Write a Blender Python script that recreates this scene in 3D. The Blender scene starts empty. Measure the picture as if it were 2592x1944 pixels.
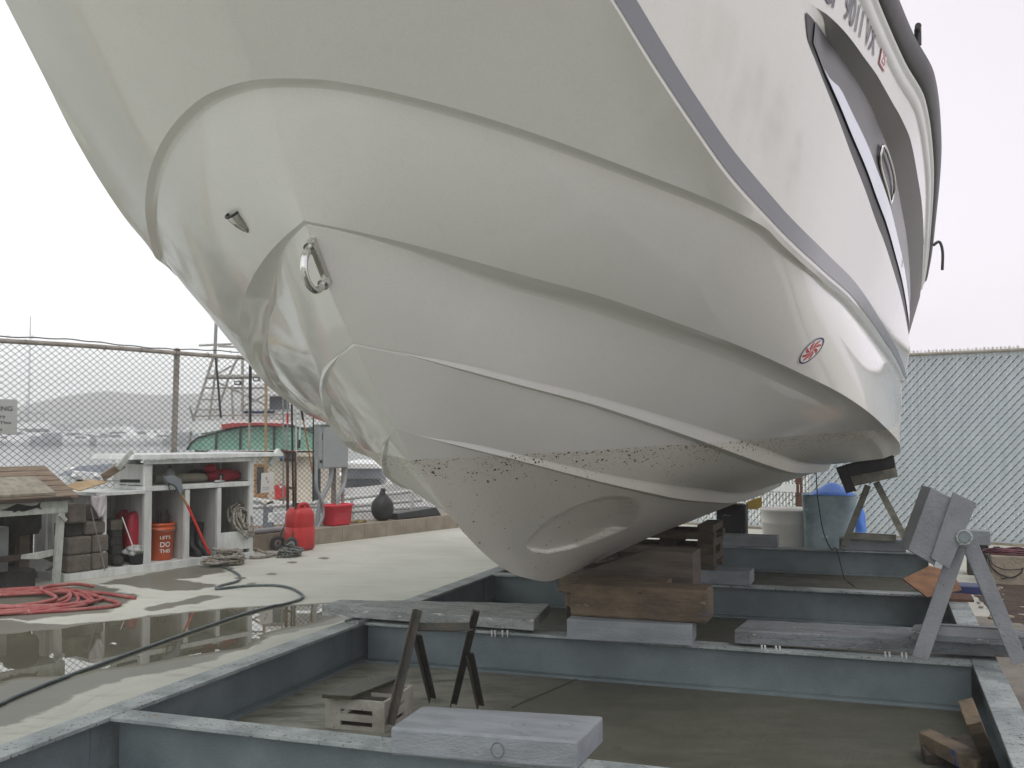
import bpy, math, random
import numpy as np
from mathutils import Vector, Matrix
random.seed(7)
SC = bpy.context.scene
COL = SC.collection

# ---------------------------------------------------------------- camera geometry (photo is 2592x1944; F in its pixels)
F = 2650.0
CAMH = 1.4
PITCH = math.atan(115 / F)
YAW = math.atan(931 / F)          # heading of the cradle and of the boat, to the right of the view
K = 2592 / 2212.0
FW = Vector((0, math.cos(PITCH), math.sin(PITCH)))
UPV = Vector((0, -math.sin(PITCH), math.cos(PITCH)))
RT = Vector((1, 0, 0))
CAM = Vector((0, 0, CAMH))


def ray(dx, dy):
    return FW + RT * ((dx * K - 1296) / F) - UPV * ((dy * K - 972) / F)


def ground(dx, dy, z=0.0):
    d = ray(dx, dy)
    return CAM + d * ((z - CAMH) / d.z)


def at_depth(dx, dy, y):
    d = ray(dx, dy)
    return CAM + d * (y / d.y)


class Frame:
    """A local ground frame: origin and a turn about the vertical."""

    def __init__(self, o, rot):
        self.o = Vector(o)
        self.rot = rot
        self.m = Matrix.Translation(self.o) @ Matrix.Rotation(rot, 4, 'Z')
        self.i = self.m.inverted()

    def on_z(self, dx, dy, z):
        return self.i @ ground(dx, dy, z)

    def on_y(self, dx, dy, y):
        c = self.i @ CAM
        d = self.i.to_3x3() @ ray(dx, dy)
        return c + d * ((y - c.y) / d.y)

    def on_x(self, dx, dy, x):
        c = self.i @ CAM
        d = self.i.to_3x3() @ ray(dx, dy)
        return c + d * ((x - c.x) / d.x)


WF = Frame((0, 0, 0), 0)                                   # the world
CF = Frame((0, 0, 0), -YAW)                                # the cradle: x across, y along
LF = Frame(ground(136, 1258), math.radians(54))            # the left fence line: x along it, y towards it
RF = Frame((5.623, 13.0, 0), math.radians(-40))            # the slatted fence: x to the right, y beyond it
KW = -1.742                                                # keel line in the cradle frame
BF = Frame(CF.m @ Vector((KW, 0, 0)), -YAW)                # the boat: x to port, y aft


# ---------------------------------------------------------------- mesh builder
class MB:
    def __init__(self):
        self.v = []
        self.f = []
        self.sm = []

    def add(self, vs, fs, smooth=False):
        n = len(self.v)
        self.v += [tuple(p) for p in vs]
        self.f += [tuple(i + n for i in q) for q in fs]
        self.sm += [smooth] * len(fs)
        return self

    def hexa(self, p):      # 8 corners: bottom ring of four, top ring of four
        return self.add(p, [(3, 2, 1, 0), (4, 5, 6, 7), (0, 1, 5, 4), (1, 2, 6, 5), (2, 3, 7, 6), (3, 0, 4, 7)])

    def box(self, x0, x1, y0, y1, z0, z1):
        return self.hexa([(x0, y0, z0), (x1, y0, z0), (x1, y1, z0), (x0, y1, z0), (x0, y0, z1), (x1, y0, z1), (x1, y1, z1), (x0, y1, z1)])

    def rbox(self, c, sx, sy, sz, rz=0, rx=0, ry=0):
        m = Matrix.Translation(Vector(c)) @ Matrix.Rotation(rz, 4, 'Z') @ Matrix.Rotation(ry, 4, 'Y') @ Matrix.Rotation(rx, 4, 'X')
        h = [(-1, -1, -1), (1, -1, -1), (1, 1, -1), (-1, 1, -1), (-1, -1, 1), (1, -1, 1), (1, 1, 1), (-1, 1, 1)]
        return self.hexa([m @ Vector((a * sx / 2, b * sy / 2, d * sz / 2)) for a, b, d in h])

    def bar(self, p, q, w, h, up=(0, 0, 1)):
        p, q = Vector(p), Vector(q)
        d = (q - p).normalized()
        s = d.cross(Vector(up))
        if s.length < 1e-4:
            s = d.cross(Vector((0, 1, 0)))
        s.normalize()
        u = s.cross(d).normalized()
        a, b = s * (w / 2), u * (h / 2)
        return self.hexa([p - a - b, p + a - b, q + a - b, q - a - b, p - a + b, p + a + b, q + a + b, q - a + b])

    def angle_iron(self, p, q, w, t, up=(0, 0, 1), side=(1, 0, 0)):
        p, q = Vector(p), Vector(q)
        d = (q - p).normalized()
        s = (Vector(side) - d * d.dot(Vector(side))).normalized()
        u = (Vector(up) - d * d.dot(Vector(up)) - s * s.dot(Vector(up))).normalized()
        for a, b in ((s, u), (u, s)):
            P = [p, p + a * w, p + a * w + b * t, p + b * t]
            self.hexa(P + [x + (q - p) for x in P])
        return self

    def tube(self, pts, r, n=8, closed=False, caps=True):
        pts = [Vector(p) for p in pts]
        N = len(pts)
        rr = r if isinstance(r, (list, tuple)) else [r] * N
        rings = []
        prev = None
        for i, p in enumerate(pts):
            a = pts[(i - 1) % N] if (closed or i > 0) else p
            b = pts[(i + 1) % N] if (closed or i < N - 1) else p
            d = (b - a)
            d = d.normalized() if d.length > 1e-9 else Vector((0, 0, 1))
            if prev is None:
                s = d.cross(Vector((0, 0, 1)))
                if s.length < 1e-3:
                    s = d.cross(Vector((1, 0, 0)))
            else:
                s = prev - d * prev.dot(d)
            s.normalize()
            prev = s
            u = d.cross(s)
            rings.append([p + (s * math.cos(t) + u * math.sin(t)) * rr[i] for t in [2 * math.pi * k / n for k in range(n)]])
        vs = [q for g in rings for q in g]
        fs = []
        M = N if closed else N - 1
        for i in range(M):
            j = (i + 1) % N
            for k in range(n):
                l = (k + 1) % n
                fs.append((i * n + k, i * n + l, j * n + l, j * n + k))
        self.add(vs, fs, True)
        if caps and not closed:
            self.add(rings[0], [tuple(range(n - 1, -1, -1))])
            self.add(rings[-1], [tuple(range(n))])
        return self

    def cyl(self, p, q, r, n=16, r2=None):
        return self.tube([p, q], [r, r if r2 is None else r2], n)

    def lathe(self, prof, c=(0, 0, 0), n=24, smooth=True, sx=1, sy=1, sq=0):
        vs, fs = [], []
        for r, z in prof:
            for k in range(n):
                t = 2 * math.pi * k / n
                e = 1.0
                if sq:
                    e = 1 / (abs(math.cos(t)) ** sq + abs(math.sin(t)) ** sq) ** (1 / sq)
                vs.append((c[0] + r * e * math.cos(t) * sx, c[1] + r * e * math.sin(t) * sy, c[2] + z))
        for i in range(len(prof) - 1):
            for k in range(n):
                l = (k + 1) % n
                fs.append((i * n + k, i * n + l, (i + 1) * n + l, (i + 1) * n + k))
        return self.add(vs, fs, smooth)

    def disc(self, c, r, n=24, sx=1, sy=1):
        return self.add([(c[0] + r * sx * math.cos(2 * math.pi * k / n), c[1] + r * sy * math.sin(2 * math.pi * k / n), c[2]) for k in range(n)], [tuple(range(n))])

    def prism(self, poly, off):      # a 3D polygon pushed by a vector
        n = len(poly)
        a = [Vector(p) for p in poly]
        b = [p + Vector(off) for p in a]
        return self.add(a + b, [tuple(range(n - 1, -1, -1)), tuple(range(n, 2 * n))] + [(i, (i + 1) % n, n + (i + 1) % n, n + i) for i in range(n)])

    def grid(self, rows, smooth=True, flip=False):
        n = len(rows[0])
        vs = [p for r in rows for p in r]
        fs = []
        for i in range(len(rows) - 1):
            for k in range(n - 1):
                q = (i * n + k, i * n + k + 1, (i + 1) * n + k + 1, (i + 1) * n + k)
                fs.append(q[::-1] if flip else q)
        return self.add(vs, fs, smooth)

    def blob(self, c, rx, ry, rz, n=18, m=12, seed=0, amp=0.12, flat=None):
        rnd = random.Random(seed)
        ph = [rnd.uniform(0, 6.28) for _ in range(9)]
        rows = []
        for i in range(m + 1):
            th = math.pi * i / m
            row = []
            for k in range(n + 1):
                t = 2 * math.pi * (k % n) / n
                e = 1 + amp * (math.sin(3 * t + ph[0]) * math.sin(2 * th + ph[1]) + .6 * math.sin(5 * t + ph[2] + 3 * th) + .5 * math.sin(7 * th + ph[3] + 2 * t)) * math.sin(th)
                z = c[2] - rz * math.cos(th) * e
                if flat is not None and z < flat:
                    z = flat
                row.append((c[0] + rx * math.sin(th) * math.cos(t) * e, c[1] + ry * math.sin(th) * math.sin(t) * e, z))
            rows.append(row)
        return self.grid(rows, True)


def mesh_obj(name, mb, mat, off=(0, 0, 0), bevel=0, weighted=False):
    me = bpy.data.meshes.new(name)
    o3 = Vector(off)
    me.from_pydata([tuple(Vector(p) - o3) for p in mb.v], [], mb.f)
    me.polygons.foreach_set('use_smooth', mb.sm)
    me.update()
    o = bpy.data.objects.new(name, me)
    COL.objects.link(o)
    if mat is not None:
        me.materials.append(mat)
    if bevel:
        b = o.modifiers.new('bevel', 'BEVEL')
        b.width = bevel
        b.segments = 2
        b.limit_method = 'ANGLE'
        b.angle_limit = math.radians(40)
    return o


def tag(o, label, cat, group=None):
    o['label'] = label
    o['category'] = cat
    if group:
        o['group'] = group
    return o


class Thing:
    """An Empty at the thing's base that parents its parts."""

    def __init__(self, name, label, cat, fr=WF, at=(0, 0, 0), group=None):
        self.fr, self.at = fr, Vector(at)
        self.e = bpy.data.objects.new(name, None)
        COL.objects.link(self.e)
        self.e.location = fr.m @ self.at
        self.e.rotation_euler = (0, 0, fr.rot)
        self.e.empty_display_size = .2
        tag(self.e, label, cat, group)

    def part(self, name, mb, mat, bevel=0, label=None):
        o = mesh_obj(name, mb, mat, self.at, bevel)
        o.parent = self.e
        if label:
            o['label'] = label
        return o

    def sub(self, par, name, mb, mat, bevel=0, label=None):
        o = mesh_obj(name, mb, mat, self.at, bevel)
        o.parent = par
        if label:
            o['label'] = label
        return o


def solo(name, label, cat, mb, mat, fr=WF, at=(0, 0, 0), group=None, bevel=0):
    o = mesh_obj(name, mb, mat, at, bevel)
    o.location = fr.m @ Vector(at)
    o.rotation_euler = (0, 0, fr.rot)
    return tag(o, label, cat, group)


def struct(name, mb, mat, fr=WF, kind='structure'):
    o = mesh_obj(name, mb, mat)
    o.location = fr.o
    o.rotation_euler = (0, 0, fr.rot)
    o['kind'] = kind
    return o


def copy_thing(root, loc, rot, label, group):
    r = root.copy()
    COL.objects.link(r)
    r.location, r.rotation_euler = loc, (0, 0, rot)
    r['label'] = label
    r['group'] = group
    for ch in list(root.children):
        c = ch.copy()
        COL.objects.link(c)
        c.parent = r
        for g in list(ch.children):
            d = g.copy()
            COL.objects.link(d)
            d.parent = c
    return r


def text_flat(body, size=1.0, bold=.012):
    """Outline letters as flat faces: list of (x, y) and faces, lower left at 0,0."""
    cu = bpy.data.curves.new('letters', 'FONT')
    cu.body = body
    cu.size = size
    cu.offset = bold
    cu.resolution_u = 3
    ob = bpy.data.objects.new('letters', cu)
    COL.objects.link(ob)
    dg = bpy.context.evaluated_depsgraph_get()
    me = bpy.data.meshes.new_from_object(ob.evaluated_get(dg))
    vs = [(v.co.x, v.co.y) for v in me.vertices]
    fs = [tuple(p.vertices) for p in me.polygons]
    bpy.data.objects.remove(ob)
    bpy.data.curves.remove(cu)
    bpy.data.meshes.remove(me)
    x0 = min(v[0] for v in vs)
    y0 = min(v[1] for v in vs)
    vs = [(a - x0, b - y0) for a, b in vs]
    return vs, fs, max(v[0] for v in vs), max(v[1] for v in vs)


def text_mb(body, w, h, fn):
    """Letters stretched to w by h, every point placed by fn(x, y)."""
    vs, fs, tw, th = text_flat(body)
    mb = MB()
    return mb.add([fn(a / tw * w, b / th * h) for a, b in vs], fs)


def islands(mb):
    par = list(range(len(mb.v)))

    def find(i):
        while par[i] != i:
            par[i] = par[par[i]]
            i = par[i]
        return i
    for f in mb.f:
        for i in f[1:]:
            par[find(i)] = find(f[0])
    groups = {}
    for f in mb.f:
        groups.setdefault(find(f[0]), []).append(f)
    out = []
    for fs in groups.values():
        ids = sorted({i for f in fs for i in f})
        mp = {i: k for k, i in enumerate(ids)}
        m = MB()
        m.add([mb.v[i] for i in ids], [tuple(mp[i] for i in f) for f in fs])
        out.append(m)
    return out


def spline(pts, n=6, closed=False):
    pts = [Vector(p) for p in pts]
    N = len(pts)
    out = []
    M = N if closed else N - 1
    for i in range(M):
        p0 = pts[(i - 1) % N] if (closed or i > 0) else pts[i]
        p1 = pts[i]
        p2 = pts[(i + 1) % N]
        p3 = pts[(i + 2) % N] if (closed or i + 2 < N) else p2
        for k in range(n):
            t = k / n
            out.append(.5 * ((2 * p1) + (p2 - p0) * t + (2 * p0 - 5 * p1 + 4 * p2 - p3) * t * t + (3 * p1 - p0 - 3 * p2 + p3) * t ** 3))
    if not closed:
        out.append(pts[-1])
    return out


# ---------------------------------------------------------------- materials
def nd(nt, t, **kw):
    n = nt.nodes.new(t)
    for k, v in kw.items():
        setattr(n, k, v)
    return n


def base_mat(name):
    m = bpy.data.materials.new(name)
    m.use_nodes = True
    nt = m.node_tree
    return m, nt, nt.nodes['Principled BSDF']


def noise(nt, scale, detail=6, rough=.6, vec=None, dist=0):
    n = nd(nt, 'ShaderNodeTexNoise')
    n.inputs['Scale'].default_value = scale
    n.inputs['Detail'].default_value = detail
    n.inputs['Roughness'].default_value = rough
    n.inputs['Distortion'].default_value = dist
    if vec is not None:
        nt.links.new(vec, n.inputs['Vector'])
    return n.outputs['Fac']


def ramp(nt, fac, a, b, lo=0.0, hi=1.0):
    n = nd(nt, 'ShaderNodeMapRange')
    n.interpolation_type = 'SMOOTHSTEP'
    nt.links.new(fac, n.inputs[0])
    n.inputs[1].default_value, n.inputs[2].default_value = a, b
    n.inputs[3].default_value, n.inputs[4].default_value = lo, hi
    return n.outputs[0]


def mix(nt, fac, a, b):
    n = nd(nt, 'ShaderNodeMix', data_type='RGBA')
    for s, x in ((n.inputs[0], fac), (n.inputs[6], a), (n.inputs[7], b)):
        if isinstance(x, (int, float)):
            s.default_value = x
        elif isinstance(x, (tuple, list)):
            s.default_value = (*x[:3], 1)
        else:
            nt.links.new(x, s)
    return n.outputs[2]


def math_n(nt, op, a, b=None):
    n = nd(nt, 'ShaderNodeMath', operation=op)
    for s, x in zip(n.inputs, (a, b)):
        if x is None:
            continue
        if isinstance(x, (int, float)):
            s.default_value = x
        else:
            nt.links.new(x, s)
    return n.outputs[0]


def coords(nt, scale=None, kind='Object'):
    c = nd(nt, 'ShaderNodeTexCoord').outputs[kind]
    if scale:
        m = nd(nt, 'ShaderNodeMapping')
        m.inputs['Scale'].default_value = scale
        nt.links.new(c, m.inputs[0])
        return m.outputs[0]
    return c


def pm(name, c1, c2=None, scale=6, rough=.6, metal=0, spec=.5, bump=0, bscale=60, spots=None, patches=None, stretch=None, lo=.35, hi=.65, rough2=None, coat=0):
    """Principled material: two colours mixed by noise, optional small spots (colour, scale, threshold) and larger patches."""
    m, nt, b = base_mat(name)
    vec = coords(nt, stretch)
    col = c1
    if c2 is not None:
        f = ramp(nt, noise(nt, scale, 8, .62, vec), lo, hi)
        col = mix(nt, f, c1, c2)
        if rough2 is not None:
            nt.links.new(ramp(nt, f, 0, 1, rough, rough2), b.inputs['Roughness'])
    for sp in (patches or []):
        c, s, t, sft = sp
        col = mix(nt, ramp(nt, noise(nt, s, 9, .68, vec, .3), t, t + sft), col, c)
    for sp in (spots or []):
        c, s, t, sft = sp
        col = mix(nt, ramp(nt, noise(nt, s, 3, .5, vec), t, t + sft), col, c)
    if isinstance(col, (tuple, list)):
        b.inputs['Base Color'].default_value = (*col[:3], 1)
    else:
        nt.links.new(col, b.inputs['Base Color'])
    if rough2 is None or c2 is None:
        b.inputs['Roughness'].default_value = rough
    b.inputs['Metallic'].default_value = metal
    b.inputs['Specular IOR Level'].default_value = spec
    b.inputs['Coat Weight'].default_value = coat
    if bump:
        bn = nd(nt, 'ShaderNodeBump')
        bn.inputs['Strength'].default_value = bump
        bn.inputs['Distance'].default_value = .02
        nt.links.new(noise(nt, bscale, 8, .65, vec), bn.inputs['Height'])
        nt.links.new(bn.outputs[0], b.inputs['Normal'])
    return m


RUST = (.11, .05, .028)
M = {}
M['steel_paint'] = pm('blue grey painted steel', (.158, .195, .205), (.115, .145, .155), 3, .5, bump=.25, bscale=90, spots=[((.03, .03, .028), 130, .70, .03)], patches=[(RUST, 7, .70, .05)])
M['steel_worn'] = pm('worn grey painted flange', (.33, .365, .36), (.19, .22, .222), 5, .62, bump=.5, bscale=60, spots=[((.05, .045, .035), 60, .62, .06)], patches=[((.16, .09, .05), 5, .66, .06), ((.42, .44, .43), 9, .64, .05)])
M['grey_timber'] = pm('grey painted timber', (.245, .27, .29), (.185, .205, .22), 4, .65, bump=.35, bscale=40, spots=[((.07, .07, .07), 70, .72, .03)], patches=[((.12, .12, .12), 4, .68, .08)], stretch=(1, 3, 3))
M['worn_plank'] = pm('flaking grey plank', (.22, .245, .26), (.14, .15, .155), 5, .75, bump=.9, bscale=35, spots=[((.04, .035, .03), 45, .64, .05)], patches=[((.17, .09, .045), 7, .63, .04), ((.45, .45, .43), 10, .62, .04)], stretch=(1, 4, 4))
M['pale_plank'] = pm('white grey flaking plank', (.40, .42, .415), (.24, .255, .255), 5, .75, bump=.9, bscale=35, spots=[((.05, .045, .035), 45, .64, .05)], patches=[((.19, .12, .06), 7, .66, .04), ((.60, .61, .59), 9, .58, .05)], stretch=(1, 4, 4))
M['old_wood'] = pm('old brown timber', (.165, .125, .08), (.09, .07, .048), 5, .8, bump=.8, bscale=25, spots=[((.02, .017, .014), 35, .68, .04)], patches=[((.24, .22, .18), 6, .64, .04), ((.16, .05, .05), 5, .68, .03), ((.03, .06, .20), 4.3, .63, .02)], stretch=(.8, 2, 2))
M['dirty_wood'] = pm('paint smeared grey brown timber', (.15, .125, .10), (.095, .08, .065), 5, .8, bump=.6, bscale=25, patches=[((.02, .04, .12), 3, .68, .04)], stretch=(.6, 3, 3))
M['dark_wood'] = pm('dark stained boards', (.06, .045, .034), (.03, .024, .02), 8, .8, bump=.6, bscale=30, stretch=(1, 3, 3))
M['crib_wood'] = pm('crib boards', (.12, .095, .065), (.06, .048, .036), 7, .8, bump=.6, bscale=30, stretch=(1, 3, 3))
M['rust_iron'] = pm('dark rusty angle iron', (.05, .054, .05), (.085, .075, .06), 9, .7, metal=.2, bump=.5, bscale=70, patches=[(RUST, 9, .62, .05)])
M['rust'] = pm('brown rust', (.13, .06, .033), (.07, .035, .022), 14, .85, bump=.6, bscale=80)
M['rust_plate'] = pm('orange rusted plate', (.22, .11, .05), (.12, .06, .03), 7, .85, bump=.4, bscale=60)
M['black_rubber'] = pm('black rubber', (.012, .013, .014), (.022, .023, .024), 12, .55, bump=.2)
M['black_plastic'] = pm('black plastic', (.011, .012, .013), None, rough=.4)
M['white_paint'] = pm('weathered white paint', (.66, .68, .66), (.52, .54, .52), 4, .6, bump=.3, bscale=30, spots=[((.16, .15, .13), 40, .74, .03)], patches=[((.30, .29, .26), 5, .72, .08)], stretch=(3, 3, .8))
M['cabinet_inner'] = pm('white cabinet lining greyed for shade', (.48, .48, .46), (.40, .40, .38), 3, .7, bump=.2, stretch=(5, 5, .6))  # white paint greyed to carry the shade inside the cubbies
M['green_white'] = pm('mildewed white paint', (.47, .50, .46), (.33, .36, .32), 5, .7, bump=.4, bscale=30, spots=[((.06, .05, .04), 35, .70, .04)], stretch=(3, 3, 1))
M['shingle'] = pm('weathered bare planks', (.25, .19, .13), (.15, .11, .075), 6, .8, bump=.6, bscale=30, stretch=(1, 6, 6))
M['cut_board'] = pm('scarred pale cutting board', (.30, .28, .22), (.20, .18, .14), 14, .75, bump=.5, bscale=40)
M['ply'] = pm('tan plywood', (.40, .30, .17), (.30, .21, .11), 6, .75, bump=.2)
M['paver'] = pm('aggregate concrete block', (.20, .175, .145), (.135, .118, .10), 9, .9, bump=1, bscale=70, spots=[((.24, .22, .20), 90, .66, .03), ((.02, .02, .02), 70, .70, .03)])
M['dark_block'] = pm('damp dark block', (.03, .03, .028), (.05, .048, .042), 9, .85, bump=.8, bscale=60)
M['red_plastic'] = pm('red plastic', (.50, .035, .035), (.42, .03, .03), 6, .38, spec=.4, patches=[((.42, .08, .07), 6, .66, .1)])
M['pink_red'] = pm('faded crimson plastic', (.42, .028, .05), (.32, .02, .04), 5, .35)
M['tub_red'] = pm('bright red tub plastic', (.62, .035, .06), None, rough=.35)
M['hose_red'] = pm('dusty red rubber hose', (.30, .055, .055), (.36, .14, .12), 10, .6, bump=.2, patches=[((.45, .28, .25), 13, .62, .08)])
M['hose_grey'] = pm('blue grey rubber hose', (.115, .14, .145), (.07, .09, .095), 8, .45)
M['orange_plastic'] = pm('orange bucket plastic', (.56, .10, .025), (.48, .085, .022), 4, .4)
M['white_print'] = pm('white print', (.75, .74, .70), None, rough=.5)
M['rope'] = pm('dirty white rope', (.46, .43, .37), (.22, .20, .165), 30, .85, bump=1, bscale=120)
M['dark_rope'] = pm('grey green marled rope', (.34, .35, .32), (.07, .08, .08), 45, .9, bump=1, bscale=150, lo=.45, hi=.55)
M['tyre'] = pm('dusty tyre rubber', (.035, .035, .035), (.07, .068, .064), 15, .8, bump=.4)
M['galv'] = pm('dull galvanised metal', (.30, .31, .30), (.22, .23, .225), 6, .5, metal=.3)
M['box_grey'] = pm('grey enamel', (.30, .32, .32), (.27, .29, .29), 3, .45)
M['conduit'] = pm('grey conduit', (.34, .36, .37), (.25, .27, .28), 6, .5)
M['post_paint'] = pm('flaking beige post paint', (.36, .335, .30), (.25, .22, .18), 8, .7, bump=.5, bscale=50, patches=[((.16, .07, .035), 7, .62, .05)], stretch=(1, 1, .5))
M['wire_dark'] = pm('dark coated wire', (.035, .04, .038), (.06, .055, .05), 6, .5)
M['slat'] = pm('grey blue fence slat', (.55, .61, .65), (.47, .53, .57), 2.5, .45, stretch=(6, 6, .5))
M['stand_paint'] = pm('purple grey stand paint', (.215, .225, .24), (.165, .175, .19), 5, .55, bump=.3, bscale=70, spots=[((.04, .04, .04), 60, .72, .03)])
M['olive_iron'] = pm('olive grey weathered iron', (.20, .20, .16), (.12, .12, .095), 9, .65, bump=.4, bscale=60, patches=[(RUST, 9, .66, .05)])
M['curb'] = pm('beige concrete block', (.33, .29, .225), (.25, .215, .165), 4, .9, bump=.7, bscale=50, spots=[((.10, .09, .07), 26, .70, .05)])
M['chrome'] = pm('polished stainless', (.62, .62, .60), None, rough=.08, metal=1)
M['glass_dark'] = pm('dark tinted glass', (.018, .018, .018), None, rough=.25, spec=.22)
M['mirror_glass'] = pm('mirror tinted glass', (.50, .55, .60), None, rough=.06, metal=1)
M['brow'] = pm('dark taupe overhang band', (.095, .09, .085), None, rough=.5)  # one flat dark tone for the overhang above the window
M['trim_black'] = pm('black rub rail', (.018, .018, .019), (.03, .03, .03), 10, .5)
M['stripe'] = pm('slate grey stripe', (.205, .215, .235), None, rough=.25, spec=.4)
M['navy'] = pm('navy print', (.015, .025, .10), None, rough=.35)
M['decal_white'] = pm('decal white', (.78, .78, .76), None, rough=.35)
M['decal_red'] = pm('decal red', (.50, .03, .035), None, rough=.35)
M['number'] = pm('dark slate lettering', (.06, .066, .085), None, rough=.35)
M['boat_white'] = pm('white boat gelcoat', (.74, .75, .74), (.68, .69, .68), 2, .35)
M['boat_beige'] = pm('cream deckhouse paint', (.60, .56, .46), (.52, .48, .39), 4, .55, patches=[((.36, .31, .22), 5, .70, .08)])
M['green_glass'] = pm('sea green covered windshield', (.22, .42, .33), (.17, .35, .27), 3, .25)
M['brim_red'] = pm('red brim paint', (.40, .055, .045), (.32, .045, .04), 6, .5)
M['tower_tube'] = pm('weathered tower tubing', (.30, .29, .26), (.40, .39, .36), 8, .5)
M['alu_tube'] = pm('white tower tubing', (.60, .60, .58), (.48, .48, .46), 8, .45)
M['frame_wood'] = pm('varnished orange wood', (.38, .20, .08), (.28, .14, .055), 8, .5)
M['grey_cover'] = pm('grey canvas', (.20, .22, .24), (.15, .17, .19), 3, .8)
M['far_window'] = pm('far dark window', (.04, .045, .05), None, rough=.2)
M['beige_roll'] = pm('beige rolled fender', (.36, .34, .27), (.29, .27, .21), 8, .6)
M['jug'] = pm('grey translucent jug', (.20, .215, .22), (.15, .16, .165), 6, .4)
M['cloth'] = pm('pinkish white cloth', (.60, .57, .57), (.48, .45, .46), 8, .8, bump=.5, bscale=14)
M['bag_red'] = pm('crimson bag cloth', (.36, .02, .04), (.25, .015, .03), 5, .75, bump=.4, bscale=20)
M['yellow'] = pm('mustard yellow plastic', (.50, .33, .05), (.40, .26, .04), 5, .5)
M['barrel'] = pm('grimy white barrel plastic', (.80, .78, .75), (.72, .70, .67), 3, .5, patches=[((.55, .47, .43), 3, .68, .12)])
M['blue_bin'] = pm('blue grey stained bin', (.34, .43, .47), (.20, .28, .32), 4, .45, patches=[((.60, .63, .64), 7, .62, .06), ((.08, .11, .125), 5, .62, .08)])
M['blue_bag'] = pm('blue plastic bag', (.10, .27, .80), (.08, .22, .68), 6, .4, bump=.6, bscale=12)
M['sign'] = pm('grey white sign', (.46, .47, .45), (.42, .43, .41), 4, .5)
M['sign_text'] = pm('sign lettering', (.02, .035, .03), None, rough=.5)
M['paper'] = pm('white card', (.70, .70, .66), None, rough=.8)
M['cable'] = pm('thin black cable', (.01, .01, .011), None, rough=.5)
M['cable_red'] = pm('maroon cable', (.11, .015, .03), (.05, .012, .02), 8, .5)
M['mossy'] = pm('wet mossy board', (.05, .05, .02), (.022, .02, .012), 8, .45, bump=.6)
M['crate_white'] = pm('dirty off white crate', (.40, .39, .34), (.26, .25, .21), 5, .75, bump=.5, spots=[((.08, .075, .06), 35, .68, .05)])
M['plastic_bag'] = pm('crumpled pale plastic', (.50, .52, .50), (.30, .31, .30), 14, .3)
# ---------------------------------------------------------------- camera, sky, sun
cd = bpy.data.cameras.new('camera')
cam = bpy.data.objects.new('camera', cd)
COL.objects.link(cam)
cam.location = CAM
cam.rotation_euler = (math.pi / 2 + PITCH, 0, 0)
cd.sensor_width = 36
cd.lens = 36 * F / 2592
cd.clip_start, cd.clip_end = .05, 6000
SC.camera = cam
SC.view_settings.view_transform = 'Standard'
SC.view_settings.look = 'None'
SC.view_settings.gamma = 1
SC.view_settings.exposure = .95
SC.cycles.use_denoising = True
SC.cycles.denoising_prefilter = 'ACCURATE'
SC.cycles.sample_clamp_indirect = 4
SC.cycles.max_bounces = 10
SC.cycles.diffuse_bounces = 5
SC.cycles.volume_bounces = 2

SUN_EL, SUN_AZ = math.radians(58), math.radians(150)     # azimuth from +Y towards +X: behind the camera, to the right
w = bpy.data.worlds.new('World')
SC.world = w
w.use_nodes = True
nt = w.node_tree
bg = nt.nodes['Background']
sky = nd(nt, 'ShaderNodeTexSky')
sky.sky_type = 'NISHITA'
sky.sun_disc = False
sky.sun_elevation = SUN_EL
sky.sun_rotation = SUN_AZ
sky.air_density = 1.0
sky.dust_density = 1.0
sky.ozone_density = 1.0
hs = nd(nt, 'ShaderNodeHueSaturation')
hs.inputs['Saturation'].default_value = .06
nt.links.new(sky.outputs[0], hs.inputs['Color'])
gm = nd(nt, 'ShaderNodeGamma')
gm.inputs[1].default_value = .3
nt.links.new(hs.outputs[0], gm.inputs[0])
tc = nd(nt, 'ShaderNodeTexCoord').outputs['Generated']
sx = nd(nt, 'ShaderNodeSeparateXYZ')
nt.links.new(tc, sx.inputs[0])
tint = mix(nt, ramp(nt, sx.outputs[0], -.35, .5), (2.93, 2.98, 2.96), (2.15, 2.01, 2.19))
mu = nd(nt, 'ShaderNodeMix', data_type='RGBA', blend_type='MULTIPLY')
mu.inputs[0].default_value = 1
nt.links.new(gm.outputs[0], mu.inputs[6])
nt.links.new(tint, mu.inputs[7])
nt.links.new(mu.outputs[2], bg.inputs[0])
bg.inputs[1].default_value = .15

sl = bpy.data.lights.new('sun', 'SUN')
sl.energy = .5
sl.angle = math.radians(25)
sl.color = (1, .97, .93)
sun = bpy.data.objects.new('sun', sl)
COL.objects.link(sun)
sd = Vector((math.sin(SUN_AZ) * math.cos(SUN_EL), math.cos(SUN_AZ) * math.cos(SUN_EL), math.sin(SUN_EL)))
sun.rotation_euler = (-sd).to_track_quat('-Z', 'Y').to_euler()
sun.location = sd * 50

# ---------------------------------------------------------------- ground, water, haze
WATER_Z = -2.0


def concrete_colour(nt):
    v = coords(nt)
    c = mix(nt, ramp(nt, noise(nt, .55, 9, .62, v), .36, .66), (.50, .505, .44), (.41, .412, .36))
    vs_ = coords(nt, (1.2, 7, 1))
    c = mix(nt, ramp(nt, noise(nt, 1.6, 8, .65, vs_), .52, .75), c, (.34, .335, .285))
    c = mix(nt, ramp(nt, noise(nt, 9, 6, .7, v), .60, .78), c, (.34, .335, .29))
    c = mix(nt, ramp(nt, noise(nt, 60, 3, .6, v), .66, .72), c, (.18, .175, .15))
    return c, v


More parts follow.
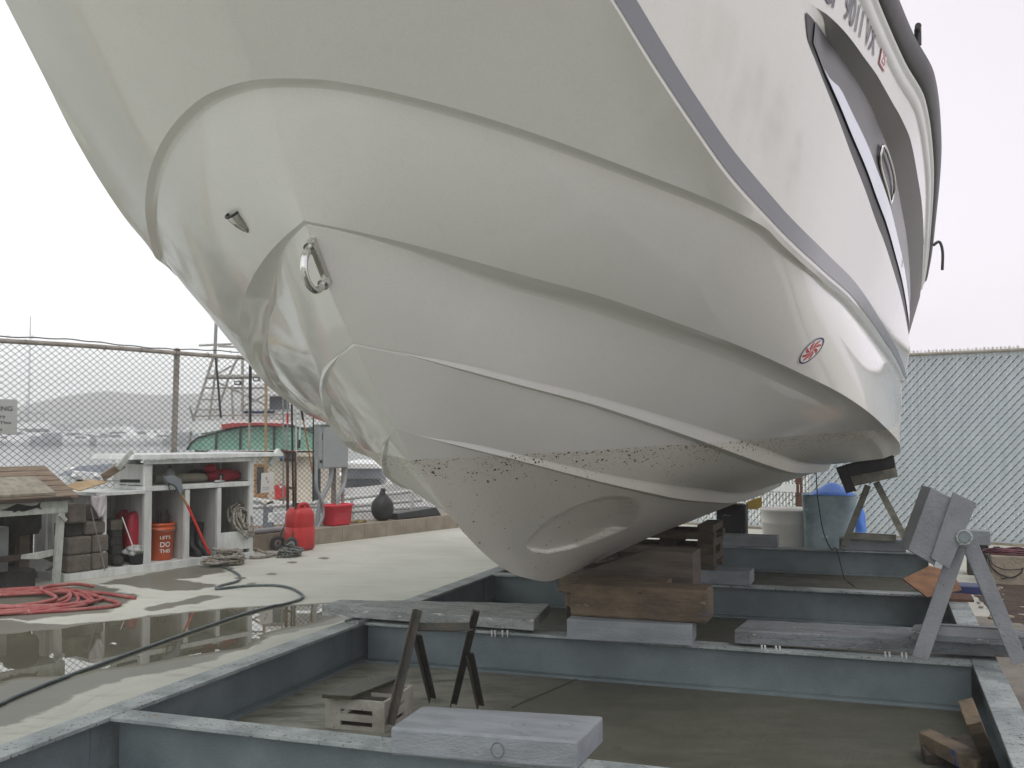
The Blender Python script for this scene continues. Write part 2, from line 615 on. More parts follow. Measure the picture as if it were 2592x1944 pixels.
def m_concrete():
    m, nt, b = base_mat('yard concrete')
    c, v = concrete_colour(nt)
    nt.links.new(c, b.inputs['Base Color'])
    nt.links.new(ramp(nt, noise(nt, 2, 6, .6, v), .3, .7, .72, .9), b.inputs['Roughness'])
    bn = nd(nt, 'ShaderNodeBump')
    bn.inputs['Strength'].default_value = .35
    bn.inputs['Distance'].default_value = .01
    nt.links.new(noise(nt, 70, 8, .7, v), bn.inputs['Height'])
    nt.links.new(bn.outputs[0], b.inputs['Normal'])
    return m


M['concrete'] = m_concrete()


def m_hull_shade():  # blotchy olive concrete, darkened to paint the boat's shade into it
    m, nt, b = base_mat('slab with painted hull shade')
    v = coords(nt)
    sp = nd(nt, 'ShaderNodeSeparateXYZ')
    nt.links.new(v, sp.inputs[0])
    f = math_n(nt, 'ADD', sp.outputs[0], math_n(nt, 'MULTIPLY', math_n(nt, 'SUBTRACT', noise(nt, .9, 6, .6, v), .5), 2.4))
    c = mix(nt, ramp(nt, f, -.9, .6), (.24, .24, .20), (.066, .068, .05))  # under-hull shade in the colour, deeper towards the right
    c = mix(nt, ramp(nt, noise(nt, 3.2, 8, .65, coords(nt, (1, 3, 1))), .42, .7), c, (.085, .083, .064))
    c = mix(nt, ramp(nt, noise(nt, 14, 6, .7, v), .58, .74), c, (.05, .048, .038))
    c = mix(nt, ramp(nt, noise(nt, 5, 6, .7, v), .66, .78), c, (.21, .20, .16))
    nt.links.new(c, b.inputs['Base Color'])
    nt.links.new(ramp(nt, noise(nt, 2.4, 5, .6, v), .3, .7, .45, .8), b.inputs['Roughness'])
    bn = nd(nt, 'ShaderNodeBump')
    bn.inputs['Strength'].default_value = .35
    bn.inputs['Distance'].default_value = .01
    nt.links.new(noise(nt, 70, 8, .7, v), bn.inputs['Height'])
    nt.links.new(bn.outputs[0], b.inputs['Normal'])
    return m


M['hull_shade'] = m_hull_shade()
M['soil'] = pm('brown soil', (.085, .058, .04), (.05, .035, .026), 6, .95, bump=1, bscale=40, spots=[((.20, .17, .13), 24, .68, .03)])
M['seam'] = pm('dark joint', (.05, .045, .036), None, rough=.9)


def m_water(name, col, rough, bs, bscale, stretch):
    m, nt, b = base_mat(name)
    b.inputs['Base Color'].default_value = (*col, 1)
    b.inputs['Roughness'].default_value = rough
    b.inputs['IOR'].default_value = 1.33
    if bs:
        bn = nd(nt, 'ShaderNodeBump')
        bn.inputs['Strength'].default_value = bs
        bn.inputs['Distance'].default_value = .05
        nt.links.new(noise(nt, bscale, 4, .5, coords(nt, stretch)), bn.inputs['Height'])
        nt.links.new(bn.outputs[0], b.inputs['Normal'])
    return m


M['sea'] = m_water('harbour water', (.055, .075, .07), .12, .25, .6, (1, 2.2, 1))

LFY = .76                                        # the left fence, in the left frame


def lw(x, y, z=0):
    return LF.m @ Vector((x, y, z))


a, b_ = lw(-49, LFY + .16), lw(9.3, LFY + .16)
c_ = RF.m @ Vector((400, 60, 0))
g = MB()
d0, d1 = lw(-400, -400), RF.m @ Vector((400, -400, 0))
far = RF.m @ Vector((-3, 30, 0))
g.add([(a.x, a.y, 0), (b_.x, b_.y, 0), (far.x + 8, far.y + 60, 0), (128, 110, 0), (128, -33, 0), (a.x, -33, 0)], [(0, 5, 4, 3, 2, 1)])
g.add([(a.x, a.y, -3), (a.x, a.y, 0), (b_.x, b_.y, 0), (b_.x, b_.y, -3), (far.x + 8, far.y + 60, 0), (far.x + 8, far.y + 60, -3)], [(0, 1, 2, 3), (3, 2, 4, 5)])
struct('ground', g, M['concrete'])
wt = MB()
wt.add([(-530, -34, WATER_Z), (130, -34, WATER_Z), (130, 690, WATER_Z), (-530, 690, WATER_Z)], [(0, 1, 2, 3)])
struct('water', wt, M['sea'])


def jag(px, z, seed=1, amp=.05, n=10):
    """A ragged closed outline on the ground through the given photo points."""
    rnd = random.Random(seed)
    base = [ground(x, y, 0) for x, y in px]
    out = []
    N = len(base)
    for i in range(N):
        p, q = base[i], base[(i + 1) % N]
        d = q - p
        s = Vector((-d.y, d.x, 0)).normalized()
        m_ = max(2, min(40, int(d.length / .05)))
        o1 = 0
        for k in range(m_):
            t = k / m_
            o1 = .75 * o1 + rnd.gauss(0, amp * .5)
            wv = math.sin(math.pi * t)
            p_ = p + d * t + s * (o1 * wv + rnd.gauss(0, amp * .12))
            out.append((p_.x, p_.y, z))
    return out


def patch(name, px, mat, z, seed=1, amp=.05, cell=.04, rim=.10):
    """A ground sheet whose colour attribute 'wet' runs from 0 outside the outline to 1 well inside it."""
    o = np.array(jag(px, z, seed, amp))[:, :2]
    a, b = o, np.roll(o, -1, 0)
    lo, hi = o.min(0) - rim, o.max(0) + rim
    nx, ny = int((hi[0] - lo[0]) / cell) + 2, int((hi[1] - lo[1]) / cell) + 2
    gx, gy = np.meshgrid(lo[0] + cell * np.arange(nx), lo[1] + cell * np.arange(ny), indexing='ij')
    X_, Y_ = gx.ravel(), gy.ravel()
    ins = np.zeros(len(X_), bool)
    dm = np.full(len(X_), 9.0)
    for i in range(len(a)):
        (x0, y0), (x1, y1) = a[i], b[i]
        c = ((y0 > Y_) != (y1 > Y_)) & (X_ < (x1 - x0) * (Y_ - y0) / (y1 - y0 + 1e-12) + x0)
        ins ^= c
        l2 = (x1 - x0) ** 2 + (y1 - y0) ** 2 + 1e-12
        t = np.clip(((X_ - x0) * (x1 - x0) + (Y_ - y0) * (y1 - y0)) / l2, 0, 1)
        dm = np.minimum(dm, np.hypot(X_ - x0 - (x1 - x0) * t, Y_ - y0 - (y1 - y0) * t))
    wet = np.clip(.5 + np.where(ins, dm, -dm) / (2 * rim), 0, 1)
    W2 = wet.reshape(nx, ny)
    keep = {}
    vs, fs, wv = [], [], []
    for i in range(nx - 1):
        for j in range(ny - 1):
            if max(W2[i, j], W2[i + 1, j], W2[i, j + 1], W2[i + 1, j + 1]) <= 0:
                continue
            q = []
            for (p_, r_) in ((i, j), (i + 1, j), (i + 1, j + 1), (i, j + 1)):
                k_ = p_ * ny + r_
                if k_ not in keep:
                    keep[k_] = len(vs)
                    vs.append((X_[k_], Y_[k_], .0006 + (z - .0006) * min(1, float(wet[k_]) * 5)))
                    wv.append(float(wet[k_]))
                q.append(keep[k_])
            fs.append(tuple(q))
    mb = MB()
    mb.add(vs, fs)
    ob = struct(name, mb, mat)
    at = ob.data.attributes.new('wet', 'FLOAT', 'POINT')
    at.data.foreach_set('value', wv)
    return ob


def soil(name, px, mat, z, seed=1, amp=.05):
    o = jag(px, z, seed, amp)
    mb = MB()
    mb.add(o, [tuple(range(len(o)))])
    return struct(name, mb, mat)


def m_wet(name, pool):
    """The yard concrete again, darkened by water towards the middle of a patch; a pool is smooth and mirror like."""
    m, nt, b = base_mat(name)
    col, v = concrete_colour(nt)
    at = nd(nt, 'ShaderNodeAttribute')
    at.attribute_name = 'wet'
    w_ = at.outputs['Fac']
    w_ = math_n(nt, 'ADD', w_, math_n(nt, 'MULTIPLY', math_n(nt, 'SUBTRACT', noise(nt, 6, 8, .7, v), .5), .9 if not pool else .45))
    k_ = ramp(nt, w_, .40, .58)
    dk = nd(nt, 'ShaderNodeMix', data_type='RGBA', blend_type='MULTIPLY')
    nt.links.new(k_, dk.inputs[0])
    nt.links.new(col, dk.inputs[6])
    dk.inputs[7].default_value = (.33, .325, .30, 1) if not pool else (.30, .285, .24, 1)
    if pool:
        nt.links.remove(dk.inputs[0].links[0])
        nt.links.new(ramp(nt, w_, .10, .5, .72, 1.0), dk.inputs[0])
    nt.links.new(dk.outputs[2], b.inputs['Base Color'])
    k2 = ramp(nt, w_, .46, .56) if pool else k_
    nt.links.new(ramp(nt, k2, 0, 1, .8, .012 if pool else .40), b.inputs['Roughness'])
    bn = nd(nt, 'ShaderNodeBump')
    nt.links.new(ramp(nt, k2, 0, 1, .35, 0 if pool else .25), bn.inputs['Strength'])
    bn.inputs['Distance'].default_value = .01
    nt.links.new(noise(nt, 70, 8, .7, v), bn.inputs['Height'])
    nt.links.new(bn.outputs[0], b.inputs['Normal'])
    return m


M['damp'] = m_wet('damp concrete', False)
M['puddle'] = m_wet('puddle on concrete', True)
patch('damp_ground', [(-140, 1352), (-60, 1345), (20, 1340), (114, 1350), (185, 1347), (296, 1335), (392, 1324), (531, 1311.5), (683, 1304), (760, 1301), (800, 1318), (760, 1338), (683, 1355), (583, 1376), (506, 1410), (426, 1435), (361, 1453), (235, 1478), (185, 1494), (115, 1530), (60, 1556), (0, 1572), (-140, 1610)], M['damp'], .004, 3, .035)
patch('puddle', [(-140, 1378), (0, 1372), (60, 1366), (128, 1361), (185, 1351), (296, 1338), (392, 1327), (531, 1314), (683, 1307), (740, 1305), (770, 1316), (683, 1345), (583, 1366), (525, 1402), (417, 1418), (309, 1437), (216, 1448), (150, 1462), (62, 1464), (0, 1480), (-140, 1515)], M['puddle'], .007, 9, .025, .035, .06)
patch('damp_ground', [(216, 1262), (262, 1251), (330, 1238), (420, 1222), (500, 1226), (470, 1240), (430, 1249), (380, 1252), (440, 1262), (470, 1268), (430, 1276), (360, 1278), (300, 1270)], M['damp'], .004, 5, .05)
patch('damp_ground', [(305, 1318), (340, 1307), (400, 1296), (455, 1286), (476, 1290), (440, 1302), (380, 1310), (330, 1321)], M['damp'], .004, 6, .04)
patch('damp_ground', [(-120, 1300), (-20, 1285), (110, 1272), (215, 1262), (300, 1290), (262, 1310), (170, 1330), (60, 1342), (-60, 1346)], M['damp'], .0035, 8, .06, .05, .16)
for i_, (x_, y_) in enumerate([(545, 1262), (586, 1241), (520, 1250), (632, 1216), (700, 1207)]):
    patch('damp_ground', [(x_ - 12, y_ + 1), (x_ - 4, y_ - 2.5), (x_ + 9, y_ - 2), (x_ + 11, y_ + 2), (x_ + 2, y_ + 3)], M['damp'], .0045 + .0003 * i_, 20 + i_, .015, .02, .05)
# slab inside the cradle with painted hull shade, joint, soil at the right
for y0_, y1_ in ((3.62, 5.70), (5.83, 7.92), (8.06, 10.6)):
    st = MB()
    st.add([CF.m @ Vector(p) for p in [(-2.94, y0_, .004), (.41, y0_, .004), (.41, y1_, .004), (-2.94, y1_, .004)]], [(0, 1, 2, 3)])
    struct('hull_shade_ground', st, M['hull_shade'])
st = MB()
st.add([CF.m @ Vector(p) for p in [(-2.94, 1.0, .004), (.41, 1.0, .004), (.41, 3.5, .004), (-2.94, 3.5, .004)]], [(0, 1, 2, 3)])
struct('hull_shade_ground', st, M['hull_shade'])
M['dust'] = pm('dusty brown stained concrete', (.235, .215, .185), (.16, .145, .12), 2.5, .85, bump=.4, bscale=50, spots=[((.09, .08, .065), 30, .66, .05)])
st = MB()
st.add([CF.m @ Vector(p) for p in [(.546, -1.5, .003), (7, -1.5, .003), (7, 8.62, .003), (.546, 8.62, .003)]], [(0, 1, 2, 3)])
struct('dusty_ground', st, M['dust'])
sj = [ground(1106, 1531), ground(1140, 1514), ground(1190, 1494), ground(1235, 1474), ground(1262, 1462)]
smb = MB()
for p_, q_ in zip(sj[:-1], sj[1:]):
    smb.bar((p_.x, p_.y, .0055), (q_.x, q_.y, .0055), .012, .003)
struct('slab_joint', smb, M['seam'])
soil(  'soil_patch', [(2096, 1262), (2150, 1258), (2260, 1262), (2330, 1275), (2330, 1370), (2212, 1352), (2176, 1345), (2120, 1300)], M['soil'], .006, 12, .06)
rnd = random.Random(4)
for k in range(26):
    p = ground(rnd.uniform(2110, 2215), rnd.uniform(1266, 1345))
    mb = MB().blob((0, 0, 0), rnd.uniform(.008, .03), rnd.uniform(.008, .03), rnd.uniform(.006, .016), 7, 5, k, .25)
    o = solo('pebble', 'pale stone chip lying on the brown soil at the right', 'stone', mb, M['curb'], WF, (0, 0, 0), 'stone chips on the soil')
    o.location = (p.x, p.y, .012)

# sea wall, hill
rnd = random.Random(11)


def wpt(px, y, z):
    p = at_depth(px, 928, y)
    return Vector((p.x, y, z))


sw = MB()
rows = []
for k in range(52):
    x = -330 + k * 8.7
    y = 306 + 6 * math.sin(k * .5) + rnd.uniform(-1, 1)
    rows.append([(x, y, WATER_Z - .5), (x, y + 2 + rnd.uniform(-.5, .5), WATER_Z + 1.1 + rnd.uniform(-.2, .2)), (x, y + 5, WATER_Z + 2.2 + rnd.uniform(-.2, .2)), (x, y + 60, WATER_Z + 2.4)])
sw.grid(rows, False, True)
M['riprap'] = pm('rock sea wall', (.10, .105, .10), (.06, .063, .06), .8, .9, bump=1, bscale=3)
struct('sea_wall', sw, M['riprap'])
hl = MB()
rows = []
for k in range(46):
    x = -526 + k * 13.6
    h = 22 + 6 * math.sin(k * .25 + 1) + 3 * math.sin(k * .7) + rnd.uniform(-1, 1)
    h *= max(0, min(1, (1.0 - abs(x + 260) / 520) * 1.6))
    rows.append([(x, 520, -2.5), (x, 560, -1.5 + h * .5), (x, 620, -1 + h), (x, 688, -1 + h * .9)])
hl.grid(rows, True, True)
M['hill'] = pm('hazy hillside scrub', (.07, .075, .05), (.12, .11, .085), .02, .95)
struct('hill', hl, M['hill'])

hz = MB()
hz.box(-540, 135, -36, 700, -4.2, 36)
hzm = bpy.data.materials.new('harbour haze')
hzm.use_nodes = True
hn = hzm.node_tree
hn.nodes.remove(hn.nodes['Principled BSDF'])
pv = nd(hn, 'ShaderNodeVolumePrincipled')
pv.inputs['Color'].default_value = (.995, .998, 1, 1)
pv.inputs['Density'].default_value = .0021
pv.inputs['Anisotropy'].default_value = .2
hn.links.new(pv.outputs[0], hn.nodes['Material Output'].inputs['Volume'])
struct('haze', hz, hzm, WF, 'stuff')
WL_SLOPE, WL_Z = -.044, 1.116
# ---------------------------------------------------------------- the motor yacht (boat frame: x to port, y aft, z up)
def pch(xs, ys):
    xs, ys = np.array(xs, float), np.array(ys, float)
    h = np.diff(xs)
    d = np.diff(ys) / h
    m = np.zeros_like(xs)
    m[0], m[-1] = d[0], d[-1]
    for i in range(1, len(xs) - 1):
        if d[i - 1] * d[i] > 0:
            m[i] = 3 * (h[i - 1] + h[i]) / ((2 * h[i] + h[i - 1]) / d[i - 1] + (h[i] + 2 * h[i - 1]) / d[i])

    def f(x):
        x = np.clip(x, xs[0], xs[-1])
        i = np.clip(np.searchsorted(xs, x) - 1, 0, len(xs) - 2)
        t = (x - xs[i]) / h[i]
        return (2 * t ** 3 - 3 * t ** 2 + 1) * ys[i] + (t ** 3 - 2 * t ** 2 + t) * h[i] * m[i] + (-2 * t ** 3 + 3 * t ** 2) * ys[i + 1] + (t ** 3 - t ** 2) * h[i] * m[i + 1]
    return f


S_END = 11.5


def rail(tab, e):
    t = np.array(tab, float)
    s0 = t[0, 0]
    fw_ = pch((t[:, 0] - s0) ** e, t[:, 1])
    fz_ = pch(t[:, 0], t[:, 2])
    return s0, (lambda s: fw_(np.clip(s - s0, 0, None) ** e)), fz_


SM = lambda x: (lambda t: t * t * (3 - 2 * t))(np.clip(x, 0, 1))
KEEL = pch([2.937, 3.036, 3.131, 3.283, 3.446, 3.622, 3.836, 4.047, 4.361, 4.751, 5.131, 5.7, 6.6, 14], [2.072, 1.962, 1.851, 1.697, 1.548, 1.396, 1.238, 1.096, .921, .751, .641, .552, .545, .545])
K1 = rail([(2.646, 0, 2.44), (2.664, .103, 2.438), (2.70, .203, 2.434), (2.734, .274, 2.425), (2.849, .454, 2.393), (3.041, .678, 2.343), (3.254, .875, 2.291), (3.446, 1.027, 2.25), (3.677, 1.188, 2.208), (3.877, 1.312, 2.165), (4.0, 1.352, 2.152), (4.12, 1.386, 2.122), (4.45, 1.467, 2.068), (4.84, 1.525, 2.048), (5.38, 1.594, 2.034), (5.84, 1.642, 2.011), (7.36, 1.765, 1.952), (9.85, 1.903, 1.922), (11.5, 1.978, 1.89)], .611)
C2 = rail([(2.934, 0, 2.072), (3.047, .143, 2.046), (3.166, .279, 2.016), (3.272, .387, 1.989), (3.393, .499, 1.96), (3.503, .593, 1.935), (3.708, .753, 1.897), (4.096, 1.011, 1.813), (4.468, 1.214, 1.74), (4.845, 1.382, 1.665), (5.395, 1.57, 1.572), (6.006, 1.714, 1.467), (7.488, 1.868, 1.29), (9, 1.885, 1.2), (10.8, 1.89, 1.165), (14, 1.87, 1.15)], 1)
S1 = rail([(3.282, 0, 1.700), (3.42, .138, 1.668), (3.59, .286, 1.622), (3.816, .432, 1.572), (4.176, .626, 1.504), (4.322, .696, 1.473), (4.767, .888, 1.38), (5.377, 1.085, 1.266), (6.405, 1.21, 1.155), (8.647, 1.225, 1.057), (11.28, 1.22, .975), (14, 1.21, .95)], 1)
S2 = rail([(3.604, 0, 1.411), (3.717, .075, 1.371), (3.846, .153, 1.339), (4.035, .259, 1.295), (4.264, .376, 1.243), (4.632, .532, 1.165), (5.298, .695, 1.063), (6.786, .735, .933), (7.551, .735, .88), (8.486, .735, .837), (10.41, .735, .805), (14, .73, .79)], 1)
RT_ = np.array([(1.25, 0, 3.55), (1.5, .36, 3.4), (2, .68, 3.13), (2.5, .885, 2.86), (2.896, 1.025, 2.638), (3.113, 1.098, 2.508), (3.356, 1.175, 2.386), (3.644, 1.26, 2.266), (3.85, 1.318, 2.19)])
_k = np.array([4.0, 4.12, 4.45, 4.84, 5.38, 5.84, 6.6, 7.36, 8.5, 9.85, 11.5])
RT_ = np.concatenate([RT_[:-1], np.stack([_k, K1[1](_k) + .010, K1[2](_k) + .018], -1)])
RW0, RZ0 = pch(RT_[:, 0], RT_[:, 1]), pch(RT_[:, 0], RT_[:, 2])
GT_ = np.array([(1.0, 0, 3.85), (1.3, .45, 3.8), (2, .92, 3.72), (3, 1.36, 3.6), (4, 1.65, 3.5), (4.9, 1.80, 3.43), (5.46, 1.90, 3.4), (6, 2.02, 3.37), (6.85, 2.095, 3.32), (7.5, 2.13, 3.28), (8.8, 2.165, 3.21), (11, 2.2, 3.1), (14.2, 2.2, 2.82)])
GW, GZ = pch(GT_[:, 0], GT_[:, 1]), pch(GT_[:, 0], GT_[:, 2])


def ridge_w(s):
    return RW0(s)


def ridge_z(s):
    return RZ0(s)


def side(s, f, off=0.0):
    """Point of the upper side between the ridge (f=0) and the gunwale (f=1)."""
    s, f = np.asarray(s, float), np.asarray(f, float)
    sg = s - .25 * f * np.clip(1 - (s - 1.25), 0, 1)
    wr, zr, wg, zg = ridge_w(s), ridge_z(s), GW(sg), GZ(sg)
    return np.stack([wr + (wg - wr) * f + off, sg, zr + (zg - zr) * f], -1)


F_LOW = pch([1.25, 3.2, 3.925, 3.965, 4.081, 4.279, 4.697, 5.284, 5.887, 7.09, 8.545, 11.5], [.56, .56, .554, .518, .496, .466, .42, .364, .307, .279, .272, .268])
F_UP = pch([1.25, 3.2, 3.92, 3.996, 4.327, 4.69, 5.144, 5.6, 6.056, 6.766, 7.733, 9.745, 10.4, 10.9, 11.5], [.565, .565, .563, .575, .630, .655, .668, .643, .597, .567, .556, .534, .42, .30, .285])
F_OV = pch([1.25, 3.2, 3.953, 4.126, 4.344, 4.646, 5.116, 5.557, 5.857, 6.618, 7.703, 8.848, 11.5], [.60, .60, .600, .628, .656, .683, .713, .718, .706, .69, .705, .725, .73])


def rec(s):
    return -.055 * SM((s - 3.88) / .5)


# longitudinal stations (0..1), close together at the bow and over the thruster recess
xq = np.linspace(0, 1, 4000)
g0 = .28 * xq ** 1.5 + .72 * xq ** 6
dens_ = np.gradient(1 / (np.gradient(g0) + 2e-6)) * 0 + 1 / (np.gradient(g0) + 1e-5)
dens_ = dens_ / dens_.mean() + 2.6 * SM((g0 - .0) / .02) * (1 - SM((g0 - .095) / .05)) * dens_.max() / dens_.mean() * .5
cum = np.concatenate([[0], np.cumsum(.5 * (dens_[1:] + dens_[:-1]) * np.diff(g0))])
gq = np.interp(np.linspace(0, cum[-1], 400), cum, g0)
gq[0], gq[-1] = 0, 1
NT = len(gq)


def st(s0):
    return s0 + (S_END - s0) * gq


def plan_normal(w_, s_):
    dw, ds = np.gradient(w_), np.gradient(s_)
    l = np.sqrt(dw ** 2 + ds ** 2) + 1e-9
    return ds / l, -dw / l       # outward in plan: (w, s)


def offset(p, out, dz):
    n = plan_normal(p[:, 0], p[:, 1])
    q = p.copy()
    q[:, 0] += n[0] * out
    q[:, 1] += n[1] * out
    q[:, 2] += dz
    q[:, 0] = np.maximum(q[:, 0], 0)
    q[0, 0] = 0
    return q


def curve(r):
    s = st(r[0])
    return np.stack([r[1](s), s, r[2](s)], -1)


sk = st(4.9)
pK = np.stack([0 * sk, sk, KEEL(sk)], -1)
pS2, pS1, pC2, pK1 = curve(S2), curve(S1), curve(C2), curve(K1)


def strake(p, s0):
    d = p[:, 1] - s0
    g1 = SM((d - .05) / .30)
    g2 = SM(d / 2.6)
    return offset(p, -(.014 + .050 * g2) * g1, -.004 * g1), offset(p, (.004 + .03 * g2) * g1, (.020 + .050 * g2) * g1)


pS2i, pS2t = strake(pS2, S2[0])
pS1i, pS1t = strake(pS1, S1[0])
gC = SM((pC2[:, 1] - C2[0]) / .6)
pC2m = offset(pC2, -.06 * (.15 + .85 * gC), -.006 * gC - .002)
pC2i = offset(pC2, -.12 * (.15 + .85 * gC), -.030 * gC - .004)
fK = 1 - .55 * SM((pK1[:, 1] - 3.9) / .8)
pK1i = offset(pK1, -.044 * fK, -.012 * fK)
pK1i[:, 0] = np.where(np.arange(NT) == 0, 0, pK1i[:, 0])
s_r = np.where(pK1[:, 1] < 3.85, 1.25 + (pK1[:, 1] - K1[0]) / (3.85 - K1[0]) * 2.6, pK1[:, 1])


def stem_pt(z):     # centreline profile at height z
    ss = np.linspace(2.937, 14, 4000)
    zz = KEEL(ss)
    return np.interp(-z, -zz, ss)


def panel(a, b, n, bulge=0.0, stem=False):
    """Rows strictly between curves a and b, and b itself."""
    rows = []
    ch = b - a
    nw, nz = ch[:, 2].copy(), -ch[:, 0].copy()
    l = np.sqrt(nw ** 2 + nz ** 2) + 1e-9
    nw, nz = nw / l, nz / l
    fade = SM((a[:, 0] + b[:, 0]) / .5)
    tt = np.linspace(0, 1, NT)
    for k in range(1, n + 1):
        u = k / n if n < 6 else .5 - .5 * math.cos(math.pi * k / n)
        q = a + ch * u
        if k < n:
            bb = 4 * u * (1 - u) * bulge * fade
            q[:, 0] += nw * bb
            q[:, 2] += nz * bb
            if stem:
                corr = stem_pt(q[0, 2]) - q[0, 1]
                q[:, 1] += corr * np.clip(1 - gq / .12, 0, 1) ** 2
            q[0, 0] = 0
        rows.append(q)
    return rows


rows = [pK]
sharp = set()


def add_panel(b, n, bulge=0.0, stem=False, crease=False):
    rows.extend(panel(rows[-1], b, n, bulge, stem))
    if crease:
        sharp.add(len(rows) - 1)


add_panel(pS2i, 100, .012, True, True)
add_panel(pS2, 2, 0, False, True)
add_panel(pS2t, 3)
add_panel(pS1i, 22, .006, True, True)
add_panel(pS1, 2, 0, False, True)
add_panel(pS1t, 3)
add_panel(pC2i, 22, .005, True)
add_panel(pC2m, 2)
add_panel(pC2, 2, 0, False, True)
iC2 = len(rows) - 1
add_panel(pK1i, 22, .022)
add_panel(pK1, 2, 0, False, True)
pR = side(s_r, 0 * s_r)
pR[0, 0] = 0
add_panel(pR, 16, 0, False, True)
iR = len(rows) - 1


def side_row(f, off=0.0):
    q = side(s_r, f, off)
    q[0, 0] = 0
    return q


for u in (.02, .075):
    rows.append(side_row(np.full(NT, u)))
for u in np.linspace(0, 1, 7)[1:]:
    rows.append(side_row(.075 + (F_LOW(s_r) - .075) * u))
rows.append(side_row(F_LOW(s_r) + .002, rec(s_r) * .15))
sharp.add(len(rows) - 2)
for u in (.25, .5, .75, 1):
    rows.append(side_row(F_LOW(s_r) + .002 + (F_UP(s_r) - F_LOW(s_r) - .002) * u, rec(s_r) * (.15 + .85 * u)))
sharp.add(len(rows) - 1)
for u in (.33, .66, 1):
    rows.append(side_row(F_UP(s_r) + (F_OV(s_r) - F_UP(s_r)) * u, rec(s_r) * (1 - u)))
sharp.add(len(rows) - 1)
for u in (.3, .6, .8, .92, 1):
    rows.append(side_row(F_OV(s_r) + (1 - F_OV(s_r)) * u))
sharp.add(len(rows) - 1)
G_ = np.array(rows)                      # rows x stations x 3

# oval bow thruster recess pressed into the lowest panel (outline in length and height)
OVAL = [(4.842, .861), (4.79, .957), (4.804, 1.033), (4.86, 1.062), (4.928, 1.075), (5.057, 1.072), (5.275, 1.012), (5.499, .941), (5.639, .868), (5.584, .83), (5.398, .777), (5.136, .769), (4.967, .797), (4.882, .827)]
ov = np.array(OVAL)


def inside_depth(s, z):
    """>0 inside the outline: distance to it."""
    n = len(ov)
    ins = np.zeros(s.shape, bool)
    dm = np.full(s.shape, 9.0)
    for i in range(n):
        a, b = ov[i], ov[(i + 1) % n]
        c = ((a[1] > z) != (b[1] > z)) & (s < (b[0] - a[0]) * (z - a[1]) / (b[1] - a[1] + 1e-12) + a[0])
        ins ^= c
        ab = b - a
        t = np.clip(((s - a[0]) * ab[0] + (z - a[1]) * ab[1]) / (ab @ ab), 0, 1)
        dm = np.minimum(dm, np.hypot(s - a[0] - ab[0] * t, z - a[1] - ab[1] * t))
    return np.where(ins, dm, 0)


blk = G_[:102]
dd = inside_depth(blk[:, :, 1], blk[:, :, 2])
ovc = (blk[:, :, 1] - 5.2) * .35 + (blk[:, :, 2] - .92) * .94        # towards the upper edge
G_[:102, :, 0] -= (.030 + .20 * np.clip(ovc + .02, 0, .2)) * SM(dd / .012) + .02 * SM(dd / .12)
G_[:, :, 0] = np.maximum(G_[:, :, 0], 0)

NR = len(rows)
boat = Thing('motor_yacht', 'white motor yacht on timber blocks in a steel cradle', 'boat', BF, (0, 0, 0))
pv_ = G_.reshape(-1, 3)
idx = np.arange(NR * NT).reshape(NR, NT)
verts = [tuple(p) for p in pv_]
mir = {}
for r in range(NR):
    for k in range(NT):
        i = idx[r, k]
        if k == 0 or r == 0:
            mir[i] = i
        else:
            mir[i] = len(verts)
            p = pv_[i]
            verts.append((-p[0], p[1], p[2]))
faces = []
for r in range(NR - 1):
    for k in range(NT - 1):
        q = (idx[r, k], idx[r, k + 1], idx[r + 1, k + 1], idx[r + 1, k])
        faces.append(tuple(int(x) for x in q))
        faces.append(tuple(int(mir[x]) for x in q[::-1]))
# deck and transom close the hull
for k in range(NT - 1):
    a, b = idx[NR - 1, k], idx[NR - 1, k + 1]
    faces.append((int(a), int(b), int(mir[b]), int(mir[a])) if k > 0 else (int(a), int(b), int(mir[b])))
for r in range(NR - 1):
    a, b = idx[r, NT - 1], idx[r + 1, NT - 1]
    faces.append((int(a), int(b), int(mir[b]), int(mir[a])) if r > 0 else (int(a), int(b), int(mir[b])))
me = bpy.data.meshes.new('hull')
me.from_pydata(verts, [], faces)
me.polygons.foreach_set('use_smooth', [True] * len(me.polygons))
me.validate()
me.update()
sh = set()
for r in sharp | {NR - 1}:
    for k in range(NT - 1):
        if r in (3,) and k < 2:
            continue
        a, b = int(idx[r, k]), int(idx[r, k + 1])
        sh.add((min(a, b), max(a, b)))
        a, b = int(mir[a]), int(mir[b])
        sh.add((min(a, b), max(a, b)))
for r in range(NR - 1):
    if r < iC2 - 4:
        a, b = int(idx[r, 0]), int(idx[r + 1, 0])
        sh.add((min(a, b), max(a, b)))
for k in range(NT - 1):
    if sk[k] < 4.9 + .4:
        a, b = int(idx[0, k]), int(idx[0, k + 1])
        sh.add((min(a, b), max(a, b)))
att = me.attributes.new('sharp_edge', 'BOOLEAN', 'EDGE')
att.data.foreach_set('value', [(min(e.vertices), max(e.vertices)) in sh for e in me.edges])


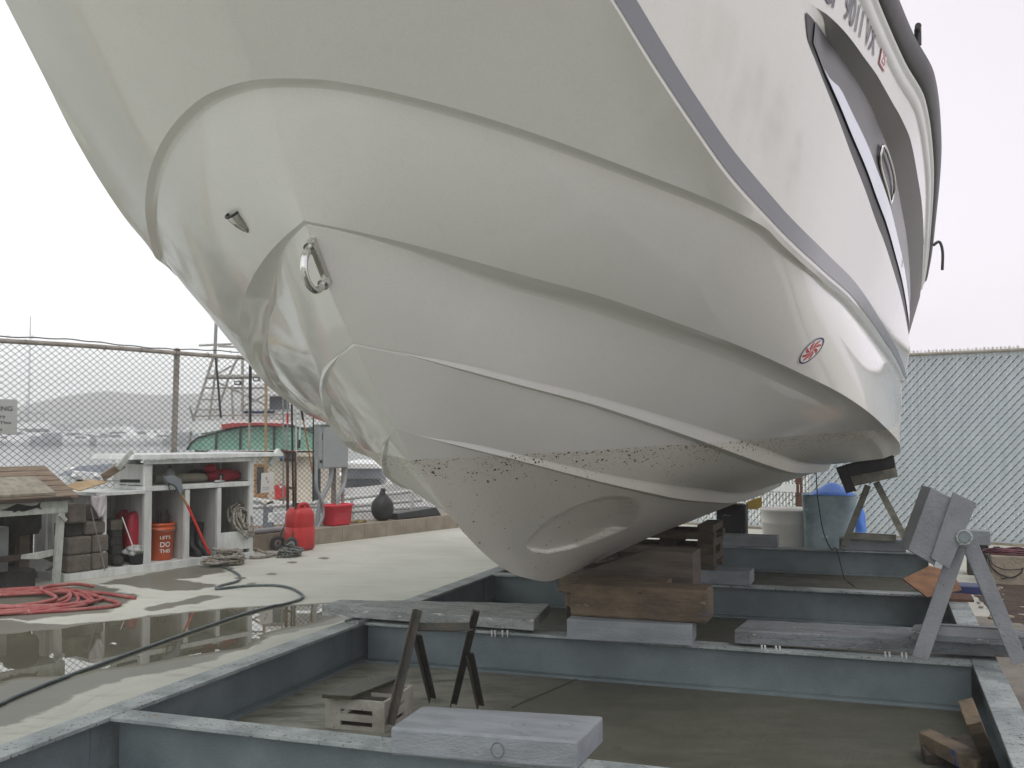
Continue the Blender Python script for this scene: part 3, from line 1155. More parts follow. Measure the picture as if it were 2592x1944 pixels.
def m_gelcoat():
    m, nt, b = base_mat('white gelcoat with scum line')
    v = coords(nt)
    sp = nd(nt, 'ShaderNodeSeparateXYZ')
    nt.links.new(v, sp.inputs[0])
    z = sp.outputs[2]
    # waterline: rises a little towards the stern
    zl = math_n(nt, 'ADD', z, math_n(nt, 'MULTIPLY', sp.outputs[1], WL_SLOPE))
    wl = math_n(nt, 'SUBTRACT', WL_Z, zl)         # >0 below the line
    wl = math_n(nt, 'ADD', wl, math_n(nt, 'MULTIPLY', math_n(nt, 'SUBTRACT', noise(nt, 14, 4, .6, v), .5), .012))
    below = ramp(nt, wl, 0, .006)
    col = mix(nt, ramp(nt, noise(nt, .9, 5, .5, v), .35, .65), (.69, .695, .655), (.655, .66, .62))
    col = mix(nt, ramp(nt, noise(nt, 210, 2, .6, v), .40, .68, 0, .20), col, (.50, .495, .455))
    col = mix(nt, ramp(nt, noise(nt, 28, 5, .7, v), .5, .72, 0, .13), col, (.52, .51, .47))
    col = mix(nt, math_n(nt, 'MULTIPLY', below, .8), col, (.615, .60, .525))
    # growth specks, thickest just under the line
    vo = nd(nt, 'ShaderNodeTexVoronoi')
    vo.inputs['Scale'].default_value = 78
    vo.inputs['Randomness'].default_value = 1
    mp = nd(nt, 'ShaderNodeMapping')
    mp.inputs['Scale'].default_value = (1, .75, 1.0)
    mp.inputs['Rotation'].default_value = (.5, .2, 0)
    nt.links.new(v, mp.inputs[0])
    nt.links.new(mp.outputs[0], vo.inputs['Vector'])
    near = ramp(nt, wl, .01, .15, 1.0, .0)
    rnd_ = nd(nt, 'ShaderNodeSeparateXYZ')
    nt.links.new(vo.outputs['Color'], rnd_.inputs[0])
    dens = math_n(nt, 'ADD', math_n(nt, 'MULTIPLY', near, .50), .035)
    clump = ramp(nt, noise(nt, 4.5, 3, .6, v), .34, .56, .12, 1)
    dens = math_n(nt, 'MULTIPLY', dens, clump)
    keep = math_n(nt, 'LESS_THAN', rnd_.outputs[0], dens)
    size = math_n(nt, 'ADD', math_n(nt, 'MULTIPLY', rnd_.outputs[1], .38), .10)
    dotm = math_n(nt, 'LESS_THAN', vo.outputs['Distance'], size)
    spk = math_n(nt, 'MULTIPLY', math_n(nt, 'MULTIPLY', keep, dotm), below)
    vo2 = nd(nt, 'ShaderNodeTexVoronoi')
    vo2.inputs['Scale'].default_value = 170
    nt.links.new(v, vo2.inputs['Vector'])
    r2 = nd(nt, 'ShaderNodeSeparateXYZ')
    nt.links.new(vo2.outputs['Color'], r2.inputs[0])
    keep2 = math_n(nt, 'LESS_THAN', r2.outputs[0], math_n(nt, 'MULTIPLY', math_n(nt, 'ADD', math_n(nt, 'MULTIPLY', near, .42), .05), clump))
    spk2 = math_n(nt, 'MULTIPLY', math_n(nt, 'MULTIPLY', keep2, math_n(nt, 'LESS_THAN', vo2.outputs['Distance'], .3)), below)
    film = math_n(nt, 'MULTIPLY', math_n(nt, 'MULTIPLY', ramp(nt, wl, .0, .05, 1, 0), below), ramp(nt, noise(nt, 40, 5, .7, v), .52, .66, 0, .35))
    col = mix(nt, film, col, (.30, .26, .19))
    col = mix(nt, math_n(nt, 'MAXIMUM', spk, spk2), col, (.045, .032, .022))
    # thin run marks on the after topside
    rv = coords(nt, (9, 9, .35))
    runs = math_n(nt, 'MULTIPLY', ramp(nt, noise(nt, 3.2, 3, .5, rv), .66, .70), ramp(nt, sp.outputs[1], 5.0, 6.5, 0, .28))
    runs = math_n(nt, 'MULTIPLY', runs, ramp(nt, z, 1.25, 1.4))
    col = mix(nt, runs, col, (.30, .27, .23))
    nt.links.new(col, b.inputs['Base Color'])
    nt.links.new(ramp(nt, math_n(nt, 'MAXIMUM', spk, below), 0, 1, .085, .32), b.inputs['Roughness'])
    b.inputs['Specular IOR Level'].default_value = .55
    bn = nd(nt, 'ShaderNodeBump')
    bn.inputs['Strength'].default_value = .008
    bn.inputs['Distance'].default_value = .02
    nt.links.new(noise(nt, 5, 2, .5, v), bn.inputs['Height'])
    nt.links.new(bn.outputs[0], b.inputs['Normal'])
    return m


M['gelcoat'] = m_gelcoat()
me.materials.append(M['gelcoat'])
hull = bpy.data.objects.new('hull', me)
COL.objects.link(hull)
hull.parent = boat.e

from mathutils.bvhtree import BVHTree
BV = BVHTree.FromPolygons([Vector(p) for p in verts], faces)


def hull_at(dx, dy):
    c = BF.i @ CAM
    d = (BF.i.to_3x3() @ ray(dx, dy)).normalized()
    h = BV.ray_cast(c, d)
    n = h[1]
    if n is not None and n.dot(d) > 0:
        n = -n
    return h[0], n


def side_v(s, f, off=0.0):
    p = side(np.array(s), np.array(f), 0.0)
    q1, q2 = side(np.array(s + .02), np.array(f)), side(np.array(s), np.array(f + .02))
    n = np.cross(q1 - p, q2 - p)
    n /= np.linalg.norm(n)
    if n[0] < 0:
        n = -n
    return Vector(p + n * off)


def both(fn, name, mat, **kw):
    for sgn in (1, -1):
        mb = fn(sgn)
        boat.part(name, mb, mat, **kw)


def fl(p, sgn):
    return (p[0] * sgn, p[1], p[2])


def stripe_mb(sgn):
    ss = np.concatenate([np.linspace(1.27, 3.85, 50), np.linspace(3.9, S_END - .03, 80)])
    hi = pch([1.2, 2.98, 3.34, 3.69, 4.14, 4.86, 6.7, 14], [.085, .082, .073, .071, .066, .066, .060, .060])
    rws = []
    for s in ss:
        lo = .012
        rws.append([fl(side_v(s, lo + (float(hi(s)) - lo) * u, .0022), sgn) for u in (0, .33, .66, 1)])
    return MB().grid(rws, True, sgn < 0)


both(stripe_mb, 'side_stripe', M['stripe'])


def win_mb(sgn, dlo, dhi, s0, s1, off, n=70):
    rws = []
    for s in np.linspace(s0, s1, n):
        a, b = float(F_LOW(s)), float(F_UP(s))
        r_ = float(rec(s))
        f0, f1 = a + (b - a) * dlo(s), a + (b - a) * dhi(s)
        row = []
        for u in np.linspace(0, 1, 5):
            f = f0 + (f1 - f0) * u
            uu = (f - a) / max(b - a, 1e-4)
            p = side(np.array(s), np.array(f), r_ * (.15 + .85 * uu) + off)
            row.append(fl(p, sgn))
        rws.append(row)
    return MB().grid(rws, True, sgn < 0)


for sgn in (1, -1):
    wo = boat.part('side_window', win_mb(sgn, lambda s: .0, lambda s: 1.0, 3.925, 10.9, .004, 110), M['trim_black'])
    boat.sub(wo, 'pane', win_mb(sgn, lambda s: .22, lambda s: .97, 4.04, 10.3, .009, 110), M['glass_dark'])
    # the lower strip of mirrored glass
    rws = []
    for s in np.linspace(4.22, 10.2, 70):
        a, b = float(F_LOW(s)), float(F_UP(s))
        e = .22
        t1 = e + .005 + .26 * float(SM((s - 4.2) / .35))
        r_ = float(rec(s))
        rws.append([fl(side(np.array(s), np.array(a + (b - a) * u), r_ * (.15 + .85 * u) + .013), sgn) for u in (e, t1)])
    boat.sub(wo, 'lower_pane', MB().grid(rws, False, sgn < 0), M['mirror_glass'])
    rws = []
    for s in np.concatenate([np.linspace(4.0, 7, 60), np.linspace(7.2, S_END - .05, 16)]):
        a, b = float(F_UP(s)), float(F_OV(s))
        r_ = float(rec(s))
        k_ = float(SM((s - 3.98) / .35))
        rws.append([fl(side(np.array(s), np.array(b + (a - b) * k_ * (1 - u)), r_ * k_ * (1 - u) + .004), sgn) for u in (0, .33, .66, 1)])
    boat.part('window_brow', MB().grid(rws, True, sgn < 0), M['brow'])
    # opening port set into the glass
    ring = []
    for k in range(28):
        t = 2 * math.pi * k / 28
        e = 1 / (abs(math.cos(t)) ** 4 + abs(math.sin(t)) ** 4) ** .25
        ds, df = .27 * e * math.cos(t), .042 * e * math.sin(t)
        p = side(np.array(5.82 + ds), np.array(.525 - ds * .13 + df), float(rec(5.8)) * .7 + .016)
        ring.append(fl(p, sgn))
    po = boat.sub(wo, 'porthole', MB().tube(ring, .008, 6, True), M['chrome'])


def rub_mb(sgn):
    rws = []
    for s in np.concatenate([np.linspace(1.26, 3, 30), np.linspace(3.1, S_END, 100)]):
        row = []
        for f, o in ((.865, -.01), (.872, .03), (.885, .045), (.93, .05), (.965, .045), (.975, .03), (.98, -.01)):
            row.append(fl(side_v(s, f, o - .006), sgn))
        rws.append(row)
    return MB().grid(rws, True, sgn < 0)


both(rub_mb, 'rub_rail', M['trim_black'])


def lip_mb(sgn):     # moulded edge under the rub rail
    rws = []
    for s in np.concatenate([np.linspace(1.3, 3, 24), np.linspace(3.1, S_END, 90)]):
        rws.append([fl(side_v(s, f, o), sgn) for f, o in ((.795, -.004), (.805, .012), (.83, .016), (.845, .012), (.85, .022), (.866, .024))])
    return MB().grid(rws, True, sgn < 0)


both(lip_mb, 'moulded_edge', M['boat_white'])


# registration number and tax sticker, port side
def num_fn(s0, f0):
    def fn(x, y):
        s = s0 + x
        z0 = 3.036 + .065 * (s - 4.306)
        p = side(np.array(s), np.array(.5))
        zr, zg = float(ridge_z(np.array(s))), float(GZ(np.array(s)))
        f = (z0 + y - zr) / (zg - zr)
        return side_v(s, f, .004)
    return fn


for body_, w_, s0_ in (('9011 VX', .615, 4.306), ('CF', .17, 4.045)):
    for lt in islands(text_mb(body_, w_, .115, num_fn(s0_, 0))):
        boat.part('registration_letter', lt, M['number'])


def quad_side(s0, s1, z0, z1, off, shear=0.0):
    mb = MB()
    rws = []
    for u in np.linspace(0, 1, 5):
        s = s0 + (s1 - s0) * u
        row = []
        for v in (0, .5, 1):
            z = z0 + (z1 - z0) * v
            s_ = s + shear * (z - 2.966)
            zr, zg = float(ridge_z(np.array(s_))), float(GZ(np.array(s_)))
            row.append(side_v(s_, (z - zr) / (zg - zr), off))
        rws.append(row)
    return mb.grid(rws, False)


stk = boat.part('tax_sticker', quad_side(5.03, 5.17, 3.080, 3.192, .004), M['decal_red'], label='red and white registration sticker after the number')
boat.sub(stk, 'sticker_field', quad_side(5.04, 5.16, 3.087, 3.160, .0055), M['decal_white'])


def stf(x, y):
    s_ = 5.06 + x
    z = 3.096 + y
    zr, zg = float(ridge_z(np.array(s_))), float(GZ(np.array(s_)))
    return side_v(s_, (z - zr) / (zg - zr), .007)


boat.sub(stk, 'sticker_year', text_mb('25', .08, .055, stf), M['decal_red'])

# oval pinwheel decal on the port topside
cp, cn = hull_at(1752, 757)


def on_hull(dx, dy, off):
    p, n = hull_at(dx, dy)
    return p + n * off


AX = (26.0, -29.0)
BX = (12.5, 7.5)


def dec(u, v, off):
    return on_hull(1752 + AX[0] * u + BX[0] * v, 757 + AX[1] * u + BX[1] * v, off)


def oval(r, off, n=40):
    mb = MB()
    rws = [[dec(r * k * math.cos(2 * math.pi * i / n), r * k * math.sin(2 * math.pi * i / n), off) for i in range(n + 1)] for k in (.02, .5, 1)]
    return mb.grid(rws, True, True)


dc = boat.part('pinwheel_decal', oval(1.0, .0022), M['decal_white'], label='white oval decal with red pinwheel and navy rim')
ringm = MB()
ringm.grid([[dec(r * math.cos(2 * math.pi * i / 48), r * math.sin(2 * math.pi * i / 48), .0034) for i in range(49)] for r in (.83, .95)], True, True)
boat.sub(dc, 'rim', ringm, M['navy'])
for k in range(8):
    a0 = 2 * math.pi * k / 8
    rws = []
    for j in range(9):
        u = j / 8
        r = .06 + .68 * u
        wd = .05 + .21 * math.sin(math.pi * min(1, u * .9 + .08)) ** .8
        tw = a0 + .75 * u
        rws.append([dec(r * math.cos(tw + q * wd), r * math.sin(tw + q * wd), .0036) for q in (-1, 0, 1)])
    boat.sub(dc, 'blade', MB().grid(rws, True, False), M['decal_red'])

# bow eye on the stem, clam shell vent to starboard of it
d_ = Vector((0, .455, -.523)).normalized()         # down the stem
o_ = Vector((0, -.755, -.656)).normalized()        # off the stem
sp0 = Vector((0, 3.030, 1.965))
be = boat.part('bow_eye', MB().hexa([sp0 + d_ * a + Vector((x, 0, 0)) + o_ * h for h in (-.012, .014) for a, x in ((-.075, -.013), (-.075, .013), (.105, .013), (.105, -.013))]), M['chrome'], bevel=.004)
arc = [sp0 + d_ * (-.055) - o_ * .01, sp0 + d_ * (-.055) + o_ * .035]
for k in range(11):
    t = math.pi * k / 10
    arc.append(sp0 + d_ * (.015 - .07 * math.cos(t)) + o_ * (.045 + .065 * math.sin(t)))
arc += [sp0 + d_ * .085 + o_ * .035, sp0 + d_ * .085 - o_ * .01]
boat.sub(be, 'ring', MB().tube(spline(arc, 3), .0125, 10), M['chrome'])
for a in (-.055, .085):
    boat.sub(be, 'collar', MB().cyl(sp0 + d_ * a + o_ * .010, sp0 + d_ * a + o_ * .032, .0205, 14), M['chrome'])
vp, vn = hull_at(520, 482)
e1 = (hull_at(533, 498)[0] - hull_at(508, 465)[0]).normalized()
e2 = vn.cross(e1).normalized()
rws = []
for i in range(9):
    u = i / 8
    row = []
    for j in range(9):
        q = -1 + 2 * j / 8
        wd = .034 * math.sqrt(max(0, 1 - (1.0 * u) ** 2.2)) + .001
        h = .026 * (1 - u ** 2) * math.sqrt(max(0, 1 - q * q))
        row.append(vp + e1 * (-.042 + .084 * u) + e2 * (q * wd) + vn * (h + .001))
    rws.append(row)
vent = boat.part('clam_vent', MB().grid(rws, True), M['chrome'])
boat.sub(vent, 'vent_mouth', MB().tube([vp + e1 * -.043 + e2 * (.034 * math.cos(t)) + vn * (.027 * math.sin(t)) for t in [math.pi * k / 12 for k in range(13)]], .005, 6), M['trim_black'])

# deckhouse windshield and coach roof above the rail, cleat, hanging line
cb = MB()
for sgn in (1, -1):
    cb.grid([[fl((1.72 - .05 * max(0, 5.2 - s), s, 3.30), sgn), fl((1.70 - .05 * max(0, 5.2 - s), s + .15, 3.72), sgn), fl((1.55, s + .5, 4.5), sgn)] for s in np.linspace(4.6, 11, 12)], True, sgn < 0)
cb.grid([[(x, 4.6 - .5 * (1 - (x / 1.72) ** 2), 3.30), (x * .985, 4.75 - .5 * (1 - (x / 1.72) ** 2), 3.72), (x * .9, 5.1 - .3 * (1 - (x / 1.72) ** 2), 4.5)] for x in np.linspace(-1.70, 1.70, 15)], True)
boat.part('windshield', cb, M['glass_dark'])
rf = MB()
rf.grid([[(x, s, 4.5 + .10 * (1 - (x / 1.7) ** 2)) for x in np.linspace(-1.65, 1.65, 9)] for s in np.linspace(4.8, 11.2, 10)], True)
boat.part('coach_roof', rf, M['boat_white'])
for sgn in (1, -1):
    boat.part('windshield_frame', MB().tube(spline([fl(p, sgn) for p in ((1.70, 4.5, 3.36), (1.735, 5.0, 3.74), (1.76, 5.6, 4.05), (1.70, 6.2, 4.5))], 6), .028, 8), M['boat_white'])
    cl_ = side_v(5.62, .985, .02)
    boat.part('cleat', MB().tube([fl(cl_ + Vector((0, -.07, .055)), sgn), fl(cl_ + Vector((0, .07, .055)), sgn)], .016, 8).cyl(fl(cl_ + Vector((0, 0, -.02)), sgn), fl(cl_ + Vector((0, 0, .06)), sgn), .018, 10), M['trim_black'])
h0 = side_v(9.9, .90, .05)
boat.part('hanging_line', MB().tube(spline([h0, h0 + Vector((.05, .02, .03)), h0 + Vector((.075, .02, -.06)), h0 + Vector((.07, .03, -.22))], 5), .013, 8), M['trim_black'])
# ---------------------------------------------------------------- steel cradle
BH = .24
cr = Thing('boat_cradle', 'long blue grey painted steel beam cradle under the boat', 'boat cradle', CF, (-1.25, 3.5, 0))


def ibeam(mb_w, mb_f, p, q, w=.125, h=BH, t=.016):
    p, q = Vector(p), Vector(q)
    up = Vector((0, 0, 1))
    mb_w.bar(p + up * (h / 2), q + up * (h / 2), .014, h - 2 * t)
    mb_w.bar(p + up * (t / 2), q + up * (t / 2), w, t)
    mb_f.bar(p + up * (h - t / 2), q + up * (h - t / 2), w, t)


def beam(p, q, label=None):
    a, b = MB(), MB()
    ibeam(a, b, p, q)
    o = cr.part('beam', a, M['steel_paint'], .002, label)
    cr.sub(o, 'top_flange', b, M['steel_worn'], .002)


XL, XR = -3.012, .478
beam((XL, -1.5, 0), (XL, 11, 0), 'left side beam with scraped top flange')
beam((XR, -1.5, 0), (XR, 11, 0), 'right side beam with scuffed top flange')
for y_ in (3.56, 5.76, 7.99, 10.66):
    beam((XL + .0655, y_, 0), (XR - .0655, y_, 0))
# splice plates between the side beams and the cross beams
for y_ in (3.56, 5.76, 7.99, 10.66):
    mb = MB()
    mb.box(XL + .008, XL + .0125, y_ - .11, y_ - .0625, .02, .215)
    cr.part('gusset', mb, M['steel_paint'])


def px_box(name, label, cat, fbl, fbr, z0, ft, depth, mat, group=None, bevel=.006, yaw=None, tilt=0, parts=None):
    """A timber from the photo points of its lower front corners at height z0 and of one upper front corner."""
    a = CF.on_z(*fbl, z0)
    b = CF.on_z(*fbr, z0)
    d = (b - a)
    d.z = 0
    L = d.length
    ang = math.atan2(d.y, d.x) if yaw is None else yaw
    # height from the upper corner above the left lower one
    c = CF.on_y(ft[0], ft[1], a.y)
    h = c.z - z0
    mb = MB().box(0, L, 0, depth, 0, h)
    o = mesh_obj(name, mb, mat, (0, 0, 0), bevel)
    o.location = CF.m @ Vector((a.x, a.y, z0))
    o.rotation_euler = (0, 0, CF.rot + ang)
    tag(o, label, cat, group)
    return o, a, b, h


TG = 'keel blocks stacked on the cradle'
px_box('timber_block', 'smooth grey painted timber lowest in the keel stack on the second beam', 'timber block', (1224, 1381), (1495, 1396), BH + .002, (1224, 1337), .24, M['grey_timber'], TG)


def ctimber(name, label, x0, x1, y0, y1, z0, z1, mat, group=TG, bevel=.008, cat='timber block'):
    mb = MB().box(x0, x1, y0, y1, z0, z1)
    return solo(name, label, cat, mb, mat, CF, ((x0 + x1) / 2, (y0 + y1) / 2, z0), group, bevel)


q0, q1 = CF.on_y(1231, 1259, 5.70), CF.on_y(1527, 1252, 5.70)
qb = CF.on_y(1231, 1330, 5.70)
GZ1 = CF.on_y(1224, 1337, CF.on_z(1224, 1381, BH).y).z
ctimber('timber_block', 'big scarred brown timber with blue paint smears right under the keel', q0.x, q1.x, 5.70, 5.93, GZ1 + .003, q0.z - .004, M['old_wood'], TG, .014)
ctimber('timber_block', 'orange brown timber end poking out left behind the big brown block', q0.x - .10, q0.x + .55, 5.935, 6.10, GZ1 + .003, GZ1 + .085, M['old_wood'])
ctimber('timber_block', 'upper split timber end poking out left behind the big brown block', q0.x - .13, q0.x + .5, 5.94, 6.12, GZ1 + .088, q0.z - .006, M['old_wood'])
# notched chock under the port bottom
kx = KW
nb = [(kx - .15, .40), (kx + .69, .40), (kx + .69, .672), (kx + .40, .672), (kx + .07, .555), (kx - .15, .545)]
solo('timber_block', 'grey brown notched timber with dark blue paint wedged behind the keel stack', 'timber block', MB().prism([(x, 6.22, z) for x, z in nb], (0, .28, 0)), M['dirty_wood'], CF, (kx, 6.3, .40), TG, .006)
for dx_ in (-.1, .45):
    ctimber('timber_block', 'dark short post hidden under the notched timber', kx + dx_, kx + dx_ + .18, 6.25, 6.45, .004, .397, M['dark_wood'], TG)
# crib of crossed boards on the third beam
gz = CF.on_y(1512, 1232, 7.93).z
ctimber('timber_block', 'grey timber on the third beam carrying the board crib', CF.on_y(1470, 1250, 7.93).x, CF.on_y(1620, 1250, 7.93).x, 7.94, 8.22, BH + .002, gz, M['grey_timber'], TG)
crib = Thing('board_crib', 'stack of crossed dark brown boards holding up the keel', 'crib', CF, (KW + .1, 8.1, gz))
zc = gz + .002
xr_ = KW + .56
k = 0
rnd = random.Random(3)
while zc < .90:
    h = .055
    if k % 2 == 0:
        for y_ in (7.96, 8.30):
            if zc + h < .545 + .34 * .5:
                crib.part('board', MB().box(xr_ - 1.1, xr_ + rnd.uniform(-.01, .015), y_, y_ + .11, zc, zc + h), M['crib_wood'], .003)
    else:
        for x_ in (xr_ - .13, xr_ - .42, xr_ - .75):
            if zc + h < .545 + .34 * (x_ - KW) or zc < .5:
                crib.part('board', MB().box(x_, x_ + .12, 7.95 + rnd.uniform(-.01, .01), 8.46, zc, zc + h), M['crib_wood'] if x_ > xr_ - .2 else M['dark_wood'], .003)
    zc += h + .001
    k += 1
g4 = CF.on_y(1600, 1156, 10.62).z
ctimber('timber_block', 'dark grey timber on the farthest beam in front of the black crate', CF.on_y(1556, 1170, 10.62).x, CF.on_y(1680, 1170, 10.62).x, 10.61, 10.80, BH + .002, g4, M['grey_timber'])

# planks lying on the second beam
pa = CF.on_z(694, 1329, .262)
pb = CF.on_z(1151.7, 1362, .262)
h_ = .058
pe = CF.on_z(1189, 1336, .262)


def plank(name, label, cornersz, z0, z1, mat, seed=1, group='loose planks on the cradle'):
    """Plank from its four ground-plan corners, edges slightly broken."""
    rnd = random.Random(seed)
    a, b, c, d = [Vector((p[0], p[1], 0)) for p in cornersz]
    rows = []
    n = 26
    for i in range(n + 1):
        t = i / n
        f, g_ = a.lerp(b, t), d.lerp(c, t)
        j = lambda s: Vector((rnd.uniform(-s, s), rnd.uniform(-s, s), 0))
        f, g_ = f + j(.003), g_ + j(.005)
        e = .006
        zt = z1 + rnd.uniform(-.002, .002)
        in_ = (g_ - f).normalized() * e
        rows.append([(f.x, f.y, z0), (f.x, f.y, zt - e), ((f + in_).x, (f + in_).y, zt), ((g_ - in_).x, (g_ - in_).y, zt), (g_.x, g_.y, zt - e), (g_.x, g_.y, z0), (f.x, f.y, z0)])
    mb = MB().grid(rows, False)
    mb.add(rows[0][:6], [tuple(range(6))])
    mb.add(rows[-1][:6], [tuple(range(5, -1, -1))])
    cen = (a + b + c + d) / 4
    return solo(name, label, 'plank', mb, mat, CF, (cen.x, cen.y, z0), group), mb


zt1 = CF.on_y(694, 1308, pa.y).z
bk = CF.on_z(738, 1295, zt1), CF.on_z(1188, 1304, zt1)
plank('plank', 'wide flaking grey plank lying over the left end of the second beam', [pa, pb, (bk[1].x, bk[1].y, 0), (bk[0].x, bk[0].y, 0)], .262, zt1, M['pale_plank'], 2)
PLANKZ = zt1
# short channel offcut under its left end
ch = CF.on_z(760, 1345, BH + .003)
chn = MB()
cx, cy = CF.on_z(762, 1347, BH).xy
chn.box(cx - .045, cx + .05, cy - .02, cy + .14, BH + .002, BH + .006)
chn.box(cx - .045, cx - .041, cy - .02, cy + .14, BH + .0065, .2615)
chn.box(cx + .046, cx + .05, cy - .02, cy + .14, BH + .0065, .2615)
solo('channel_offcut', 'short grey steel channel propping the wide plank on the left beam', 'steel offcut', chn, M['steel_worn'], CF, (cx, cy, BH))
for i_, (x_, w_) in enumerate(((1395, 40),)):
    pass
# right planks
ra, rb = CF.on_z(1587, 1389, .258), CF.on_z(2250, 1424, .258)
zr1 = CF.on_y(1587, 1361, ra.y).z
rk0, rk1 = CF.on_z(1606, 1338, zr1), CF.on_z(2000, 1352, zr1)
dy_ = max(.18, rk0.y - ra.y)
plank('plank', 'long thick grey plank with rusty peeling edge along the second beam', [ra, (XR + .25, rb.y), (XR + .25, rb.y + dy_), (ra.x + .03, ra.y + dy_)], .258, zr1, M['worn_plank'], 5)
PR_Y = ra.y
sa = CF.on_y(1968, 1384, ra.y + .05)
plank('plank', 'short upper plank stacked at the right end of the long grey plank', [(sa.x, ra.y + .03), (XR + .30, ra.y + .03), (XR + .30, ra.y + .2), (sa.x + .02, ra.y + .2)], zr1 + .003, zr1 + .053, M['worn_plank'], 6)
# dried paint drips
for nm_, xs_, yy in (('left', (1062, 1069, 1085, 1096), 1366), ('right', (1645, 1652, 1676, 1684, 1912, 1921, 1948, 1957), 1398)):
    for x_ in xs_:
        p = CF.on_y(x_, yy + (x_ - 1640) * .055 if nm_ == 'right' else yy, pb.y - .004 if nm_ == 'left' else ra.y - .004)
        o = solo('paint_drip', 'hardened white paint drip hanging from a plank edge', 'paint drip', MB().tube([(p.x, p.y, p.z + .012), (p.x + .002, p.y, p.z - .006), (p.x + .001, p.y, p.z - .028)], [.006, .005, .0015], 6), M['white_paint'], CF, (p.x, p.y, p.z), 'paint drips under the planks')

# nearest grey block
n0, n1 = CF.on_z(843, 1631, BH + .003), CF.on_z(1247, 1664, BH + .003)
ntop = CF.on_y(843, 1571, n0.y).z
nb0, nb1 = CF.on_z(912, 1524, ntop), CF.on_z(1303, 1547, ntop)
nm = MB().hexa([(n0.x, n0.y, BH + .003), (n1.x, n1.y, BH + .003), (nb1.x, nb1.y, BH + .003), (nb0.x, nb0.y, BH + .003), (n0.x, n0.y, ntop), (n1.x, n1.y, ntop), (nb1.x, nb1.y, ntop), (nb0.x, nb0.y, ntop)])
nblk = Thing('timber_block', 'thick smooth blue grey timber lying on the nearest beam', 'timber block', CF, ((n0.x + nb1.x) / 2, (n0.y + nb1.y) / 2, BH + .003))
nblk.part('block', nm, M['grey_timber'], .009)
for u, v in ((.62, .45), (.86, .55), (.72, .15)):
    p = Vector((n0.x, n0.y, 0)).lerp(Vector((n1.x, n1.y, 0)), u).lerp(Vector((nb0.x, nb0.y, 0)).lerp(Vector((nb1.x, nb1.y, 0)), u), v)
    nblk.part('bolt_plug', MB().lathe([(.024, 0), (.024, .0025), (.019, .003), (.017, .0005), (.002, .0008)], (p.x, p.y, ntop + .0005), 20), M['grey_timber'])
fp = Vector((n0.x, n0.y, 0)).lerp(Vector((n1.x, n1.y, 0)), .585)
fd = Vector((n1.x - n0.x, n1.y - n0.y, 0)).normalized()
fn = Vector((fd.y, -fd.x, 0))
nblk.part('bolt_plug', MB().tube([fp + Vector((0, 0, BH + .05)) + fd * .023 * math.cos(t) + Vector((0, 0, .026 * math.sin(t))) + fn * .001 for t in [2 * math.pi * k / 20 for k in range(20)]], .0018, 5, True), M['steel_paint'])

# near folding stand of angle iron, behind the block
sy = 3.80
s_ = Thing('support_stand', 'rusty dark angle iron stand between the block and the wide plank', 'boat stand', CF, (CF.on_y(960, 1560, sy).x, sy, BH), 'folding hull stands of the cradle')
L1a, L1f = CF.on_y(898, 1315, sy), CF.on_z(838, 1563, BH + .01)
L1b = CF.on_z(929, 1505, .14)
L1m = L1a.lerp(L1f, .22)
L2a, L2f = CF.on_y(1021, 1315, sy + .0), CF.on_z(974, 1517, .15)
L2b = CF.on_z(1033, 1521, .12)
L2m = L2a.lerp(L2f, .42)
for p, q in ((L1a, L1f), (L1m + Vector((.012, .02, 0)), L1b), (L2a, L2f), (L2m + Vector((.012, .02, 0)), L2b)):
    s_.part('leg', MB().angle_iron(p, q, .030, .005, (0, -1, 0), (1, 0, 0)), M['rust_iron'])
c0, c1 = CF.on_y(900, 1354, sy), CF.on_y(1012, 1354, sy)
s_.part('crossbar', MB().angle_iron(c0 + Vector((0, .012, -.02)), c1 + Vector((0, .012, -.02)), .034, .005, (0, 0, 1), (0, 1, 0)), M['rust_iron'])

# right stand: tilting pad on an A of flat bars
ry = 5.50
tx0 = CF.on_y(2083, 1160, ry)
rs = Thing('support_stand', 'blue grey A frame stand with a tilted timber pad by the right beam', 'boat stand', CF, (tx0.x, ry, zr1), 'folding hull stands of the cradle')


def on(x, y, yy=ry):
    return CF.on_y(x, y, yy)


rs.part('leg', MB().bar(on(2072, 1176), on(1987, 1422), .075, .012, (0, 1, 0)).bar(on(2069, 1181) + Vector((0, .030, 0)), on(1984, 1421) + Vector((0, .030, 0)), .012, .05, (0, 1, 0)), M['stand_paint'], .002)
rs.part('leg', MB().bar(on(2093, 1168), on(2204, 1432), .070, .012, (0, 1, 0)).bar(on(2090, 1172) + Vector((-.0, .030, 0)), on(2200, 1432) + Vector((0, .03, 0)), .012, .05, (0, 1, 0)), M['stand_paint'], .002)
rs.part('leg', MB().bar(on(2068, 1190, 5.80), on(1992, 1395, 5.80), .07, .012, (0, 1, 0)), M['steel_paint'], .002)
rs.part('leg', MB().bar(on(2094, 1180, 5.80), on(2180, 1380, 5.80), .07, .012, (0, 1, 0)), M['steel_paint'], .002)
rs.part('pivot_pipe', MB().cyl(on(2083, 1161, 5.44), on(2083, 1161, 5.44) + Vector((0, .42, 0)), .026, 18), M['stand_paint'])
rs.part('pivot_ring', MB().tube([on(2083, 1161, 5.392) + Vector((.032 * math.cos(t), 0, .032 * math.sin(t))) for t in [2 * math.pi * k / 20 for k in range(20)]], .006, 6, True), M['steel_worn'])
rs.part('pivot_cap', MB().cyl(on(2083, 1161, 5.385), on(2083, 1161, 5.44), .025, 18), M['steel_paint'])
pl_ = MB()
rs.part('base_bar', MB().angle_iron(on(2026, 1350, 5.58), on(2172, 1358, 5.58), .05, .006, (0, 0, -1), (0, 1, 0)), M['stand_paint'])
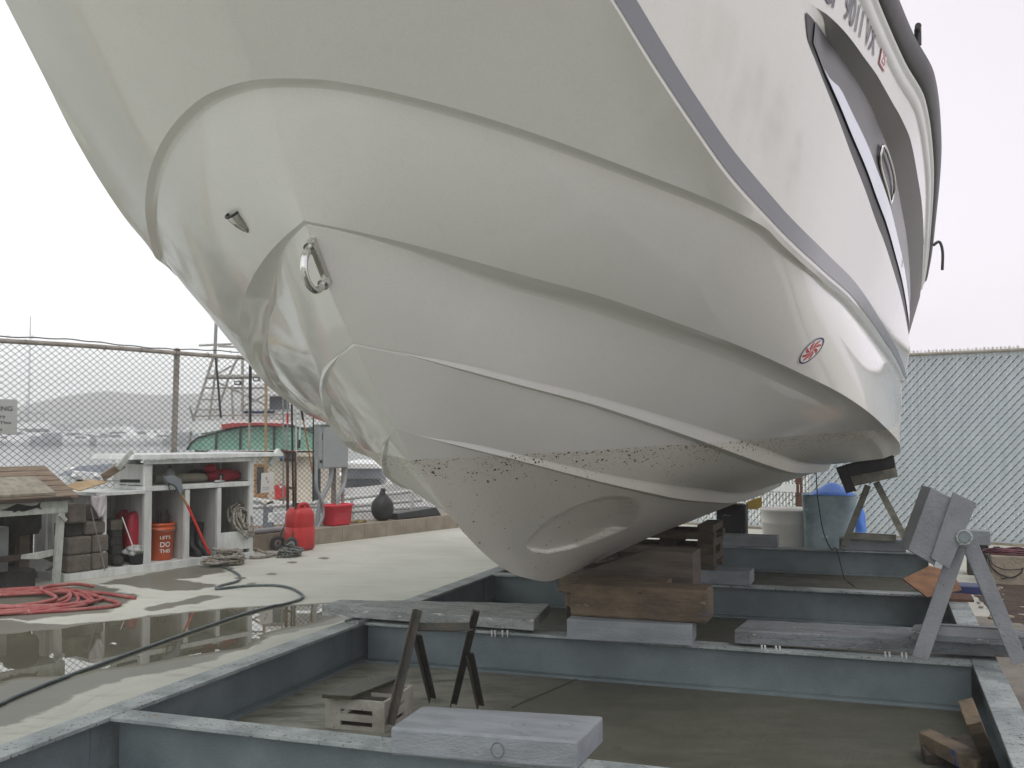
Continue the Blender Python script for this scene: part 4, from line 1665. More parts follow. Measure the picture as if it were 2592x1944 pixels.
pad = [on(2011, 1052, 5.42), on(2064, 1079, 5.42), on(2019, 1222, 5.42), on(1961, 1188, 5.42)]
rs.part('timber_pad', MB().prism(pad, (-.035, .20, .0)), M['stand_paint'], .005)
u_ = (pad[3] - pad[0]).normalized()
chn2 = [on(2059, 1063, 5.40), on(2110, 1087, 5.40), on(2050, 1229, 5.40), on(2011, 1205, 5.40)]
rs.part('end_plate', MB().prism(chn2, (-.002, .010, 0)), M['stand_paint'], .002)
n_ = (chn2[1] - chn2[0])
n_.normalize()
bkp = [chn2[1], chn2[2]]
rs.part('channel', MB().prism([chn2[1] - n_ * .012 + Vector((0, .012, 0)), chn2[1] + Vector((0, .012, 0)), chn2[2] + Vector((0, .012, 0)), chn2[2] - n_ * .012 + Vector((0, .012, 0))], (-.02, .20, 0)), M['steel_paint'])

# far stand with black pad under the port bottom
fy = 10.55
fo = lambda x, y, yy=fy: CF.on_y(x, y, yy)
apx = fo(1872, 1046)
fs = Thing('support_stand', 'weathered A frame stand with a black pad under the hull', 'boat stand', CF, (apx.x, fy, BH), 'folding hull stands of the cradle')
for x_, y_, xt, yt in ((1816, 1178, 1868, 1046), (1958, 1184, 1886, 1044)):
    fs.part('leg', MB().angle_iron(fo(xt, yt), fo(x_, y_), .06, .008, (0, -1, 0), (1, 0, 0)), M['olive_iron'])
fs.part('base_bar', MB().angle_iron(fo(1830, 1150), fo(1936, 1156), .06, .008, (0, 0, -1), (0, 1, 0)), M['olive_iron'])
pc = [fo(1806, 1012, 10.42), fo(1827, 1064, 10.42), fo(1938, 1033, 10.42), fo(1932, 1000, 10.42)]
bt = [fo(1838, 1052, 10.4), fo(1940, 1030, 10.4), fo(1936, 1010, 10.4), fo(1832, 1030, 10.4)]
fs.part('pad_plate', MB().prism(bt, (0, .36, 0)), M['olive_iron'], .004)
pt = [fo(1822, 1034, 10.4), fo(1935, 1008, 10.4), fo(1930, 980, 10.4), fo(1822, 1006, 10.4)]
fs.part('rubber_pad', MB().prism(pt, (0, .38, 0)), M['black_rubber'], .008)
fs.part('pad_cheek', MB().prism([fo(1805, 1010, 10.38), fo(1828, 1066, 10.38), fo(1850, 1060, 10.38), fo(1826, 1004, 10.38)], (0, .02, 0)), M['black_rubber'])
ctimber('timber_block', 'grey timber on the farthest beam under the black padded stand', fo(1812, 1175).x, fo(1958, 1175).x, 10.61, 10.80, BH + .002, fo(1850, 1163, 10.61).z, M['grey_timber'])
q_ = CF.on_z(2212, 1192, 0)
ctimber('timber_block', 'weathered timber lying on the ground behind the tilted pad', fo(2086, 1170, 11.0).x, fo(2140, 1170, 11.0).x, 11.0, 11.2, .29, .43, M['grey_timber'])
ctimber('timber_block', 'dark grey block carrying the timber behind the tilted pad', fo(2090, 1170, 11.0).x, fo(2136, 1170, 11.0).x, 11.02, 11.18, .002, .288, M['dark_wood'])

# rusty wedge plate and blue strap beside the right beam
wz = [CF.on_z(1952, 1251, .25), CF.on_z(2000, 1288, .25), CF.on_z(2062, 1262, .36), CF.on_z(2012, 1222, .42)]
solo('wedge_plate', 'orange rusted steel wedge plate leaning at the right beam', 'steel plate', MB().prism([CF.on_y(1950, 1250, 7.5), CF.on_y(2003, 1290, 7.3), CF.on_y(2078, 1274, 7.5), CF.on_y(2058, 1236, 7.8), CF.on_y(2008, 1222, 7.9)], (0, .03, -.012)), M['rust_plate'], CF, (.2, 7.5, .24))
solo('strap_block', 'dark blue padded block on the right beam behind the tilted pad', 'pad', MB().box(XR - .06, XR + .22, 8.05, 8.25, BH + .002, BH + .06), M['navy'], CF, (XR, 8.15, BH), None, .008)
solo('rust_bracket', 'brown rusted bracket plate resting on the right beam', 'bracket', MB().box(XR - .13, XR + .10, 7.70, 7.98, BH + .002, BH + .018).box(XR - .13, XR - .118, 7.70, 7.98, BH + .0185, BH + .07), M['rust'], CF, (XR, 7.8, BH))

# slotted crate and mossy board on the slab inside the cradle
k0, k1 = CF.on_z(702, 1573, .002), CF.on_z(830, 1585, .002)
kt = CF.on_y(705, 1508, k0.y).z
kd = (k1 - k0).normalized()
kb = CF.on_z(671, 1543, .002)
kn = Vector((-kd.y, kd.x, 0))
W_, D_, H_ = (k1 - k0).length, .34, kt
crt = Thing('slotted_crate', 'dirty off white slotted crate standing inside the left front bay', 'crate', CF, k0)


def kp(a, b, z):
    p = Vector((k0.x, k0.y, 0)) + kd * a + kn * b
    return (p.x, p.y, .002 + z)


def kbox(a0, a1, b0, b1, z0, z1):
    return MB().hexa([kp(a0, b0, z0), kp(a1, b0, z0), kp(a1, b1, z0), kp(a0, b1, z0), kp(a0, b0, z1), kp(a1, b0, z1), kp(a1, b1, z1), kp(a0, b1, z1)])


for b0, b1 in ((0, .016), (D_ - .016, D_)):
    mb = MB()
    for z0, z1 in ((0, .14), (.30, .52), (.68, 1.0)):
        q = kbox(.0, W_, b0, b1, z0 * H_, z1 * H_)
        mb.add(q.v, q.f)
    for a0, a1 in ((.0, .26), (.80, 1.0)):
        for z0, z1 in ((.14, .30), (.52, .68)):
            q = kbox(a0 * W_, a1 * W_, b0 + .0005, b1 - .0005, z0 * H_, z1 * H_)
            mb.add(q.v, q.f)
    crt.part('slotted_side', mb, M['crate_white'])
for a0, a1 in ((0, .016), (W_ - .016, W_)):
    mb = MB()
    for z0, z1 in ((0, .14), (.30, .52), (.68, .99)):
        q = kbox(a0 + .001, a1 - .001, .017, D_ - .017, z0 * H_, z1 * H_)
        mb.add(q.v, q.f)
    for b0, b1 in ((.017, .10), (D_ - .10, D_ - .017)):
        for z0, z1 in ((.14, .30), (.52, .68)):
            q = kbox(a0 + .0015, a1 - .0015, b0, b1, z0 * H_, z1 * H_)
            mb.add(q.v, q.f)
    crt.part('slotted_end', mb, M['crate_white'])
crt.part('crate_floor', kbox(.02, W_ - .02, .02, D_ - .02, .002, .02), M['dark_wood'])
crt.part('rim', kbox(-.004, W_ * .45, -.004, .02, H_ + .001, H_ + .008), M['tub_green'] if 'tub_green' in M else M['mossy'])
m0, m1, m2, m3 = CF.on_z(695, 1508, kt + .012), CF.on_z(760, 1512, kt + .012), CF.on_z(868, 1470, kt + .012), CF.on_z(810, 1462, kt + .012)
solo('mossy_board', 'wet dark mossy board laid over the off white crate', 'board', MB().prism([m0, m1, m2, m3], (0, 0, .018)), M['mossy'], CF, m0, None, .003)

# wooden chock at the lower right corner
ck = Thing('wooden_chock', 'dark brown wooden chock leaning inside the right front corner', 'chock', CF, CF.on_z(2060, 1620, 0))
a_, b_ = CF.on_y(2095, 1535, 4.15), CF.on_z(2135, 1652, .004)
ck.part('leaning_board', MB().bar(CF.on_y(2094, 1536, 4.35), CF.on_z(2140, 1650, .03), .055, .10, (0, 1, 0)), M['old_wood'], .004)
ck.part('foot_board', MB().prism([CF.on_z(1988, 1608, .07), CF.on_z(2090, 1584, .10), CF.on_z(2128, 1640, .05), CF.on_z(2000, 1628, .05)], (0, 0, -.045)), M['dark_wood'], .004)
ck.part('wedge', MB().prism([CF.on_z(1986, 1612, .05), CF.on_z(2010, 1604, .05), CF.on_z(2135, 1665, .05), CF.on_z(2110, 1680, .05)], (0, 0, .06)), M['old_wood'], .004)
# ---------------------------------------------------------------- left fence, curb
def lp(x, y, off=0.0):
    return LF.on_y(x, y, off)


CURB_Z = .19
cbm = MB()
xx = -14.0
rnd = random.Random(21)
cw = Thing('block_curb', 'low beige concrete block curb along the chain link fence', 'curb', LF, (0, .6, 0))
mb = MB()
while xx < 9.0:
    mb.box(xx, xx + .397, .44, .90, 0, CURB_Z + rnd.uniform(-.002, .002))
    xx += .40
cw.part('block_course', mb, M['curb'], .004)
mb = MB()
mb.box(-14, 9.0, .447, .895, .001, CURB_Z - .006)
cw.part('mortar_bed', mb, M['dirty_wood'])

fence = Thing('chain_link_fence', 'rusty chain link fence with barbed wire above the harbour', 'fence', LF, (0, LFY, CURB_Z))
FT = 2.245


def chain(mb, x0, x1, z0, z1, px, pz, r, y, fam=(1, -1), dy=.004, seg=True):
    """Straight runs of the two wire families of a diamond mesh."""
    for f in fam:
        n0 = int((x0 - (z1 - z0) * px / pz) / px) - 1
        n1 = int((x1 + (z1 - z0) * px / pz) / px) + 2
        for k in range(n0, n1):
            xa, za = k * px, z0
            xb, zb = xa + f * (z1 - z0) * px / pz, z1
            t0, t1 = 0.0, 1.0
            if f > 0:
                t0, t1 = max(0, (x0 - xa) / (xb - xa)), min(1, (x1 - xa) / (xb - xa))
            else:
                t0, t1 = max(0, (xa - x1) / (xa - xb)), min(1, (xa - x0) / (xa - xb))
            if t1 - t0 < .01:
                continue
            p = Vector((xa + (xb - xa) * t0, y + f * dy, za + (zb - za) * t0))
            q = Vector((xa + (xb - xa) * t1, y + f * dy, za + (zb - za) * t1))
            d = (q - p).normalized()
            s = d.cross(Vector((0, 1, 0))) * r
            u = Vector((0, r, 0))
            vs = [p + s, p + u, p - s, p - u, q + s, q + u, q - s, q - u]
            mb.add(vs, [(0, 1, 5, 4), (1, 2, 6, 5), (2, 3, 7, 6), (3, 0, 4, 7)], True)
    return mb


cm = chain(MB(), -3.2, 8.9, CURB_Z + .01, FT - .02, .083, .062, .0027, LFY)
fence.part('mesh_fabric', cm, M['wire_dark'])
PX0 = lp(383, 800, LFY).x
for k in range(-1, 4):
    x = PX0 + 2.42 * k
    if x > 8.9:
        break
    lean = .014 if k == 0 else 0
    fence.part('post', MB().cyl((x - lean * 2, LFY + .03, CURB_Z - .02), (x + lean, LFY + .03, FT + .02), .032, 14).lathe([(.036, 0), (.037, .02), (.02, .038), (.002, .042)], (x + lean, LFY + .03, FT + .015), 14), M['post_paint'])
tr = [(x, LFY + .0, FT + .006 * math.sin(x * 2.1)) for x in [-3.4 + .3 * k for k in range(42)]]
fence.part('top_rail', MB().tube(tr, .024, 10), M['post_paint'])
bw = MB()
b1 = [(x, LFY - .012 + .006 * math.sin(9 * x), FT + .045 + .012 * math.sin(x * 3.3) + .004 * math.sin(17 * x)) for x in [-3.4 + .06 * k for k in range(205)]]
bw.tube(b1, .006, 5)
rnd = random.Random(5)
for k in range(2, 203, 4):
    p = Vector(b1[k])
    for _ in range(2):
        d = Vector((rnd.uniform(-.4, .4), rnd.uniform(-1, 1), rnd.uniform(-.6, 1))).normalized() * .022
        bw.tube([p - d, p + d], .0018, 4)
fence.part('barbed_wire', bw, M['rust_iron'])
tw = MB()
for k in range(28):
    x = -3 + .43 * k
    tw.tube([(x + .026 * math.cos(t) * .3, LFY + .027 * math.sin(t), FT + .027 * math.cos(t)) for t in [2 * math.pi * j / 10 for j in range(10)]], .0028, 5, True)
fence.part('tie_wire', tw, M['rust'])

# warning sign on the fence at the left edge
s0, s1 = lp(38, 863, LFY - .012), lp(34, 938, LFY - .012)
sg = Thing('warning_sign', 'grey white warning sign wired to the chain link fence', 'sign', LF, (s0.x - .30, LFY - .012, s1.z))
W_ = .62
sg.part('sign_board', MB().box(s0.x - W_, s0.x, LFY - .014, LFY - .011, s1.z, s0.z), M['sign'], .001)
for body, wd, x1, yb, h in (('WARNING', .38, 27, 888, .046), ('No Entry', .24, 12, 905, .040), ('Beyond This', .33, 24, 918, .036), ('Point', .12, 5, 931, .030)):
    p = lp(x1, yb, LFY - .0155)
    for m2 in islands(text_mb(body, wd, h, lambda a, b, p=p, wd=wd: Vector((p.x - wd + a, LFY - .0155, p.z + b)))):
        sg.part('sign_letter', m2, M['sign_text'])

# ---------------------------------------------------------------- white cubby cabinet
X = lambda px, py=1100, off=0.0: lp(px, py, off).x
ZL, DEP = .075, .56
XLEFT, XR_ = X(137, 1240), X(547, 1180)
cab = Thing('cubby_cabinet', 'white painted open cubby cabinet against the fence', 'cabinet', LF, ((XLEFT + XR_) / 2, .28, 0))
zm = .815                                    # middle shelf
zt = 1.055                                   # underside of the cap
cab.part('base', MB().box(XLEFT, XR_ + .01, -.012, DEP - .01, 0, ZL), M['white_paint'], .004)


def upright(px0, px1, z0, z1, y1=.035):
    return MB().box(X(px0), X(px1), 0, y1, z0, z1)


x312, x547 = X(312), X(547)
for a, b, z1 in ((224, 231, zm - .05), (312, 328, zt), (400, 410, zm - .03), (470, 478, zm - .03), (539, 547, zt)):
    cab.part('upright', upright(a, b, ZL + .001, z1 - .001), M['white_paint'], .002)
for a in (227, 320, 405, 474):
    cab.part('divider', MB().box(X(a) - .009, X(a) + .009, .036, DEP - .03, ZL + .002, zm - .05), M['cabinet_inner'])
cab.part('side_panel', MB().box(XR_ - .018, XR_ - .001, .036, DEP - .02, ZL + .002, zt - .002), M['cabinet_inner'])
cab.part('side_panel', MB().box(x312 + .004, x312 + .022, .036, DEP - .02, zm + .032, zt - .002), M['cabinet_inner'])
bk_ = MB()
xg = XLEFT + .02
while xg < XR_ - .03:
    x2 = min(xg + .10, XR_ - .02)
    bk_.box(xg, x2 - .006, DEP - .028, DEP - .012, ZL + .002, zt - .004 if xg > x312 else zm - .05)
    bk_.box(x2 - .006, x2, DEP - .020, DEP - .012, ZL + .002, zt - .004 if xg > x312 else zm - .05)
    xg = x2
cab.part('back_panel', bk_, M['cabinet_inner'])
cab.part('shelf', MB().box(x312 + .003, XR_ - .003, -.004, DEP - .03, zm - .025, zm + .022), M['white_paint'], .003)
cab.part('counter', MB().box(X(205), x312 - .003, -.02, DEP + .02, zm - .045, zm - .012), M['white_paint'], .003)
cab.part('fascia', MB().box(X(310), XR_ + .03, -.018, .012, zt, zt + .042), M['white_paint'], .003)
cab.part('cap', MB().hexa([(X(276), -.05, zt + .05), (X(606), -.05, zt + .046), (X(606), .66, zt + .046), (X(276), .66, zt + .05), (X(283), -.04, zt + .10), (X(604), -.04, zt + .088), (X(604), .66, zt + .088), (X(283), .66, zt + .10)]), M['white_paint'], .006)
cab.part('front_board', MB().box(X(469), X(541), -.014, -.001, ZL + .04, ZL + .235), M['white_paint'], .002)
e0, e1_ = lp(603, 973, .05), lp(583, 1004, .05)
cab.part('bracket_arm', MB().bar(e0, e1_, .07, .05, (0, 1, 0)), M['white_paint'], .004)
cab.part('bracket_arm', MB().bar(lp(285, 975, .02), lp(254, 1012, .02), .06, .03, (0, 1, 0)), M['green_white'], .004)
cab.part('back_post', MB().box(X(277, 1020, .3), X(289, 1020, .3), .3, .34, zm - .01, zt + .045), M['white_paint'], .003)
cab.part('back_post', MB().box(X(293, 1020, .4), X(304, 1020, .4), .4, .44, zm - .01, zt + .045), M['green_white'], .003)

# bucket with tools
bx = lp(345, 1207, .22).x
bz = ZL + .002
bu = Thing('bucket', 'orange plastic bucket with white stencilled slogan holding tools', 'bucket', LF, (bx, .22, bz))
bu.part('body', MB().lathe([(.002, 0), (.120, 0), (.126, .01), (.143, .30), (.150, .302), (.150, .318), (.145, .32), (.146, .345), (.152, .348), (.152, .372), (.146, .372), (.140, .34), (.122, .02), (.002, .02)], (bx, .22, bz), 36), M['orange_plastic'])
for body, w_, h_, z_ in (("LET'S", .112, .034, .215), ('DO', .105, .052, .135), ('THIS', .115, .038, .075)):
    def bf_(a, b, w_=w_, z_=z_):
        zz = z_ + b
        r_ = .1275 + (.0165) * zz / .30 + .0012
        t = -math.pi / 2 - .22 + (a - w_ / 2) / r_
        return Vector((bx + r_ * math.cos(t), .22 + r_ * math.sin(t), bz + zz))
    bu.part('slogan', text_mb(body, w_, h_, bf_), M['white_print'])
bu.part('bail_handle', MB().tube([(bx + .152 * math.cos(t), .22 + .152 * math.sin(t), bz + .345 - .05 * abs(math.sin(t))) for t in [math.pi + math.pi * k / 14 for k in range(15)]], .003, 5), M['galv'])
rnd = random.Random(2)
for k in range(6):
    a = rnd.uniform(0, 6.28)
    r_ = rnd.uniform(.02, .09)
    p = Vector((bx + r_ * math.cos(a), .22 + r_ * math.sin(a), bz + .10))
    q = p + Vector((rnd.uniform(-.05, .05), rnd.uniform(-.04, .04), rnd.uniform(.33, .42)))
    solo('hand_tool', 'dark handled hand tool standing in the orange bucket', 'tool', MB().tube([p, p.lerp(q, .7), q], [.006, .012, .010], 7), M['dark_wood'], LF, (p.x, p.y, p.z), 'tools in the orange bucket')

# crimson shells, boots, rope, stick
def capsule(c, w_, d_, h_, n=20):
    mb = MB()
    prof = [(.002, 0), (.72, .0), (.84, .03), (.92, .2), (1.0, .55), (.98, .75), (.86, .90), (.6, .975), (.3, .998), (.002, 1)]
    vs = []
    return mb.lathe([(r, z * h_) for r, z in prof], c, 24, True, w_ / 2, d_ / 2, 3.2)


p = lp(291, 1166, .20)
solo('plastic_shell', 'bright crimson rounded plastic seat shell standing upright in the left cubby', 'seat shell', capsule((p.x, .20, ZL + .11), .20, .13, .40), M['pink_red'], LF, (p.x, .2, ZL + .11), 'crimson shells')
p = lp(272, 1160, .36)
solo('plastic_shell', 'darker crimson shell half hidden behind the bright crimson one', 'seat shell', capsule((p.x, .36, ZL + .12), .22, .12, .40), M['bag_red'], LF, (p.x, .36, ZL + .12), 'crimson shells')
for xs, dn in ((X(240, 1200, .25), 5), (X(256, 1200, .3), 4)):
    pass
rnd = random.Random(8)
zz = ZL + .002
for k, (x_, z_, w_, h_) in enumerate(((246, 1226, .12, .10), (246, 1196, .115, .09), (244, 1175, .12, .075), (245, 1154, .11, .07), (244, 1134, .13, .10), (272, 1218, .13, .085), (296, 1200, .20, .10))):
    if k < 5:
        x0 = X(x_, 1200, .2)
        solo('dark_block', 'damp dark concrete block in the narrow stack beside the crimson shells', 'block', MB().box(x0 - w_ / 2, x0 + w_ / 2, .14, .30, zz, zz + h_), M['dark_block'] if k < 4 else M['paver'], LF, (x0, .22, zz), 'dark block stack in the cubby', .008)
        zz += h_ + .002
    elif k == 5:
        pass
x0 = X(283, 1200, .34)
solo('dark_block', 'long dark block lying on the cubby floor under the crimson shells', 'block', MB().box(x0 - .16, x0 + .17, .26, .46, ZL + .002, ZL + .107), M['dark_block'], LF, (x0, .36, ZL), None, .008)
for x_, sc in ((413, 1.0), (431, 1.06)):
    x0 = X(x_, 1195, .2)
    bt_ = Thing('rubber_boot', 'tall black rubber boot, the %s of the pair in the cubby' % ('narrower left one' if x_ < 420 else 'wider right one'), 'boot', LF, (x0, .2, ZL), 'pair of black boots')
    rws = []
    for z, cx_, rx_, ry_ in ((.0, -.03, .048, .13), (.03, -.03, .05, .135), (.07, -.02, .046, .11), (.11, .02, .044, .06), (.20, .03, .046, .052), (.32, .03, .052, .060), (.335, .03, .054, .062)):
        rws.append([(x0 + rx_ * sc * math.cos(t), .2 + cx_ + ry_ * sc * math.sin(t), ZL + .003 + z) for t in [2 * math.pi * k / 16 for k in range(17)]])
    bt_.part('shaft', MB().grid(rws, True), M['black_rubber'])
    bt_.part('cuff', MB().tube([(x0 + .054 * sc * math.cos(t), .23 + .062 * sc * math.sin(t), ZL + .338) for t in [2 * math.pi * k / 18 for k in range(18)]], .005, 6, True), M['trim_black'])


def rope_heap(c, rx, ry, rz, turns, seed, r, flat=.0):
    rnd = random.Random(seed)
    pts = []
    for k in range(turns):
        a0 = rnd.uniform(0, 6.28)
        R = rnd.uniform(.45, 1.0)
        tilt = rnd.uniform(-.3, .3)
        cz = rz * rnd.random() * (1.1 - .6 * R)
        cx, cy = rnd.uniform(-.25, .25) * rx, rnd.uniform(-.25, .25) * ry
        for j in range(9):
            t = a0 + 2 * math.pi * j / 9
            pts.append((c[0] + cx + rx * R * math.cos(t) * rnd.uniform(.85, 1.1), c[1] + cy + ry * R * math.sin(t) * rnd.uniform(.85, 1.1), max(c[2] + r, c[2] + r + cz + tilt * rz * math.cos(t) + rnd.uniform(-.01, .01))))
    return MB().tube(spline(pts, 4), r, 7)


x0 = X(511, 1140, .16)
rp = rope_heap((0, 0, 0), .145, .20, .13, 13, 3, .0125)
m_ = Matrix.Translation((x0, .12, ZL + .33)) @ Matrix.Rotation(math.radians(62), 4, 'X')
rp.v = [tuple(m_ @ Vector(p)) for p in rp.v]
solo('rope_coil', 'dirty white rope coil stuffed in the right cubby and spilling over its front board', 'rope', rp, M['rope'], LF, (x0, .2, ZL + .2), 'white rope heaps')
p = LF.on_z(492, 1222, 0)
solo('rope_coil', 'tangled white rope heap on the concrete in front of the right cubby', 'rope', rope_heap((p.x, p.y + .04, .002), .23, .14, .17, 13, 5, .0125), M['rope'], LF, (p.x, p.y, .002), 'white rope heaps')
a, b = lp(264, 1117, .06), lp(287, 1180, .02)
solo('white_stick', 'thin white stick leaning in the left cubby before the crimson shells', 'stick', MB().tube([a, b], .006, 8), M['paper'], LF, b)

# spray wand with red sleeve
g0, g1 = lp(388, 1062, -.03), lp(404, 1090, -.04)
g2 = lp(452, 1196, -.10)
wd = Thing('spray_wand', 'pressure spray wand with red sleeve leaning on the cabinet', 'spray wand', LF, g2)
wd.part('lance', MB().tube([g1, g2], .0135, 10), pm('bright red sleeve', (.55, .03, .02), None, rough=.4))
wd.part('neck', MB().tube([lp(390, 1066, -.03), g1 + (g2 - g1) * .02], [.010, .014], 8), M['frame_wood'])
gun = [lp(x, y, -.045) for x, y in ((356, 1030), (378, 1027), (392, 1036), (396, 1060), (390, 1070), (383, 1052), (374, 1046), (362, 1042))]
wd.part('trigger_gun', MB().prism(gun, (0, .045, 0)), M['grey_cover'], .004)
wd.part('guard', MB().tube(spline([lp(x, y, -.02) for x, y in ((364, 1044), (367, 1060), (374, 1068), (381, 1058), (386, 1066))], 4), .005, 6), M['black_plastic'])
# shelf contents
jx = lp(367, 1035, .10)
jr = .04
jg = Thing('oil_jug', 'grey translucent oil jug standing on the cabinet shelf', 'jug', LF, (jx.x, .1, zm + .022))
jg.part('jug_body', MB().lathe([(.002, 0), (.042, 0), (.046, .008), (.046, .10), (.040, .125), (.018, .15), (.016, .165), (.002, .165)], (jx.x, .10, zm + .024), 20, True, 1.1, .75, 4), M['jug'])
jg.part('cap', MB().cyl((jx.x, .10, zm + .19), (jx.x, .10, zm + .215), .014, 14), M['black_plastic'])
jg.part('jug_label', MB().box(jx.x - .03, jx.x + .03, .0625, .0645, zm + .05, zm + .11), M['black_plastic'])
ra_, rb_ = lp(332, 1030, .28), lp(448, 1027, .25)
zc_ = zm + .022 + .052
rl_ = MB().tube([(ra_.x, .28, zc_), (rb_.x - .12, .26, zc_), (rb_.x - .04, .25, zc_ - .004), (rb_.x, .25, zc_ - .012)], [.050, .050, .042, .016], 16)
solo('fender', 'long beige rolled fender lying on the cabinet shelf', 'fender', rl_, M['beige_roll'], LF, (ra_.x, .28, zm))
bgx, bgx1 = lp(450, 1030, .22).x, lp(521, 1030, .22).x
bag = Thing('gear_bag', 'crimson cloth gear bag with black tag on the cabinet shelf', 'bag', LF, ((bgx + bgx1) / 2, .24, zm + .022))
bag.part('bag_body', MB().blob(((bgx + bgx1) / 2, .24, zm + .082), (bgx1 - bgx) / 2, .12, .075, 22, 14, 4, .07, zm + .024), M['bag_red'])
tg = lp(477, 1026, .11)
bag.part('tag', MB().rbox((tg.x, .112, zm + .07), .055, .006, .085, 0, 0, .35), M['black_plastic'])
bag.part('tag_mark', text_mb('S', .022, .04, lambda a, b: Vector((tg.x - .012 + a, .1075, zm + .05 + b))), M['white_print'])
solo('cap_hat', 'dark maroon cap resting on the crimson bag', 'cap', MB().blob((bgx + .05, .25, zm + .165), .07, .075, .05, 16, 10, 6, .08), M['bag_red'], LF, (bgx + .05, .25, zm + .12))
solo('dark_cloth', 'crumpled dark cloth left of the crimson bag on the shelf', 'cloth', MB().blob((bgx - .05, .33, zm + .09), .17, .08, .07, 20, 12, 9, .18, zm + .024), M['black_plastic'], LF, (bgx - .05, .33, zm + .03))
tp_ = lp(500, 1037, .05)
solo('shelf_cable', 'short black cable trailing over the shelf edge under the bag', 'cable', MB().tube(spline([(bgx1 - .10, .12, zm + .028), (bgx1 - .02, .06, zm + .028), (bgx1 + .05, .02, zm + .027), (bgx1 + .04, -.012, zm + .012), (bgx1 + .0, -.014, zm - .01)], 4), .004, 6), M['cable'], LF, tp_)
solo('rag', 'pale crumpled rag lying at the middle of the cabinet shelf', 'rag', MB().blob((bgx - .0, .05, zm + .034), .06, .04, .016, 14, 8, 12, .25, zm + .024), M['plastic_bag'], LF, (bgx, .05, zm + .024))

# black tub with crumpled plastic in front of the cubby
tb = lp(300, 1224, .06)
tub = Thing('black_tub', 'small black tub topped with crumpled clear plastic on the cabinet base', 'tub', LF, (tb.x, .06, ZL))
tub.part('tub_shell', MB().lathe([(.002, 0), (.075, 0), (.088, .10), (.092, .102), (.086, .104), (.074, .012), (.002, .012)], (tb.x, .075, ZL + .002), 24, True, 1, .8, 4), M['black_plastic'])
pb_ = MB().blob((tb.x - .03, .075, ZL + .135), .10, .07, .055, 26, 16, 14, .3)
tub.part('plastic_wrap', pb_, M['plastic_bag'])
solo('grey_stone', 'small dark stone beside the black tub in the left cubby', 'stone', MB().blob((tb.x - .21, .09, ZL + .05), .055, .06, .048, 14, 9, 3, .12, ZL + .003), M['dark_block'], LF, (tb.x - .21, .09, ZL))

# paver stacks left of the cubbies
PV = 'concrete blocks stacked beside the table'


def paver(label, px0, px1, z0, z1, y0=-.02, y1=.20):
    mb = MB().box(X(px0, 1180, y0) + .002, X(px1, 1180, y0) - .002, y0, y1, z0, z1 - .003)
    return solo('paver_block', label, 'concrete block', mb, M['paver'], LF, (X((px0 + px1) / 2, 1180, y0), (y0 + y1) / 2, z0), PV, .02)


zA = ZL + .002
h1 = .165
paver('wide rough block at the bottom left of the block stack', 147, 199, zA, zA + h1)
paver('wide rough block lying on the bottom left one', 147, 199, zA + h1, zA + 2 * h1)
paver('narrow rough block at the bottom right of the block stack', 200, 236, zA, zA + h1, -.01, .2)
paver('narrow rough block lying on the bottom right one', 200, 236, zA + h1, zA + 2 * h1 + .002, -.01, .2)
solo('dark_block', 'black filler for the shaded gap in the block stack', 'block', MB().box(X(147) + .004, X(184), .03, .24, zA + 2 * h1 + .001, zA + 2 * h1 + .12), M['dark_block'], LF, (X(165), .1, zA + .33), None, .01)  # dark filler in place of an empty gap, its shade put into colour
paver('paver with pale face in the third layer, right of the black gap filler', 185, 229, zA + 2 * h1 + .004, zA + 2 * h1 + .13, -.005, .2)
paver('rounded topmost block on the black gap filler', 147, 187, zA + 2 * h1 + .122, zA + 2 * h1 + .305, -.015, .2)
paver('speckled block behind the hanging cloth', 198, 230, zA + 2 * h1 + .134, zA + 2 * h1 + .285, .03, .2)
c0 = lp(213, 1070, -.03)
rws = []
for i in range(12):
    v = i / 11
    half = .075 * (1 - max(0, v - .45) * 1.5) + .004
    rws.append([(c0.x + half * (-1 + 2 * j / 8) + .012 * v, -.035 + .012 * math.sin(j * 1.7 + v * 5), c0.z - .205 * v + .01 * math.cos(j * 1.1)) for j in range(9)])
clo = MB().grid(rws, True)
o = solo('hanging_cloth', 'pinkish white cloth hanging to a point before the block stack', 'cloth', clo, M['cloth'], LF, (c0.x, -.035, c0.z))
sm_ = o.modifiers.new('thickness', 'SOLIDIFY')
sm_.thickness = .006
a, b = lp(196, 1097, -.05), lp(227, 1233, -.06)
solo('grey_rod', 'thin grey rod leaning against the concrete block stack', 'rod', MB().tube([a, b], .006, 8), M['galv'], LF, b)
ty_, tl = lp(172, 1038, .1), lp(303, 1039, .1)
rt_ = Thing('long_tool', 'thin rod tool with black grip lying on the cabinet counter', 'tool', LF, (tl.x, .1, zm - .01))
zt_ = tl.z
rt_.part('rod', MB().tube([ty_, lp(262, 1039, .1)], .005, 7), M['galv'])
rt_.part('grip', MB().cyl(lp(260, 1039, .1), tl, .0165, 12), M['black_plastic'])
rt_.part('tip', MB().cyl(lp(167, 1038, .1), lp(177, 1038, .1), .012, 10), M['black_plastic'])
ply = [lp(140, 1051, -.02), lp(172, 1062, -.14), lp(233, 1042, .0), lp(184, 1037, .16)]
solo('plywood_sheet', 'small tan plywood sheet sticking out past the table end', 'board', MB().prism(ply, (0, 0, .010)), M['ply'], LF, ply[1])
solo('leaning_board', 'short brown board leaning under the sloping end of the cap', 'board', MB().bar(lp(222, 1031, .1), lp(266, 1003, .1), .075, .03, (0, 1, 0)), M['shingle'], LF, lp(222, 1031, .1), None, .003)
